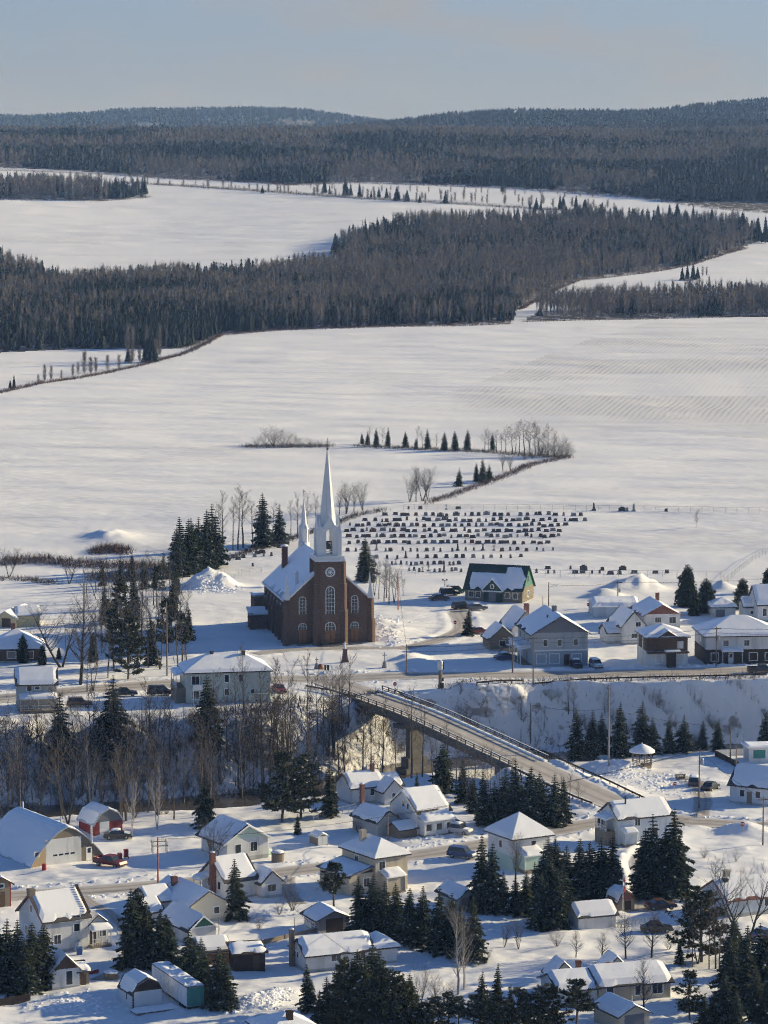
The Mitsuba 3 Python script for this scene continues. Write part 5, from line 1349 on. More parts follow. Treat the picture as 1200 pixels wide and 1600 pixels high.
def pine(seed, R=.27, low=.18, n=20, top=1.0):
    """open pine of height 1: irregular whorls of upswept limbs whose outer halves carry needle tufts"""
    r = np.random.default_rng(seed); B, Tp, Wd, Sd, SN = [], [], [], [], []
    bend = r.normal(0, .012, 2)
    tr = M().tube([(0, 0, -.06), (bend[0], bend[1], .45), (0, 0, .96)], [.017, .012, .003], 6)
    zs = low + (top - low) * np.sort(r.random(n)) ** .85
    for z in zs:
        f = (z - low) / (top - low)
        Lm = R * (math.sin(math.pi * (.22 + .74 * f)) ** .7) * (1.08 - .55 * f) + .02
        for j in range(r.integers(3, 6)):
            a = r.random() * 6.283; L = Lm * r.uniform(.45, 1.15); rise = r.uniform(.0, .45) + .35 * f
            d = np.array([math.cos(a), math.sin(a), 0]); e = d * L + [0, 0, z + rise * L]
            if L > .08: tr.tube([(0, 0, z - .02), d * L * .5 + [0, 0, z + rise * L * .25], e], [.0055, .0035, .0012], 4, False)
            k = max(3, int(L * 42))
            for t in r.uniform(.35, 1.05, k):
                c = d * L * t + np.array([0, 0, z + rise * L * t * t]) + r.normal(0, .016, 3) * [1, 1, .6]
                m = 9; dirn = unit(r.normal(0, 1, (m, 3)) + [0, 0, .3] + d * .8); ln = .026 + .022 * r.random(m)
                p = c + r.normal(0, .008, (m, 3))
                B.append(p); Tp.append(p + dirn * ln[:, None]); Wd.append(ln * .55); Sd.append(unit(np.cross(dirn, r.normal(0, 1, (m, 3)))))
                if r.random() < .045: SN.append((c + [0, 0, .014], .012 + .012 * r.random()))
    v, f = tri_leafs(np.vstack(B), np.vstack(Tp), np.concatenate(Wd), np.vstack(Sd))
    sn = M()
    for c, w in SN: sn.add([c + [w, 0, 0], c + [0, w, 0], c - [w, 0, 0], c - [0, w, 0], c + [0, 0, w * .5]], [[0, 1, 4], [1, 2, 4], [2, 3, 4], [3, 0, 4]])
    return tr.out(), (v, f), sn.out()


def bare(seed, spread=.16, stems=1, n=26, rise=1.5, trunk=.016, first=.25, fork=0., twig=5):
    """leafless tree of height 1. Returns trunk and limbs, twigs"""
    r = np.random.default_rng(seed); tr = M(); B, Tp, Wd, Sd = [], [], [], []

    def sliver(p0, p1, w):
        d = unit(p1 - p0); s = unit(np.cross(d, r.normal(0, 1, 3)))
        B.append(p0); Tp.append(p1); Wd.append(w); Sd.append(s)
    for st in range(stems):
        a0 = r.random() * 6.28; lean = (spread * (.5 + .5 * r.random()) if stems > 1 else .03 * r.random()) * (1 + fork)
        H = 1 - .18 * r.random() * (stems > 1)
        k = np.linspace(0, 1, 6); cx, cy = lean * k ** .8 * math.cos(a0), lean * k ** .8 * math.sin(a0)
        pts = np.stack([cx + r.normal(0, .004, 6), cy + r.normal(0, .004, 6), k * H * .97 - .03 * (k == 0)], -1)
        tr.tube(pts, trunk * (1 - k * .93) * (.75 if stems > 1 else 1), 6)
        for i in range(n // stems + 2):
            t = first + (1 - first) * ((i + r.random()) / (n // stems + 2)) ** .9
            p = np.array([np.interp(t, k, pts[:, j]) for j in range(3)])
            a = r.random() * 6.28; L = spread * (1.1 - .55 * abs(t - .5)) * (.6 + .7 * r.random()) * (1.05 - .5 * t)
            d = unit(np.array([math.cos(a), math.sin(a), rise * (.5 + .8 * r.random())])); ln = L * math.sqrt(1 + rise * rise) * .8
            q = p + d * ln * .55; d2 = unit(d + [0, 0, .35] + r.normal(0, .18, 3)); e = q + d2 * ln * .5
            tr.tube([p, q, e], [trunk * .33 * (1.1 - t), trunk * .2 * (1.1 - t) + .0008, .0006], 4, False)
            for j in range(twig):
                u = .25 + .75 * (j + r.random()) / twig
                s = p + (q - p) * (u / .55) if u < .55 else q + (e - q) * ((u - .55) / .45)
                d3 = unit(d + r.normal(0, .55, 3) + [0, 0, .45]); l3 = ln * (.22 + .3 * r.random())
                s2 = s + d3 * l3
                sliver(s, s2, .0046)
                for _ in range(4):
                    o = s + d3 * l3 * (.2 + .7 * r.random()); sliver(o, o + unit(d3 + r.normal(0, .6, 3) + [0, 0, .3]) * l3 * (.35 + .4 * r.random()), .0034)
    v, f = tri_leafs(np.array(B), np.array(Tp), np.array(Wd), np.array(Sd))
    return tr.out(), (v, f)


PROTO = {}
for i, (R, pw, lv, pr) in enumerate(((.165, .8, 26, 8), (.20, .85, 24, 9), (.145, .75, 28, 8), (.235, .9, 22, 9), (.185, .7, 25, 9))):
    t, c, s = conifer(100 + i, R, lv, pr, 7, power=pw, ragged=(.35, .5, .3, .58, .45)[i])
    PROTO['spruce', i] = [('trunk', mikit.ply(t, 'bark_dark'), 'bark_dark'), ('crown', mikit.ply(c, 'needle' if i % 2 else 'needle_b'), 0), ('snow_patch', mikit.ply(s, 'snow_cap'), 0)]
for i in range(3):   # dense, rounder conifers (cedar like)
    t, c, s = conifer(140 + i, .24, 26, 12, 7, low=.05, droop=-.12, power=.5, ragged=.25)
    PROTO['cedar', i] = [('trunk', mikit.ply(t, 'bark'), 0), ('crown', mikit.ply(c, 'needle_b'), 0)]
for i in range(3):
    t, c, s = pine(170 + i, (.27, .23, .30)[i], (.16, .26, .08)[i], (22, 20, 26)[i])
    PROTO['pine', i] = [('trunk', mikit.ply(t, 'bark'), 0), ('crown', mikit.ply(c, 'needle_pine' if i != 1 else 'needle_b'), 0), ('snow_patch', mikit.ply(s, 'snow_cap'), 0)]
for i, kw in enumerate((dict(spread=.20, n=24, first=.40, rise=1.1), dict(spread=.24, n=26, first=.30, rise=1.0), dict(spread=.17, n=20, first=.5, rise=1.2), dict(spread=.2, n=24, first=.35, stems=2, rise=1.2))):
    t, c = bare(200 + i, **kw); PROTO['aspen', i] = [('trunk', mikit.ply(t, 'bark', smooth=False), 0), ('twigs', mikit.ply(c, 'twig'), 0)]
for i, kw in enumerate((dict(spread=.34, n=44, stems=4, first=.2, rise=1.3, trunk=.02), dict(spread=.30, n=46, stems=1, first=.22, rise=1.1, trunk=.026), dict(spread=.40, n=40, stems=3, first=.25, rise=1.2, trunk=.028, fork=.3))):
    t, c = bare(230 + i, **kw); PROTO['maple', i] = [('trunk', mikit.ply(t, 'bark_dark'), 0), ('twigs', mikit.ply(c, 'twig'), 0)]
for i, kw in enumerate((dict(spread=.2, n=36, stems=2, first=.25, trunk=.018), dict(spread=.22, n=36, first=.2, trunk=.02))):
    t, c = bare(250 + i, **kw); PROTO['birch', i] = [('trunk', mikit.ply(t, 'bark_birch'), 0), ('twigs', mikit.ply(c, 'twig'), 0)]
for i, kw in enumerate((dict(spread=.5, n=36, stems=7, first=.1, rise=1.0, trunk=.02), dict(spread=.42, n=34, stems=6, first=.08, rise=1.4, trunk=.02))):
    t, c = bare(270 + i, **kw); PROTO['shrub', i] = [('stems', mikit.ply(t, 'bark'), 0), ('twigs', mikit.ply(c, 'twig'), 0)]
NVAR = {}
for k, i in PROTO: NVAR[k] = max(NVAR.get(k, 0), i + 1)
NAME = dict(spruce='spruce_tree', cedar='cedar_tree', pine='pine_tree', aspen='bare_tree', maple='bare_tree', birch='birch_tree', shrub='bare_shrub')
rt = random.Random(11)


def tree(kind, px, py, hpx, label, group=None, wide=1.0, var=None, cat=None, at=None, sink=.1):
    """tree whose foot is seen at (px, py) and whose height spans hpx pixels"""
    c = G(px, py) if at is None else np.asarray(at, float)
    H = hpx * depth(c) / FPX / math.cos(PITCH) if hpx > 0 else -hpx
    k = thing(NAME[kind], label, cat or ('shrub' if kind == 'shrub' else 'tree'), group)
    v = var if var is not None else rt.randrange(NVAR[kind])
    rz, wx = rt.uniform(0, 360), wide * rt.uniform(.9, 1.12)
    tw = T().translate([c[0], c[1], c[2] - sink]).rotate([0, 1, 0], rt.uniform(-2.5, 2.5)).rotate([0, 0, 1], rz).scale([H * wx, H * wx, H])
    for nm, p, _ in PROTO[kind, v]: part(k, nm, p, None, tw=tw)
    return k


def trees(kind, items, label, group=None, wide=1.0, cut=30):
    """items: (px, py, hpx[, wide[, own label]]); members of a row are told apart by their order from the left"""
    items = [tuple(it) for it in items]
    grp = sorted([it for it in items if len(it) < 5])
    for it in items:
        px, py, hp = it[:3]; w = it[3] if len(it) > 3 else 1.0
        if len(it) > 4: tree(kind, px, py, hp, it[4], None, wide * w); continue
        i = grp.index(it)
        lab = f'{label}, {ORD[i]} from left' if len(grp) <= 39 else label
        tree(kind, px, py, hp, lab, group, wide * w)


# ---- conifers in the lower village and ravine
trees('spruce', [(175, 1178, 130, 1.25, 'tall full spruce on the bluff left of the big grey house'), (97, 1192, 116, 1.1, 'tall spruce on the bluff in front of the two storey house with porch'), (327, 1162, 118, 1.25, 'tall spruce standing against the big grey green house'),
                 (319, 1296, 98, 1.05, 'narrow spruce at the river edge above the pale green house'), (515, 1276, 92, 1.1, 'spruce left of the twin wing house by the river'), (690, 1240, 80, 1.5, 'snowy spruce under the bridge road, right of the pier'), (724, 1256, 70, 1.4, 'spruce between snowy spruce and the dark row by bridge road'), (651, 1250, 46, 1.0, 'small spruce between river and white porch house'),
                 (465, 1304, 34, 1.2, 'small young spruce in the yard right of the metal shed path'), (745, 1283, 24, 1.4, 'small dark spruce bush beside the parked white car'), (369, 1438, 98, 1.5, 'full lone spruce in front of the tall chimney house'), (375, 1352, 26, 1.4, 'small clipped dark conifer at the corner of pale green house')], '')
for x, y, hp, l in ((440, 1286, 110, 'broad dark pine left of the river spruce, ravine centre'), (470, 1280, 100, 'second broad dark pine in the ravine, right of the first'), (522, 1424, 78, 'open pine in front of the beige house'), (1096, 1502, 118, 'large open pine at the right among bare trunks'), (1078, 1592, 78, 'low broad pine at the corner of the long bungalow'),
                    (1010, 1478, 1, '')):
    if l: tree('pine', x, y, hp, l, wide=1.4)
trees('spruce', [(758, 1288, 84), (772, 1292, 78), (788, 1290, 92), (806, 1288, 104), (826, 1289, 96), (845, 1284, 80), (866, 1290, 86), (882, 1284, 74), (740, 1270, 60)], 'spruce in the dark row between bridge road and pyramid roof', 'spruces below the bridge road', 1.3)
trees('spruce', [(903, 1188, 84), (923, 1186, 78), (941, 1180, 70), (968, 1182, 88), (1003, 1178, 84), (1020, 1178, 60), (1046, 1176, 58), (1068, 1175, 60), (1096, 1174, 50), (1121, 1174, 52), (1194, 1172, 60), (1212, 1172, 70)], 'spruce in the row at the bluff foot by the river', 'river row spruces', 1.3)
trees('spruce', [(752, 1424, 124), (770, 1426, 116), (786, 1428, 70)], 'tall narrow spruce left of the pyramid roofed house', 'spruces left of pyramid house', 1.15)
trees('spruce', [(856, 1400, 92), (871, 1404, 98), (886, 1406, 88), (904, 1408, 100), (922, 1406, 94), (940, 1408, 100), (956, 1408, 104), (838, 1420, 76), (820, 1430, 74), (858, 1440, 110), (878, 1440, 96), (846, 1452, 90), (868, 1452, 100), (806, 1424, 60)], 'black spruce in the dense snow flecked hedge beside the white garage', 'dense hedge spruces', 1.5)
trees('spruce', [(1004, 1398, 108), (1020, 1402, 134), (1036, 1400, 110), (1052, 1402, 142), (1062, 1396, 96)], 'tall spruce in the big clump right of the flag pole', 'flag pole clump', 1.4)
trees('spruce', [(562, 1462, 96), (580, 1464, 100), (600, 1466, 92), (622, 1472, 96), (640, 1476, 92), (660, 1478, 96), (684, 1486, 106), (702, 1490, 98), (738, 1504, 104), (722, 1496, 84), (590, 1440, 60)], 'black spruce in the long hedge below the beige house', 'hedge below beige house', 1.4)
trees('spruce', [(208, 1512, 128, 1.0), (230, 1510, 92), (248, 1516, 98), (268, 1520, 84), (292, 1540, 96), (306, 1552, 88), (322, 1566, 94), (338, 1572, 98), (354, 1576, 92), (345, 1560, 82), (312, 1535, 74)], 'black spruce in the hedge running behind the white trailer', 'trailer hedge spruces', 1.35)
trees('cedar', [(213, 1502, 118), (224, 1506, 100), (258, 1506, 82)], 'bushy brown green cedar in the trailer hedge', 'trailer hedge cedars', .8)
trees('spruce', [(8, 1548, 118), (28, 1546, 112), (48, 1545, 108), (66, 1545, 104), (-8, 1550, 110), (40, 1552, 90)], 'black spruce in the clump at the left edge below the white house', 'left edge spruces', 1.45)
trees('spruce', [(482, 1580, 78, 1.3, 'snow dusted spruce at the left front of the white bungalow pines')], '')
trees('pine', [(534, 1622, 116), (600, 1626, 112), (622, 1620, 96), (560, 1644, 110)], 'large dark pine in the bottom clump before the white bungalow', 'bottom pine clump', 1.0)
trees('spruce', [(578, 1576, 108), (558, 1584, 104), (538, 1598, 98), (594, 1592, 114), (614, 1600, 92), (642, 1606, 88), (514, 1608, 88), (570, 1604, 120), (552, 1620, 116), (586, 1628, 120), (528, 1632, 104), (610, 1634, 104), (634, 1628, 84), (500, 1618, 70)], 'dark spruce standing among the bottom pine clump', 'spruces among bottom pines', 1.5)
trees('spruce', [(752, 1586, 74), (775, 1590, 90), (797, 1592, 58)], 'spruce in the pair beside the left wing of the long bungalow', 'spruces by the bungalow wing', 1.0)
trees('pine', [(676, 1632, 60), (716, 1636, 60), (758, 1640, 66), (808, 1640, 74), (846, 1638, 80), (700, 1640, 66), (740, 1642, 60), (780, 1640, 60), (826, 1640, 66), (862, 1638, 76), (900, 1644, 84), (660, 1640, 50)], 'pine top at the bottom edge before the long bungalow', 'bottom edge pine tops', 1.6)
trees('spruce', [(1148, 1528, 100), (1164, 1560, 116), (1186, 1562, 122), (1204, 1560, 110), (1132, 1604, 90), (1112, 1606, 60), (1140, 1570, 110), (1172, 1580, 110), (1100, 1612, 60), (1210, 1600, 100), (1196, 1520, 70), (1062, 1506, 38)], 'dark spruce in the right bottom corner clump', 'right corner spruces', 1.5)
trees('spruce', [(1182, 1600, 90), (1150, 1612, 70)], 'dark spruce at the bottom right edge', 'bottom right spruces', 1.3)
# ---- conifers on the upper level
trees('spruce', [(284, 898, 92), (296, 897, 88), (308, 893, 86), (320, 890, 96), (333, 886, 100), (276, 902, 78), (302, 888, 80)], 'tall dark spruce in the clump left behind the church', 'church yard clump', 1.3)
trees('spruce', [(411, 854, 86, 1.25, 'spruce left of the church chimney in the tree row'), (437, 849, 64, 1.3, 'lower spruce directly behind the church chimney'), (573, 908, 70, 1.4, 'spruce growing right behind the church'), (731, 992, 46, 1.3, 'lone dark spruce left of the veranda house')], '')
for x, y, hp, l in ((1072, 948, 68, 'large round topped dark conifer behind the bungalow with red gable'), (1104, 958, 56, 'dense oval conifer left of the hip roofed garage'), (1160, 952, 50, 'dark oval conifer behind the little white house'), (1085, 962, 40, 'low dark conifer below the large round topped one'), (1200, 925, 40, 'dark conifer cut by the right edge above blue shaded roof')):
    tree('cedar', x, y, hp, l, wide=1.15)
trees('pine', [(178, 1048, 96), (200, 1062, 104), (188, 985, 80), (285, 1040, 80), (245, 950, 64), (262, 1020, 84)], 'shaggy pine in the creek wood left of the church', 'creek wood pines', .95)
trees('spruce', [(238, 1040, 84), (210, 970, 90), (270, 965, 78), (165, 975, 66), (225, 920, 50), (190, 920, 52), (255, 905, 46), (160, 915, 40), (205, 905, 44), (275, 930, 50), (296, 1000, 60)], 'slim spruce in the creek wood left of the church', 'creek wood spruces', .95)
trees('cedar', [(36, 1035, 46), (66, 1038, 34), (92, 1030, 20)], 'dark garden cedar in front of the brown bungalow', 'bungalow cedars', .9)
trees('cedar', [(145, 1035, 48)], 'small pointed bushy conifer left of the creek wood pines', None, .7)
# field trees
trees('spruce', [(588, 697, 30), (606, 697, 30), (633, 700, 26), (668, 702, 32), (694, 703, 30), (711, 703, 32), (730, 703, 34), (566, 694, 18), (574, 695, 22), (770, 704, 28), (650, 701, 18)], 'small spruce in the field row on the open snow', 'field row spruces', 1.25)
trees('spruce', [(717, 760, 30), (755, 754, 40), (745, 752, 30), (764, 750, 26)], 'spruce in the second field hedge above the cemetery', 'second field hedge spruces', 1.35)
# ---- bare trees
trees('aspen', [(348, 862, 94), (364, 860, 82), (380, 856, 94), (372, 858, 90), (338, 872, 80), (395, 850, 70), (465, 838, 66), (480, 832, 64), (455, 840, 58), (425, 846, 60), (494, 826, 54), (508, 824, 50)], 'tall leafless poplar in the row behind the church', 'poplars behind church')
trees('maple', [(541, 803, 48), (567, 798, 44), (553, 800, 38), (530, 806, 40)], 'leafless tree at the field hedge right of the church spire', 'hedge trees by spire', .8)
trees('aspen', [(578, 692, 26), (598, 693, 24), (652, 698, 32), (660, 700, 26), (682, 702, 24), (757, 706, 38), (764, 706, 34), (776, 707, 34), (790, 708, 42), (801, 709, 44), (812, 710, 50), (820, 711, 54), (828, 712, 56), (836, 712, 52), (846, 712, 52), (856, 712, 46), (866, 712, 42), (876, 712, 34), (886, 712, 28), (842, 711, 48), (806, 709, 40), (783, 708, 32)], 'leafless tree in the field row on the open snow', 'field row bare trees', 1.3)
trees('maple', [(650, 784, 50), (660, 782, 52), (668, 780, 44), (640, 784, 42), (786, 738, 30), (798, 736, 26)], 'leafless tree in the clump left of the second field hedge', 'field clump trees', .8)
trees('shrub', [(842, 714, 18), (850, 713, 22), (858, 714, 20), (866, 714, 24), (874, 714, 22), (882, 715, 20), (890, 715, 16), (832, 716, 16), (820, 718, 14)], 'leafless bush at the right end of the field tree row', 'row end bushes', 1.5)
trees('shrub', [(428, 697, 28), (442, 697, 22), (414, 697, 18), (456, 697, 18), (470, 697, 14), (400, 697, 12), (486, 697, 12), (500, 697, 9)], 'leafless shrub in the isolated thicket above the church roof', 'thicket shrubs', 1.6)
trees('aspen', [(592, 936, 58), (600, 940, 64), (608, 944, 66), (616, 942, 60), (622, 938, 50), (585, 930, 56), (604, 934, 56), (630, 932, 30)], 'leafless tree in the group right behind the church', 'trees right of church')
tree('birch', 1089, 823, 26, 'lone little leafless tree in the empty end of the cemetery field')
trees('maple', [(96, 1042, 92, 1.0, 'gnarled dark forked tree right of the brown bungalow'), (126, 1068, 130, .8, 'tall many stemmed leafless tree by the upper road, left'), (14, 902, 46, .8, 'small leafless tree near the left edge beyond the yellow shed'), (108, 912, 40, .9, 'leafless tree in the creek brush near the tall white pole'), (334, 1352, 72, 1.15, 'leafless spreading tree before the pale green house'), (900, 1494, 40, 1.1, 'small leafless tree behind the bungalow wing'), (978, 1496, 66, .9, 'slanting leafless tree behind the long bungalow, left one'), (1018, 1496, 70, .9, 'leafless tree behind the long bungalow, right one'),
                (1006, 1584, 84, .8, 'leafless tree in front of the long bungalow windows'), (940, 1502, 44, 1.0, 'thin leafless sapling behind the bungalow roof'), (1166, 1474, 130, .9, 'pale spreading birch like tree before red gable house'), (805, 1382, 76, .8, 'leafless tree before the pyramid roofed house'), (680, 1586, 60, .9, 'small leafless tree between hedge and bottom pines'), (655, 1578, 70, .6, 'thin leafless tree left of it near bottom pines'), (810, 1484, 50, .7, 'leafless sapling on snow right of the long hedge'), (788, 1480, 40, .7, 'short sapling on snow right of the long hedge')], '')
trees('birch', [(716, 1552, 134, .9, 'tall pale twin birch before the right end of the long hedge'), (726, 1546, 120, .8, 'second pale birch beside the twin birch')], '')
trees('aspen', [(145, 1080, 74), (136, 1082, 60), (150, 1006, 66), (168, 1060, 84), (200, 1048, 110), (215, 1046, 100), (232, 1042, 92), (250, 1046, 100), (278, 1044, 96), (292, 1040, 90), (205, 935, 60), (180, 940, 60), (222, 950, 70), (240, 945, 72), (265, 935, 64), (150, 925, 50), (132, 930, 50), (172, 1000, 90), (190, 1030, 100), (222, 1020, 96), (240, 1000, 90), (256, 990, 84), (272, 1000, 90), (214, 990, 84), (286, 975, 70), (160, 1010, 70), (228, 905, 46), (245, 915, 50)], 'leafless tree in the creek wood left of the church', 'creek wood bare trees')
# individual tall trees before the grey house and the bridge
for x, y, hp, w, l in ((381, 1132, 118, .7, 'tall thin trunk before the right half of the big grey house'), (410, 1192, 156, 1.0, 'thick trunked tall leafless tree right of the big grey house'), (427, 1170, 140, .7, 'thin trunk just right of the thick trunked tree'), (449, 1176, 150, .8, 'tall thin leafless tree between grey house and bridge approach'), (480, 1222, 198, .6, 'tallest slender trunk rising to the church lawn'), (520, 1180, 130, .7, 'slender leafless tree at the shaded bridge embankment'), (497, 1150, 110, .7, 'slender tree left of the bridge guard rail')):
    tree('aspen', x, y, hp, l, wide=w)
trees('aspen', [(566, 1218, 128), (580, 1216, 116), (598, 1218, 128), (643, 1216, 140), (660, 1214, 118), (732, 1258, 90), (700, 1210, 90), (620, 1214, 84), (712, 1230, 84), (754, 1240, 76), (690, 1236, 96), (726, 1244, 92), (742, 1250, 84), (766, 1250, 84), (784, 1256, 84), (676, 1226, 80), (800, 1252, 70)], 'slender leafless tree before the bridge side', 'trees before bridge', .8)
trees('aspen', [(782, 1200, 60), (798, 1246, 60), (815, 1260, 64), (832, 1262, 56), (890, 1250, 50), (905, 1262, 44), (877, 1262, 52)], 'leafless sapling left of the lower bridge road', 'saplings by bridge road', .9)
trees('aspen', [(888, 1130, 62), (896, 1122, 50), (952, 1120, 60), (815, 1150, 40), (730, 1120, 40), (760, 1112, 30), (850, 1140, 34), (1030, 1100, 30)], 'thin leafless tree on the snowy bluff below the upper road', 'bluff saplings', 1.0)
trees('aspen', [(1108, 1512, 106), (1118, 1514, 120), (1090, 1508, 110), (1124, 1516, 100), (1075, 1498, 80), (1082, 1510, 96), (1136, 1510, 90), (1060, 1490, 60)], 'bare trunk in the stand around the large open pine at right', 'right pine stand trunks', .8)
# ravine wood on the left
rv = random.Random(5); items = []
for i in range(108):
    x = rv.uniform(-20, 545); base = 1296 - 22 * (x / 540) if x < 330 else 1262 - (x - 330) * .13
    y = base - 112 * rv.random() ** 1.5
    items.append((x, y, rv.uniform(84, 140) * (.8 if x > 470 else 1.0), rv.uniform(.75, 1.1)))
items.sort()
for g_, tx in ((items[:36], 'river wood left part'), (items[36:72], 'river wood middle part'), (items[72:], 'river wood right part')):
    trees('aspen', g_, 'slender leafless tree in the ' + tx, 'river wood trees ' + tx.split()[-2])
trees('birch', [(142, 1268, 112), (30, 1262, 120), (246, 1296, 100), (205, 1312, 110), (452, 1262, 88)], 'pale barked slender birch among the river wood', 'river wood birches', .6)
trees('shrub', [(rv.uniform(-10, 540), rv.uniform(1165, 1280), rv.uniform(18, 34)) for _ in range(38)], 'low leafless shrub in the river wood below upper road', 'river wood shrubs', 1.2)
trees('shrub', [(rv.uniform(690, 1210), rv.uniform(1100, 1166), rv.uniform(10, 22)) for _ in range(30)], 'low leafless shrub on the snowy bluff right of the bridge', 'bluff shrubs', 1.4)
trees('shrub', [(458, 1424, 40), (436, 1428, 26), (405, 1450, 22), (1150, 1345, 18), (1100, 1340, 16), (560, 1302, 20), (580, 1300, 16), (700, 1560, 30), (1045, 1482, 26), (870, 1480, 26), (760, 1500, 20), (640, 1560, 26)], 'leafless garden shrub on snow in the lower village', 'garden shrubs', 1.1)


# ================================================================ woods that read as one mass
def scatter(proto, P, H, W, rot, seed=0):
    """copies of a height 1 prototype as one mesh"""
    v, f = proto; n = len(P)
    c, s = np.cos(rot), np.sin(rot)
    x = v[None, :, 0] * (H * W)[:, None]; y = v[None, :, 1] * (H * W)[:, None]
    out = np.stack([x * c[:, None] - y * s[:, None] + P[:, :1], x * s[:, None] + y * c[:, None] + P[:, 1:2], v[None, :, 2] * H[:, None] + P[:, 2:3]], -1).reshape(-1, 3)
    return out, (f[None] + (np.arange(n) * len(v))[:, None, None]).reshape(-1, 3)


def cat(ms):
    m = M()
    for v, f in ms: m.add(v, f)
    return m.out()


def far_bare(seed, n, spread=.16, w=.026, zlo=.25):
    r = np.random.default_rng(seed)
    z0 = r.uniform(zlo, .8, n); a = r.uniform(0, 6.28, n); L = r.uniform(.12, .34, n) * (1.05 - z0 * .5)
    b = np.stack([.02 * np.cos(a), .02 * np.sin(a), z0], -1)
    rad = spread * r.uniform(.3, 1, n) * (1.15 - z0 * .7)
    t = np.stack([rad * np.cos(a), rad * np.sin(a), np.minimum(z0 + L, 1.0)], -1)
    v, f = tri_leafs(b, t, np.full(n, w) * r.uniform(.6, 1.3, n), unit(r.normal(0, 1, (n, 3)) * [1, 1, .2]))
    m = M().add(v, f).tube([(0, 0, -.08), (0, 0, .5), (0, 0, .98)], [.012, .009, .003], 3, False)
    return m.out()


def far_conifer(seed, tiers=7, sides=6, R=.15):
    r = np.random.default_rng(seed); m = M()
    for i in range(tiers):
        f = i / tiers; z = .08 + .88 * f; ra = R * (1 - f) ** .85 + .015; zt = min(1.0, z + .3 * (1 - f) + .08)
        a = np.arange(sides * 2) * math.pi / sides + r.random() * 6
        rr = ra * np.where(np.arange(sides * 2) % 2 == 0, r.uniform(.85, 1.15, sides * 2), .5)
        v = np.vstack([np.stack([rr * np.cos(a), rr * np.sin(a), z - .25 * rr + 0 * a], -1), [[0, 0, zt]]])
        k = sides * 2
        m.add(v, [[j, (j + 1) % k, k] for j in range(k)])
    m.tube([(0, 0, -.08), (0, 0, .1)], [.015, .012], 3, False)
    return m.out()


FB = [far_bare(300 + i, 38, (.15, .18, .13, .2)[i]) for i in range(4)]
FC = [far_conifer(320 + i, 5, 4, (.15, .18, .13)[i]) for i in range(3)]
FB2 = [far_bare(340 + i, 14, .2, .05) for i in range(3)]
FC2 = [far_conifer(350 + i, 2, 4, (.17, .2)[i]) for i in range(2)]
FC3 = [far_conifer(355, 2, 3, .19)]


def wood(X, Y, frac_fn, hb, hc, pb, pc, seed):
    r = np.random.default_rng(seed); Z = hfast(X, Y); P = np.stack([X, Y, Z - .1], -1)
    isc = r.random(len(X)) < frac_fn(X, Y)
    res = []
    for pro, sel, (h0, h1), wv in ((pb, ~isc, hb, (.8, 1.3)), (pc, isc, hc, (.9, 1.3))):
        idx = np.nonzero(sel)[0]; which = r.integers(0, len(pro), len(idx)); ms = []
        for k, p in enumerate(pro):
            q = idx[which == k]
            if len(q): ms.append(scatter(p, P[q], r.uniform(h0, h1, len(q)), r.uniform(*wv, len(q)), r.uniform(0, 6.28, len(q))))
        res.append(cat(ms) if ms else None)
    return res


def sample_poly(poly, dens, seed):
    r = np.random.default_rng(seed); lo, hi = poly.min(0), poly.max(0); n = int((hi - lo).prod() * dens)
    X, Y = r.uniform(lo[0], hi[0], n), r.uniform(lo[1], hi[1], n); k = inpoly(X, Y, poly) & (np.abs(X) < Y * .14 + 10)
    return X[k], Y[k]


def stuff(name, mesh, m, label, category):
    if mesh is None: return
    k = thing(name, label, category, kind='stuff'); part(k, None, mesh, m)


def patchy(scale, lo, hi, seed, edge=0.):
    def fn(X, Y):
        n = meshkit.fbm(P3(X, Y * .7, 1 / scale), 3, seed)
        return np.clip((n - lo) / (hi - lo), 0.03, .97)
    return fn


X, Y = sample_poly(FOREST['main'], 1 / 15., 21)
_pf = patchy(48., .44, .60, 31)
b_, c_ = wood(X, Y, lambda X, Y: np.clip(_pf(X, Y) + .42 * (1 - sstep(1530, 1690, Y)) + .25 * sstep(0, -120, X) * (1 - sstep(1700, 1800, Y)) - .12 - .25 * sstep(1690, 1760, Y) * sstep(0, 60, X), .03, .96), (9, 14), (5, 12.5), FB, FC, 22)
stuff('bare_wood', b_, 'twig_far', 'grey brown leafless wood across the middle distance beyond the white field', 'wood'); stuff('spruce_wood', c_, 'needle_far', 'dark spruces mixed through the middle distance wood', 'wood')
X, Y = sample_poly(FOREST['strip'], 1 / 18., 23)
k = np.random.default_rng(3).random(len(X)) < np.clip((X - 50) / 60., .25, 1); X, Y = X[k], Y[k]
b_, c_ = wood(X, Y, patchy(40., .55, .75, 33), (9, 15), (6, 11), FB, FC, 24)
stuff('bare_wood', b_, 'twig_far', 'strip of leafless trees along the field crest at right', 'wood'); stuff('spruce_wood', c_, 'needle_far', 'dark spruces inside the tree strip at right', 'wood')
X, Y = sample_poly(FOREST['copse'], 1 / 22., 25)
b_, c_ = wood(X, Y, patchy(60., .55, .75, 35), (11, 17), (8, 14), FB, FC, 26)
stuff('bare_wood', b_, 'twig_far', 'leafless copse on the far white field at left', 'wood'); stuff('spruce_wood', c_, 'needle_far', 'few dark spruces inside the left copse', 'wood')
r = np.random.default_rng(40)
n = 30000; Y = 2450 + 1950 * r.random(n) ** 1.35; X = r.uniform(-1, 1, n) * (Y * .137); k = Y > np.interp(X, FARX, FARY) + r.uniform(0, 12, n); X, Y = X[k], Y[k]
near = Y < np.interp(X, FARX, FARY) + 130
b_, c_ = wood(X[near], Y[near], patchy(90., .44, .58, 37), (10, 17), (9, 16), [far_bare(360 + i, 26, .19, .036) for i in range(3)], FC2, 27)
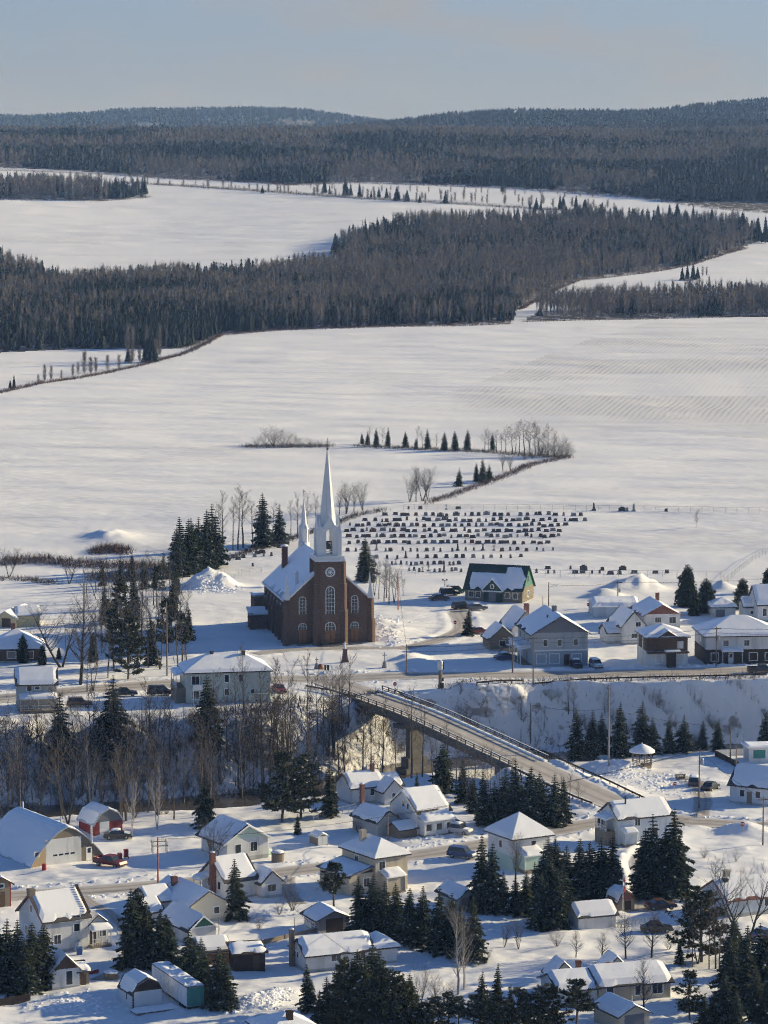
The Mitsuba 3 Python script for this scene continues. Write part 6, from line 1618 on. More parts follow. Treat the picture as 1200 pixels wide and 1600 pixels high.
stuff('bare_wood', b_, 'twig_far', 'front edge of the far leafless forest behind the upper fields', 'forest'); stuff('spruce_wood', c_, 'needle_far', 'spruces along the front edge of the far forest', 'forest')
b_, c_ = wood(X[~near], Y[~near], patchy(170., .43, .56, 38), (10, 17), (10, 18), FB2, FC2, 28)
stuff('bare_wood', b_, 'twig_far', 'far leafless forest rising toward the hills', 'forest'); stuff('spruce_wood', c_, 'needle_far', 'spruces scattered through the far forest', 'forest')
n = 34000; Y = r.uniform(4200, 9000, n); X = r.uniform(-1, 1, n) * (Y * .135)
CLEAR = [G(462, 193), G(448, 190), G(478, 191), G(234, 195)]
keep = np.ones(n, bool)
for c, rx_ in zip(CLEAR, (26, 16, 24, 30)): keep &= ~((np.abs(X - c[0]) < rx_) & (Y > c[1] - 170) & (Y < c[1] + 60))
X, Y = X[keep], Y[keep]
b_, c_ = wood(X, Y, patchy(260., .42, .58, 39), (10, 17), (12, 22), [cat([(np.array([[math.cos(a) * .32, math.sin(a) * .32, .12 * (k % 2)] for k, a in enumerate(np.arange(6) * math.pi / 3)] + [[.05, 0, 1.]]), np.array([[k, (k + 1) % 6, 6] for k in range(6)]))])], FC3, 29)
stuff('bare_wood', b_, 'hill_twig', 'leafless forest clothing the far hills', 'forest'); stuff('spruce_wood', c_, 'needle_far', 'spruces dotted over the far hills', 'forest')

TH = [bare(400 + i, spread=.3, n=8, stems=1 + i % 2, first=.15, rise=1.1, trunk=.012, twig=4) for i in range(4)]
TH = [cat([t, c]) for t, c in TH]


def thicket(label, px0, px1, y0, y1, n, h0, h1, seed):
    r = np.random.default_rng(seed); x = r.uniform(px0, px1, n); t = r.random(n)
    P = np.array([G(a, np.interp(a, [px0, px1], [y0[0], y0[1]]) * (1 - b) + np.interp(a, [px0, px1], [y1[0], y1[1]]) * b) for a, b in zip(x, t)])
    w = r.integers(0, 4, n); m = M(); hh = r.uniform(h0, h1, n)
    for k in range(4):
        q = w == k
        m.add(*scatter(TH[k], P[q] - [0, 0, .1], hh[q], r.uniform(.7, 1.3, q.sum()), r.uniform(0, 6.28, q.sum())))
    stuff('sapling_thicket', m.out(), 'twig', label, 'saplings')


thicket('thicket of thin leafless saplings filling the river wood', -10, 540, (1150, 1132), (1272, 1225), 350, 3, 8, 51)
thicket('thicket of leafless saplings in the creek wood left of church', 130, 290, (900, 900), (1050, 1040), 110, 4, 8, 52)
thicket('leafless scrub thicket along the foot of the right bluff', 690, 1210, (1092, 1076), (1170, 1160), 260, 1.0, 3.4, 53)
thicket('leafless scrub thicket on the shaded bank under the bridge', 500, 640, (1120, 1130), (1205, 1185), 190, 1.2, 4., 54)
# far single conifers and hedge trees, with their own entries
FCP = [mikit.ply(p, 'needle_far') for p in [far_conifer(380 + i, 9, 7, (.15, .19, .22)[i]) for i in range(3)]]
FBP = [mikit.ply(far_bare(390 + i, 120, (.24, .28, .32)[i], .03, .06), 'twig_far') for i in range(3)]


def far(kind, items, label, group):
    items = sorted(items)
    for i, (px, py, hp) in enumerate(items):
        c = G(px, py); H = hp * depth(c) / FPX; k = thing('far_spruce' if kind == 'c' else 'far_bare_tree', f'{label}, {ORD[i]} from left' if len(items) < 40 else label, 'tree', group)
        w = rt.uniform(.95, 1.35) * (.5 if hp > 45 and kind == 'b' else 1)
        part(k, None, rt.choice(FCP if kind == 'c' else FBP), None, tw=T().translate((c - [0, 0, .1]).tolist()).rotate([0, 0, 1], rt.uniform(0, 360)).scale([H * w, H * w, H]))


far('c', [(410, 302, 13), (507, 302, 24), (515, 304, 16), (540, 306, 28), (548, 306, 20), (562, 308, 22), (580, 309, 14), (592, 309, 18), (604, 310, 18), (620, 314, 24), (636, 315, 20), (656, 317, 14), (696, 318, 22), (828, 328, 16), (845, 330, 18), (875, 328, 26), (880, 327, 22), (900, 332, 28), (915, 334, 24), (838, 328, 20), (785, 300, 18)], 'spruce on the far hedge line between upper fields', 'far hedge spruces')
far('b', [(x + rt.uniform(-9, 9), 285 + (x - 200) * .068 + rt.uniform(-2, 3), rt.uniform(7, 18)) for x in np.arange(198, 560, 9.5)], 'leafless tree on the left part of the far hedge', 'far hedge bare trees')
far('b', [(x + rt.uniform(-9, 9), 309 + (x - 560) * .045 + rt.uniform(-4, 4), rt.uniform(12, 19)) for x in np.arange(560, 960, 11)], 'leafless tree on the right part of the far hedge', 'far hedge bare trees right')
far('b', [(x + rt.uniform(-9, 9), 296 + (x - 520) * .03 + rt.uniform(-2, 2), rt.uniform(8, 13)) for x in np.arange(480, 1060, 15)], 'leafless tree at the lower edge of the far forest', 'far forest edge trees')
far('c', [(1028, 348, 30), (1046, 352, 34), (1058, 352, 36), (1073, 356, 28), (1083, 356, 36), (1112, 362, 38), (1126, 364, 24), (1140, 366, 22), (1160, 372, 42), (1174, 376, 34), (1184, 378, 40), (1196, 380, 44)], 'tall spruce at the right upper edge of the middle wood', 'right wood edge spruces')
far('c', [(1066, 438, 22), (1074, 438, 28), (1083, 438, 28), (1090, 436, 20)], 'spruce in the small clump on the right hand field', 'right field clump')
far('b', [(1098, 432, 18), (1104, 431, 16)], 'leafless bush beside the clump on the right hand field', 'right field bushes')
far('c', [(22, 606, 22), (16, 606, 14)], 'small spruce at the left end of the ditch hedge', 'ditch spruces')
far('b', [(70, 596, 30), (80, 594, 26), (114, 588, 22), (132, 584, 40), (142, 584, 30), (150, 582, 28), (168, 578, 26), (186, 576, 26), (205, 570, 26), (60, 600, 18), (96, 592, 16), (122, 586, 24), (218, 566, 30), (245, 562, 36), (200, 566, 66), (208, 566, 62), (230, 562, 60), (250, 560, 62)], 'leafless tree in the ditch hedge at left', 'ditch hedge trees')
far('c', [(236, 566, 54), (230, 566, 40), (200, 566, 24)], 'dark spruce rising from the ditch hedge at left', 'ditch hedge spruces')
far('c', [(x + rt.uniform(-3, 3), y + rt.uniform(-2, 3), rt.uniform(20, 36)) for x, y in [(x, np.interp(x, [520, 560, 640, 720, 850, 920, 1000], [398, 372, 356, 353, 350, 343, 352])) for x in np.arange(522, 1000, 26)]], 'dark spruce on the upper edge of the middle wood', 'middle wood skyline spruces')
far('c', [(x + rt.uniform(-6, 6), y, rt.uniform(18, 34)) for x, y in [(x, np.interp(x, [0, 110, 200, 330, 420, 520], [416, 450, 444, 436, 432, 426])) for x in np.arange(4, 430, 30)]], 'dark spruce on the left edge of the middle wood', 'left wood skyline spruces')


# ================================================================ brush along edges (uncountable)
def brush(label, pts, width, h, dens, m, seed, name='brush', sp=.5):
    r = np.random.default_rng(seed); P = dense(np.array(pts), 1.0)
    n = int(len(P) * width * dens); i = r.integers(0, len(P), n)
    X, Y = P[i, 0] + r.normal(0, .6, n) + r.uniform(-.5, .5, n) * width * .4, P[i, 1] + r.uniform(-.5, .5, n) * width
    Z = hfast(X, Y); bb = np.stack([X, Y, Z - .05], -1); hh = h * r.uniform(.4, 1.1, n)
    tip = bb + np.stack([r.normal(0, sp, n) * hh, r.normal(0, sp, n) * hh, hh], -1)
    v, f = tri_leafs(bb, tip, .10 + .10 * r.random(n) + .02 * h, unit(r.normal(0, 1, (n, 3)) * [1, 1, .1]))
    stuff(name, (v, f), m, label, 'brush')


brush('reddish brush along the ditch between the white fields, left', gpts([(-20, 618), (60, 600), (150, 586), (240, 566), (300, 548), (345, 524), (440, 516), (600, 511), (800, 506)]), 5, 1.6, 3.0, 'brush_red', 1)
brush('reddish brush on the crest edge of the field, right', gpts([(818, 503), (1000, 499), (1220, 494)]), 5, 1.3, 3, 'brush_red', 2)
brush('brush edging the right field under the middle wood', gpts([(808, 484), (870, 452), (905, 438), (1000, 428), (1080, 414), (1165, 388)]), 6, 1.8, 2, 'brush_red', 3)
brush('brown brush along the far copse foot', gpts([(-20, 312), (160, 314), (236, 308)]), 8, 1.6, 1.4, 'brush_red', 4)
brush('brown scrub along the far hedge between the upper fields', gpts([(196, 286), (330, 294), (450, 302), (560, 310), (700, 318), (830, 326), (960, 334)]), 10, 2.6, 1.3, 'brush_brown', 41)
brush('reddish scrub along the foot of the far forest', gpts([(-20, 266), (190, 274), (330, 282), (450, 290), (560, 286), (700, 291), (800, 295), (900, 302), (1000, 310), (1100, 324), (1215, 334)]), 14, 2.2, .7, 'brush_red', 42)
brush('brown brush around the hollow left of the middle wood', gpts([(415, 420), (450, 408), (500, 404), (548, 410)]), 16, 1.5, .9, 'brush_brown', 5)
brush('brush under the field tree row', gpts([(556, 697), (640, 701), (740, 706), (830, 713), (888, 714)]), 7, 1.1, 3.5, 'brush_brown', 6)
brush('reddish brush under the second field hedge', gpts([(668, 786), (700, 776), (750, 758), (800, 740), (830, 726), (888, 714)]), 6.5, 1.0, 3.2, 'brush_red', 7)
brush('brush of the isolated thicket on the snow', gpts([(385, 697), (430, 698), (520, 697)]), 7, 1.3, 5, 'brush_brown', 8)
brush('brown hedge bottom behind the cemetery left of the spire', gpts([(300, 888), (370, 868), (440, 848), (520, 820), (560, 804), (600, 797)]), 4, 1.1, 5, 'brush_brown', 9)
brush('reddish creek brush at the left below the open field', gpts([(-10, 880), (60, 876), (130, 884), (200, 886), (255, 888)]), 9, 2.0, 4.5, 'brush_red', 10)
brush('reddish brush heap beside the creek', gpts([(150, 863), (172, 858), (196, 863)]), 8, 2.0, 9, 'brush_red', 11)
brush('creek brush under the pines left of the church', gpts([(150, 902), (200, 905), (260, 900), (280, 890)]), 12, 1.8, 5, 'brush_brown', 12)
brush('creek side scrub near the yellow shed', gpts([(-10, 905), (40, 905), (85, 912)]), 6, 1.0, 5, 'brush_brown', 13)
brush('undergrowth of the river wood', gpts([(-10, 1225), (120, 1222), (250, 1215), (380, 1200), (500, 1180)]), 24, 2.0, 2.6, 'brush_brown', 14)
brush('scrub on the far bank below the bridge', gpts([(530, 1150), (570, 1165), (612, 1160)]), 18, 1.0, 5.5, 'brush_brown', 15)
brush('scrub along the foot of the right bluff', gpts([(700, 1165), (820, 1150), (950, 1145), (1100, 1140), (1215, 1135)]), 14, 1.0, 1.5, 'brush_brown', 16)
brush('dead grass and scrub on the upper part of the right bluff', gpts([(690, 1105), (820, 1100), (950, 1092), (1100, 1090), (1215, 1086)]), 12, .7, .9, 'brush_brown', 17)


# ================================================================ cars
def car(kind, px, py, a, m, label, snow=False, cat=None, sc=1.0):
    """a: heading of the car's length in degrees from the picture's right; px, py: middle of its footprint"""
    c = G(px, py); nm = {'sedan': 'parked_car', 'suv': 'parked_car', 'pickup': 'pickup_truck', 'van': 'parked_van'}[kind]
    k = thing(nm, label, cat or {'sedan': 'car', 'suv': 'car', 'pickup': 'pickup', 'van': 'van'}[kind]); f0 = frame(c, a); fr = lambda v: f0(np.asarray(v) * sc)
    W = .88
    if kind == 'sedan':
        low = [(-2.2, .35), (-2.2, .85), (-1.5, .98), (1.0, .95), (2.1, .78), (2.25, .55), (2.2, .3), (-2.0, .28)]; cab = [(-1.45, .96), (-.85, 1.42), (.35, 1.42), (1.05, .94)]
    elif kind == 'suv':
        low = [(-2.2, .4), (-2.25, 1.0), (-2.1, 1.08), (1.0, 1.06), (2.1, .95), (2.25, .6), (2.2, .36), (-2.0, .34)]; cab = [(-2.1, 1.06), (-1.85, 1.72), (.5, 1.72), (1.1, 1.04)]
    elif kind == 'van':
        low = [(-2.3, .4), (-2.35, 1.0), (-2.2, 1.1), (1.4, 1.08), (2.2, .9), (2.35, .6), (2.2, .36), (-2.1, .34)]; cab = [(-2.25, 1.08), (-2.05, 1.85), (.8, 1.85), (1.6, 1.06)]
    else:
        low = [(-2.7, .45), (-2.7, 1.05), (1.0, 1.05), (2.5, 1.0), (2.7, .65), (2.6, .4), (-2.5, .4)]; cab = [(-.75, 1.04), (-.55, 1.72), (.75, 1.72), (1.3, 1.04)]
    m0 = M().prism([(x, -W, z) for x, z in low], np.zeros(3), np.array([0, 2 * W, 0]))
    if kind == 'pickup': m0.box(-2.65, -.78, -W, -W + .1, 1.0, 1.28).box(-2.65, -.78, W - .1, W, 1.0, 1.28).box(-2.7, -2.6, -W, W, 1.0, 1.28)
    part(k, 'body', m0.out(fr), m)
    # cabin narrows upwards
    n = len(cab); A = np.array([(x, -W + (.02 if z < 1.2 else .16), z) for x, z in cab]); B = A * [1, -1, 1]
    g = M().add(np.vstack([A, B]), [[0, i, i + 1] for i in range(1, n - 1)] + [[n, n + i + 1, n + i] for i in range(1, n - 1)] + [x for i in range(n) for x in ([i, n + i, n + (i + 1) % n], [i, n + (i + 1) % n, (i + 1) % n])])
    part(k, 'windows', g.out(fr), 'pane')
    (x0, z0), (x1, z1) = cab[1], cab[2]
    part(k, 'roof', M().box(x0 - .06, x1 + .06, -W + .13, W - .13, z0 - .03, z0 + .06).out(fr), m)
    for s in (-1, 1):
        for i, (x, z) in enumerate(cab[:1] + cab[3:]):
            xx, zz = cab[1 if i == 0 else 2]
            part(k, 'pillar', M().tube([(x, s * (W - .03), z), (xx, s * (W - .15), zz)], .05, 4).out(fr), m)
    L = 1.35 if kind != 'pickup' else 1.6
    for x in (-L, L):
        for s in (-1, 1):
            w = part(k, 'wheel', M().tube([(x, s * (W - .2), .33), (x, s * (W + .02), .33)], .34, 12).out(fr), 'tyre')
            part(w, 'rim', M().tube([(x, s * (W + .02), .33), (x, s * (W + .035), .33)], .19, 10).out(fr), 'grey_metal')
    e0, e1 = low[1][0], 2.24 if kind != 'pickup' else 2.62
    for s in (-1, 1):
        part(k, 'tail_lamp', M().box(e0 - .03, e0 + .05, s * .72 - .12, s * .72 + .12, .72, .92).out(fr), 'tail_lamp'); part(k, 'headlight', M().box(e1 - .1, e1 + .03, s * .66 - .16, s * .66 + .16, .6, .76).out(fr), 'lamp_glass')
    part(k, 'bumper', M().box(e1 - .05, e1 + .08, -.85, .85, .35, .52).out(fr), 'dark_metal'); part(k, 'bumper', M().box(e0 - .08, e0 + .05, -.85, .85, .38, .55).out(fr), 'dark_metal')
    if snow:
        U, V_ = np.meshgrid(np.linspace(x0 - .1, x1 + .1, 8), np.linspace(-W + .12, W - .12, 7), indexing='ij')
        part(k, 'roof_snow', M().grid(np.stack([U, V_, z0 + .05 + .16 * np.clip(np.minimum(np.minimum(U - x0 + .1, x1 + .1 - U), np.minimum(V_ + W - .12, W - .12 - V_)) / .2, 0, 1)], -1)).out(fr), 'snow_cap', smooth=True)
        part(k, 'hood_snow', M().grid(np.stack([1.05 + (U - U.min()) / np.ptp(U) * .95, V_, 1.0 + .08 * np.clip((W - .1 - np.abs(V_)) / .2, 0, 1) - .1 * (U - U.min()) / np.ptp(U)], -1)).out(fr), 'snow_cap', smooth=True)
    return k


car('pickup', 172, 1353, -34, 'car_red', 'red pickup truck parked before the arched barn')
car('suv', 1085, 1226, 80, 'car_grey', 'grey sport utility car parked by the gazebo snow heaps', True)
car('sedan', 1110, 1233, 62, 'car_black', 'black car parked right of the grey one near the gazebo')
car('suv', 722, 1341, -28, 'car_blue', 'dark blue car on the lower street near the beige house')
car('suv', 716, 1301, -26, 'car_silver', 'snow dusted car beside the white porch house', True)
car('sedan', 704, 1290, -20, 'car_black', 'dark car half behind the snow dusted car by the porch house')
car('sedan', 1032, 1422, 14, 'car_brown', 'dark brown car on the drive right of the flag pole')
car('sedan', 1026, 1454, 2, 'car_black', 'dark car lower down the same yard by bare trees')
car('pickup', 1190, 1052, 4, 'car_black', 'black pickup on the upper road at the right edge')
car('suv', 931, 1044, -78, 'car_silver', 'silver car parked right of the corner building', True)
car('pickup', 900, 1044, -84, 'car_black', 'black pickup nosed to the corner building front', True)
car('sedan', 790, 1030, 20, 'car_blue', 'blue car parked left of the corner building', True)
car('sedan', 798, 1019, 24, 'car_grey', 'grey car behind the blue one by the veranda wing', True)
car('sedan', 686, 938, 14, 'car_brown', 'brown red car left of the green gabled hall, front row', True)
car('suv', 702, 931, 14, 'car_black', 'dark car behind the brown red one at the hall', True)
car('suv', 712, 927, 14, 'car_green', 'dark green car closest to the hall wall', True)
car('suv', 722, 952, 24, 'car_black', 'black car in the yard below the hall, left of the pole')
car('sedan', 745, 954, 20, 'car_grey', 'grey car right of the black one below the hall', True)
car('sedan', 748, 990, 10, 'car_red', 'reddish low car beside the lone dark spruce', True)
car('suv', 124, 1104, 8, 'car_brown', 'dark red brown car behind the spruces by the upper road, left')
car('sedan', 195, 1088, 10, 'car_black', 'dark car on the upper road right of the tall spruce')
car('van', 250, 1086, 8, 'car_black', 'black van at the left end of the big grey house')
car('sedan', 436, 1082, -70, 'car_red', 'rust coloured low car right of the big grey house')
car('van', 337, 1436, 14, 'car_white', 'white motor van under snow beside the yard fence', True, sc=1.25)
car('sedan', 184, 1308, 4, 'car_black', 'snow covered flat car beside the red barn', True)
car('sedan', 1194, 1466, 30, 'car_blue', 'blue car at the right edge beside the spruces')
car('sedan', 1198, 1246, 80, 'car_red', 'dark red car at the wall of the edge house')

# ================================================================ poles, wires, signs
POLES = {}


def pole(key, px, py, hpx, label, m='pole_wood', arms=1, lamp=False, r=.15, a=20, box=False, cat='utility pole'):
    c = G(px, py); H = hpx * depth(c) / FPX / math.cos(PITCH); k = thing('utility_pole' if cat == 'utility pole' else 'light_pole', label, cat)
    fr = frame(c, a)
    part(k, 'post', M().tube([(0, 0, -.5), (0, 0, H)], [r, r * .62], 8).out(fr), m)
    for i in range(arms):
        z = H - .5 - i * .9
        part(k, 'crossarm', M().box(-1.0, 1.0, -.08, .06, z, z + .13).out(fr), m)
        for x in (-.85, -.3, .3, .85): part(k, 'insulator', M().lathe([(.05, z + .13), (.06, z + .2), (.03, z + .27), (0, z + .28)], 6, (x, 0, 0)).out(fr), 'granite_grey')
    if box: part(k, 'transformer', M().lathe([(0, 0), (.26, .02), (.28, .8), (.2, .95), (0, .96)], 10, (.35, -.25, H - 2.6)).out(fr), 'grey_metal')
    if lamp:
        part(k, 'lamp_arm', M().tube([(0, 0, H - 1.2), (.8, -.1, H - .8), (1.7, -.2, H - .75)], .04, 5).out(fr), 'grey_metal')
        part(k, 'lamp_head', M().lathe([(0, .12), (.2, .06), (.24, -.02), (.1, -.08), (0, -.1)], 8, (1.8, -.2, H - .78)).out(fr), 'grey_metal')
    POLES[key] = c + [0, 0, H - .3]
    return k


pole('a', 261, 1056, 116, 'tall slim pole rising from the creek wood left of church', r=.17, arms=0)
pole('b', 131, 965, 86, 'pale bare pole standing in the creek field at left', 'granite_grey', arms=0)
pole('c', 622, 953, 52, 'slim brown pole right of the church in the yard', 'red_pole', arms=0)
pole('d', 635, 1054, 46, 'short street pole on the church lawn corner', arms=0)
pole('f', 965, 948, 40, 'utility pole with transformer before the snow heaps, upper right', box=True)
pole('g', 857, 962, 52, 'utility pole right of the green gabled hall', arms=0, lamp=True)
pole('h', 848, 964, 33, 'short thin pole beside the hall pole', arms=0, r=.1)
pole('i', 801, 1052, 60, 'wooden utility pole left of the corner building', lamp=True, a=175)
pole('j', 833, 1067, 75, 'wooden utility pole at the road edge before the corner building')
pole('k', 1119, 1040, 62, 'wooden utility pole before the white and black building', box=True)
pole('l', 951, 1196, 128, 'tall pale light pole standing left of the gazebo', 'granite_grey', arms=0, r=.2)
pole('m', 829, 1164, 58, 'street pole with lamp right of the bridge', lamp=True, arms=0, a=0)
pole('n', 814, 1156, 36, 'short thin pole just left of the bridge street pole', arms=0, r=.09)
pole('o', 1092, 1264, 94, 'utility pole at the street corner behind the balcony house', box=True)
pole('p', 1141, 1190, 56, 'pole at the rink board corner, left one', arms=0)
pole('q', 1150, 1224, 58, 'pole below the rink board, right one', arms=0)
pole('r', 1192, 1320, 76, 'utility pole near the stop sign at right edge')
pole('s', 247, 1386, 80, 'red brown utility pole on the street left of grey gable house', 'red_pole', arms=0)
pole('t', 781, 1278, 80, 'pale bare pole among the spruces below bridge road', 'granite_grey', arms=0)
pole('u', 606, 1318, 44, 'short pole before the grey garage roof', arms=0)
pole('v', 621, 1640, 84, 'pale pole cut off by the bottom edge beside bottom pines', 'granite_grey', arms=0, r=.17)
pole('w', 342, 1465, 30, 'thin pole beside the white motor van', arms=0, r=.07)
pole('x', 460, 1464, 32, 'thin pole in the yard above the white bungalow', arms=0, r=.07)
pole('y', 193, 1518, 36, 'thin clothes pole left of the trailer hedge', 'red_pole', arms=0, r=.08)
h = house('lamp_post', 'small double lamp post left of the green gabled hall', 695, 926, 10, 'lamp post')
h.part('post', M().tube([(0, 0, -.3), (0, 0, 3.0)], .07, 6), 'dark_metal')
for x in (-.45, .45): h.part('lamp', M().tube([(0, 0, 2.8), (x, 0, 2.9)], .04, 5).lathe([(0, .3), (.22, .2), (.2, -.1), (0, -.15)], 8, (x, 0, 2.95)), 'dark_metal')
h = house('playground_frame', 'low yellowish timber frame beside the street pole near the red barn', 250, 1334, 12, 'frame')
for x in (-1.1, 1.1):
    for y in (0, 1.4): h.part('post', M().box(x - .06, x + .06, y - .06, y + .06, -.3, 1.9), 'yellow')
h.part('beam', M().box(-1.3, 1.3, -.06, .06, 1.1, 1.25).box(-1.3, 1.3, 1.34, 1.46, 1.5, 1.65), 'yellow')


def wire(label, pts, sag=.6, r=.034):
    k = thing('power_line', label, 'cable'); m = None
    for a, b2 in zip(pts[:-1], pts[1:]):
        t = np.linspace(0, 1, 14)[:, None]; q_ = a + (b2 - a) * t; q_[:, 2] -= (sag * 4 * t * (1 - t))[:, 0]
        m = q_ if m is None else np.vstack([m, q_[1:]])
    part(k, None, M().tube(m, r, 4), 'dark_metal')


wire('thin cable along the upper road past the corner building', [POLES['d'], POLES['j'], POLES['k'], POLES['k'] + [30, 4, 0]])
wire('second thin cable just under the first on the upper road', [POLES['d'] - [0, 0, .9], POLES['j'] - [0, 0, .9], POLES['k'] - [0, 0, .9], POLES['k'] + [30, 4, -.9]])
wire('thin cable from the hall pole toward the upper right houses', [POLES['g'], POLES['f'], POLES['f'] + [40, 10, 0]])
wire('thin cable crossing the lower village from street pole to porch house', [POLES['s'], POLES['u'] + [0, 0, .2], POLES['o']])


wire('thin cable over the roofs from the cut off pole to the white bungalow', [POLES['v'], POLES['x'] + [0, 0, 1.5], POLES['u']])
wire('thin cable along the lower street toward the right edge', [POLES['u'], POLES['o'], POLES['r'], POLES['r'] + [25, -3, 0]])
wire('thin cable from the bridge street pole to the light pole', [POLES['m'], POLES['l'] - [0, 0, 4], POLES['p']])
wire('thin cable from the church lawn pole to the yard pole', [POLES['d'], POLES['c']])


def stop(px, py, hpx, label):
    c = G(px, py); H = hpx * depth(c) / FPX; k = thing('stop_sign', label, 'sign'); fr = frame(c, rt.uniform(-10, 20))
    part(k, 'post', M().tube([(0, 0, -.3), (0, 0, H)], .05, 6).out(fr), 'grey_metal')
    R_ = .37
    o8 = [(R_ * math.cos(math.pi / 8 + i * math.pi / 4), R_ * math.sin(math.pi / 8 + i * math.pi / 4)) for i in range(8)]
    f = part(k, 'plate', M().prism([(x, -.07, H - .35 + z) for x, z in o8], np.zeros(3), np.array([0, .02, 0])).out(fr), 'sign_red')
    part(f, 'lettering', M().box(-.3, .3, -.078, -.071, H - .42, H - .28).out(fr), 'trim')


stop(617, 1080, 14, 'red stop sign at the tip of the snow triangle by the bridge')
stop(711, 986, 16, 'red stop sign left of the lone dark spruce')
stop(1160, 1296, 16, 'red stop sign at the lower street junction, right')
stop(919, 958, 16, 'red sign by the corner building side street')
stop(1054, 1234, 14, 'red sign at the end of the lower bridge guard rail')
h = house('flag_pole', 'white pole with a hanging red and white flag before the spruces', 973, 1432, 20, 'flag pole')
h.part('post', M().tube([(0, 0, -.3), (0, 0, 6.0)], [.06, .04], 8), 'metal_white'); h.part('finial', M().lathe([(0, .12), (.09, 0), (0, -.1)], 8, (0, 0, 6.08)), 'metal_white')


def cloth(z0, z1, m, lab):
    z = np.linspace(z0, z1, 7); w = .32 * np.ones(7); P_ = np.stack([np.stack([.05 + 0 * z, .03 * np.sin(z * 5), z], -1), np.stack([.05 + w * .5, .10 * np.sin(z * 4 + 1), z - .05], -1), np.stack([.05 + w, .06 * np.sin(z * 6 + 2), z - .12], -1)], 1)
    a = M().grid(P_); b2 = M().grid(P_[::-1] + [0, .015, 0]); v, f = a.out(); v2, f2 = b2.out()
    h.part('flag_cloth', M().add(v, f).add(v2, f2), m, label=lab)


cloth(3.7, 4.6, 'sign_red', 'red lower end of the drooping flag'); cloth(4.55, 5.2, 'white', 'white middle of the drooping flag'); cloth(5.15, 5.6, 'sign_red', 'red upper end of the drooping flag')

# ================================================================ small things
solo('oil_drum', 'orange drum at the front corner of the arched barn', 'drum', M().lathe([(0, -.2), (.33, -.2), (.33, .28), (.36, .3), (.33, .33), (.33, .62), (.36, .64), (.33, .67), (.33, .95), (0, .95)], 14), 'sign_red', G(69, 1359))
for i, (x, y, lab) in enumerate(((187, 1343, 'left grey red cart box behind the red pickup'), (197, 1341, 'taller red cart box behind the red pickup'))):
    h = house('cart_box', lab, x, y, 20, 'cart')
    h.part('body', M().box(-.3, .3, -.3, .3, .25, 1.1 + .3 * i), 'redbarn'); h.part('frame', M().box(-.36, .36, -.36, .36, .2, .28), 'dark_metal')
    for s in (-.3, .3): h.part('wheel', M().tube([(s - .05, -.3, .1), (s + .05, -.3, .1)], .18, 8), 'tyre')
h = house('snowmobile', 'red and black snow machine half under snow by the white garage', 926, 1432, 10, 'snowmobile')
h.part('body', M().prism([(-1.3, -.35, .2), (1.0, -.35, .2), (1.2, -.35, .45), (.4, -.35, .85), (-.2, -.35, .6), (-1.3, -.35, .6)], np.zeros(3), np.array([0, .7, 0])), 'dark_metal')
for s in (-.42, .42): h.part('ski', M().box(.2, 1.6, s - .08, s + .08, .0, .07), 'sign_red')
h.part('seat_snow', M().lathe([(.8, .58), (.7, .85), (.3, 1.0), (0, 1.02)], 10, (-.5, 0, 0)), 'snow_cap', smooth=True)
h = house('covered_boat', 'snow covered boat shaped heap beside the hedge and white garage', 915, 1428, 8, 'boat')
h.part('hull', M().lathe([(0, -.2), (.9, -.2), (1.1, .5), (1.1, .6), (0, .6)], 12), 'bluegrey'); h.part('snow_cap', M().lathe([(1.1, .6), (.95, .95), (.5, 1.15), (0, 1.2)], 12), 'snow_cap', smooth=True)
solo('red_sled', 'red plastic sled lying by the little brown gabled cottage', 'sled', M().prism([(-.9, 0, .05), (.9, 0, .05), (1.1, 0, .45), (.95, 0, .45), (.8, 0, .2), (-.8, 0, .2), (-1, 0, .45), (-1.1, 0, .45)], np.zeros(3), np.array([0, .7, 0])), 'sign_red', G(142, 1522), 10)
solo('blue_bin', 'blue bin beside the small white cottage door', 'bin', M().prism([(-.3, -.3, -.2), (.3, -.3, -.2), (.36, -.36, 1.0), (-.36, -.36, 1.0)], np.zeros(3), np.array([0, .66, 0])).box(-.38, .38, -.38, .34, 1.0, 1.08), 'blue', G(124, 1492), 20)
solo('blue_crate', 'blue box on snow at the side of the upper white gabled house', 'box', M().box(-.6, .6, -.5, .5, -.2, .8).box(-.65, .65, -.55, .55, .8, .88), 'blue', G(940, 990), 10)
h = house('wood_pile', 'stacked split firewood beside the dark shed yard, under snow', 175, 1532, 20, 'firewood')
for i in range(5):
    for j in range(3): h.part('log', M().tube([(-.8 + i * .36 + .18 * (j % 2), 0, .1 + j * .3), (-.8 + i * .36 + .18 * (j % 2), .9, .1 + j * .3)], .17, 8), 'weathered')
h.part('snow_cap', M().lathe([(1.0, .95), (.9, 1.1), (.4, 1.2), (0, 1.22)], 10, (0, .45, 0)), 'snow_cap', smooth=True)
h = house('picnic_table', 'snow covered table near the gazebo', 1063, 1217, 10, 'table')
h.part('table_top', M().box(-.9, .9, -.4, .4, .7, .78), 'weathered')
for s in (-.7, .7): h.part('leg', M().box(s - .06, s + .06, -.5, .5, -.1, .7), 'weathered')
for s in (-.7, .7): h.part('bench', M().box(-.9, .9, s - .13, s + .13, .4, .46), 'weathered')


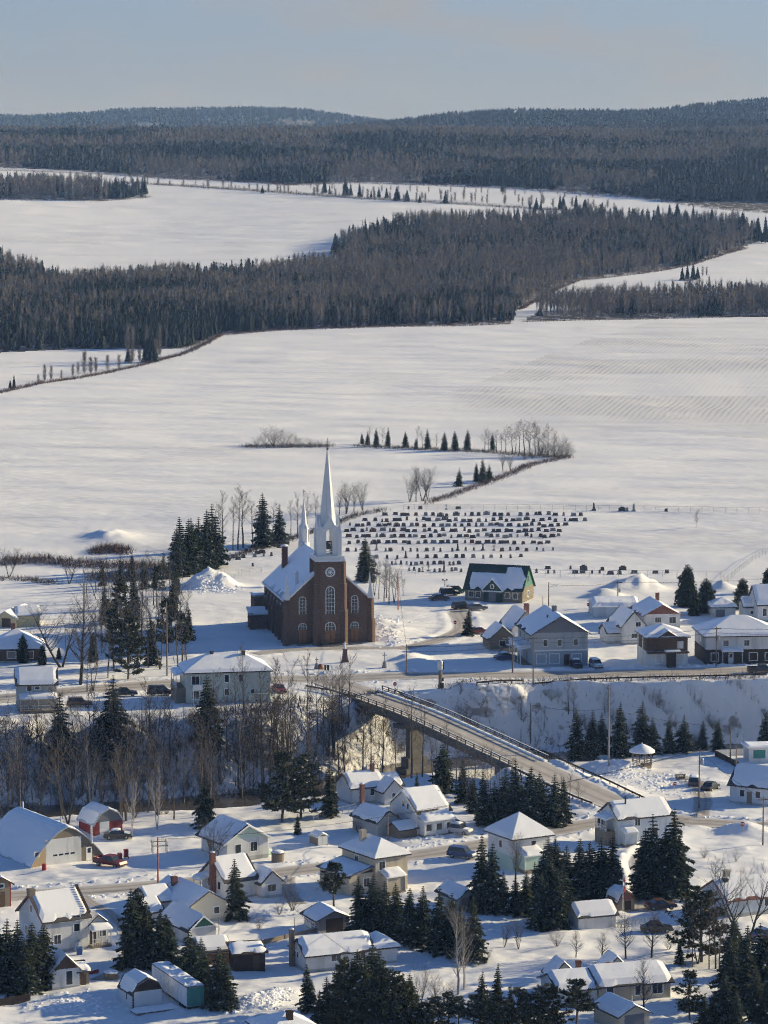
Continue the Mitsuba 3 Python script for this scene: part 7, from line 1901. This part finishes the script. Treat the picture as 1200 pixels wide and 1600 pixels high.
# lumps of ploughed snow (uncountable)
def lumps(label, pts, width, n, r0, r1, seed):
    r = np.random.default_rng(seed); P = dense(np.array(pts), .5); i = r.integers(0, len(P), n)
    X, Y = P[i, 0] + r.normal(0, width, n), P[i, 1] + r.normal(0, width, n); Z = hfast(X, Y)
    base = M().lathe([(0, -.5), (.8, -.3), (1, .1), (.6, .5), (0, .62)], 6).out()
    v = base[0][None] * (r.uniform(r0, r1, n)[:, None, None] * (1 + .35 * r.normal(0, 1, (n, len(base[0]), 1)) * .6)) * np.array([1, 1, .8])
    a = r.uniform(0, 6.28, n); c, s_ = np.cos(a)[:, None], np.sin(a)[:, None]
    x = v[..., 0] * c - v[..., 1] * s_ + X[:, None]; y = v[..., 0] * s_ + v[..., 1] * c + Y[:, None]
    f = (base[1][None] + (np.arange(n) * len(base[0]))[:, None, None]).reshape(-1, 3)
    stuff('snow_lumps', (np.stack([x, y, v[..., 2] + Z[:, None]], -1).reshape(-1, 3), f), 'snow_cap', label, 'snow lumps')


def offroad(pts, o):
    t = np.gradient(pts[:, :2], axis=0); t /= np.linalg.norm(t, axis=1, keepdims=True)
    return np.concatenate([pts[:, :2] + np.stack([-t[:, 1], t[:, 0]], -1) * o, pts[:, 2:3]], 1)


for o, sd in ((4.4, 'far'), (-4.4, 'near')): lumps(f'ploughed snow lumps along the {sd} side of the lower street', offroad(ROAD_LOW, o), .45, 420, .1, .38, 61 + int(o))
for o, sd in ((5.7, 'far'), (-5.7, 'near')): lumps(f'ploughed snow lumps along the {sd} side of the upper road', offroad(ROAD_MAIN, o), .5, 300, .1, .4, 71 + int(o))
lumps('tumbled snow lumps right of the church front', gpts([(590, 965), (600, 985), (612, 1002), (630, 1010)]), 2.2, 260, .12, .5, 81)
lumps('churned snow lumps between gazebo and parked cars', gpts([(940, 1200), (990, 1212), (1040, 1222), (1060, 1240)]), 3.0, 380, .1, .4, 82)
lumps('row of snow lumps pushed up by the plough at the bottom', gpts([(372, 1578), (410, 1564), (452, 1548)]), .9, 200, .15, .5, 83)
lumps('snow lumps before the white porch house', gpts([(640, 1312), (690, 1304), (730, 1296)]), .9, 160, .1, .35, 84)
lumps('snow lumps on the big heap left of the church', gpts([(305, 922), (330, 920), (355, 922)]), 2.2, 160, .15, .5, 85)
lumps('rough snow around yards at bottom left', gpts([(90, 1556), (140, 1562), (60, 1575), (175, 1570)]), 1.8, 160, .1, .35, 86)
lumps('rough snow in the yard below the tall chimney house', gpts([(385, 1430), (420, 1424), (450, 1420)]), 1.2, 160, .1, .35, 87)
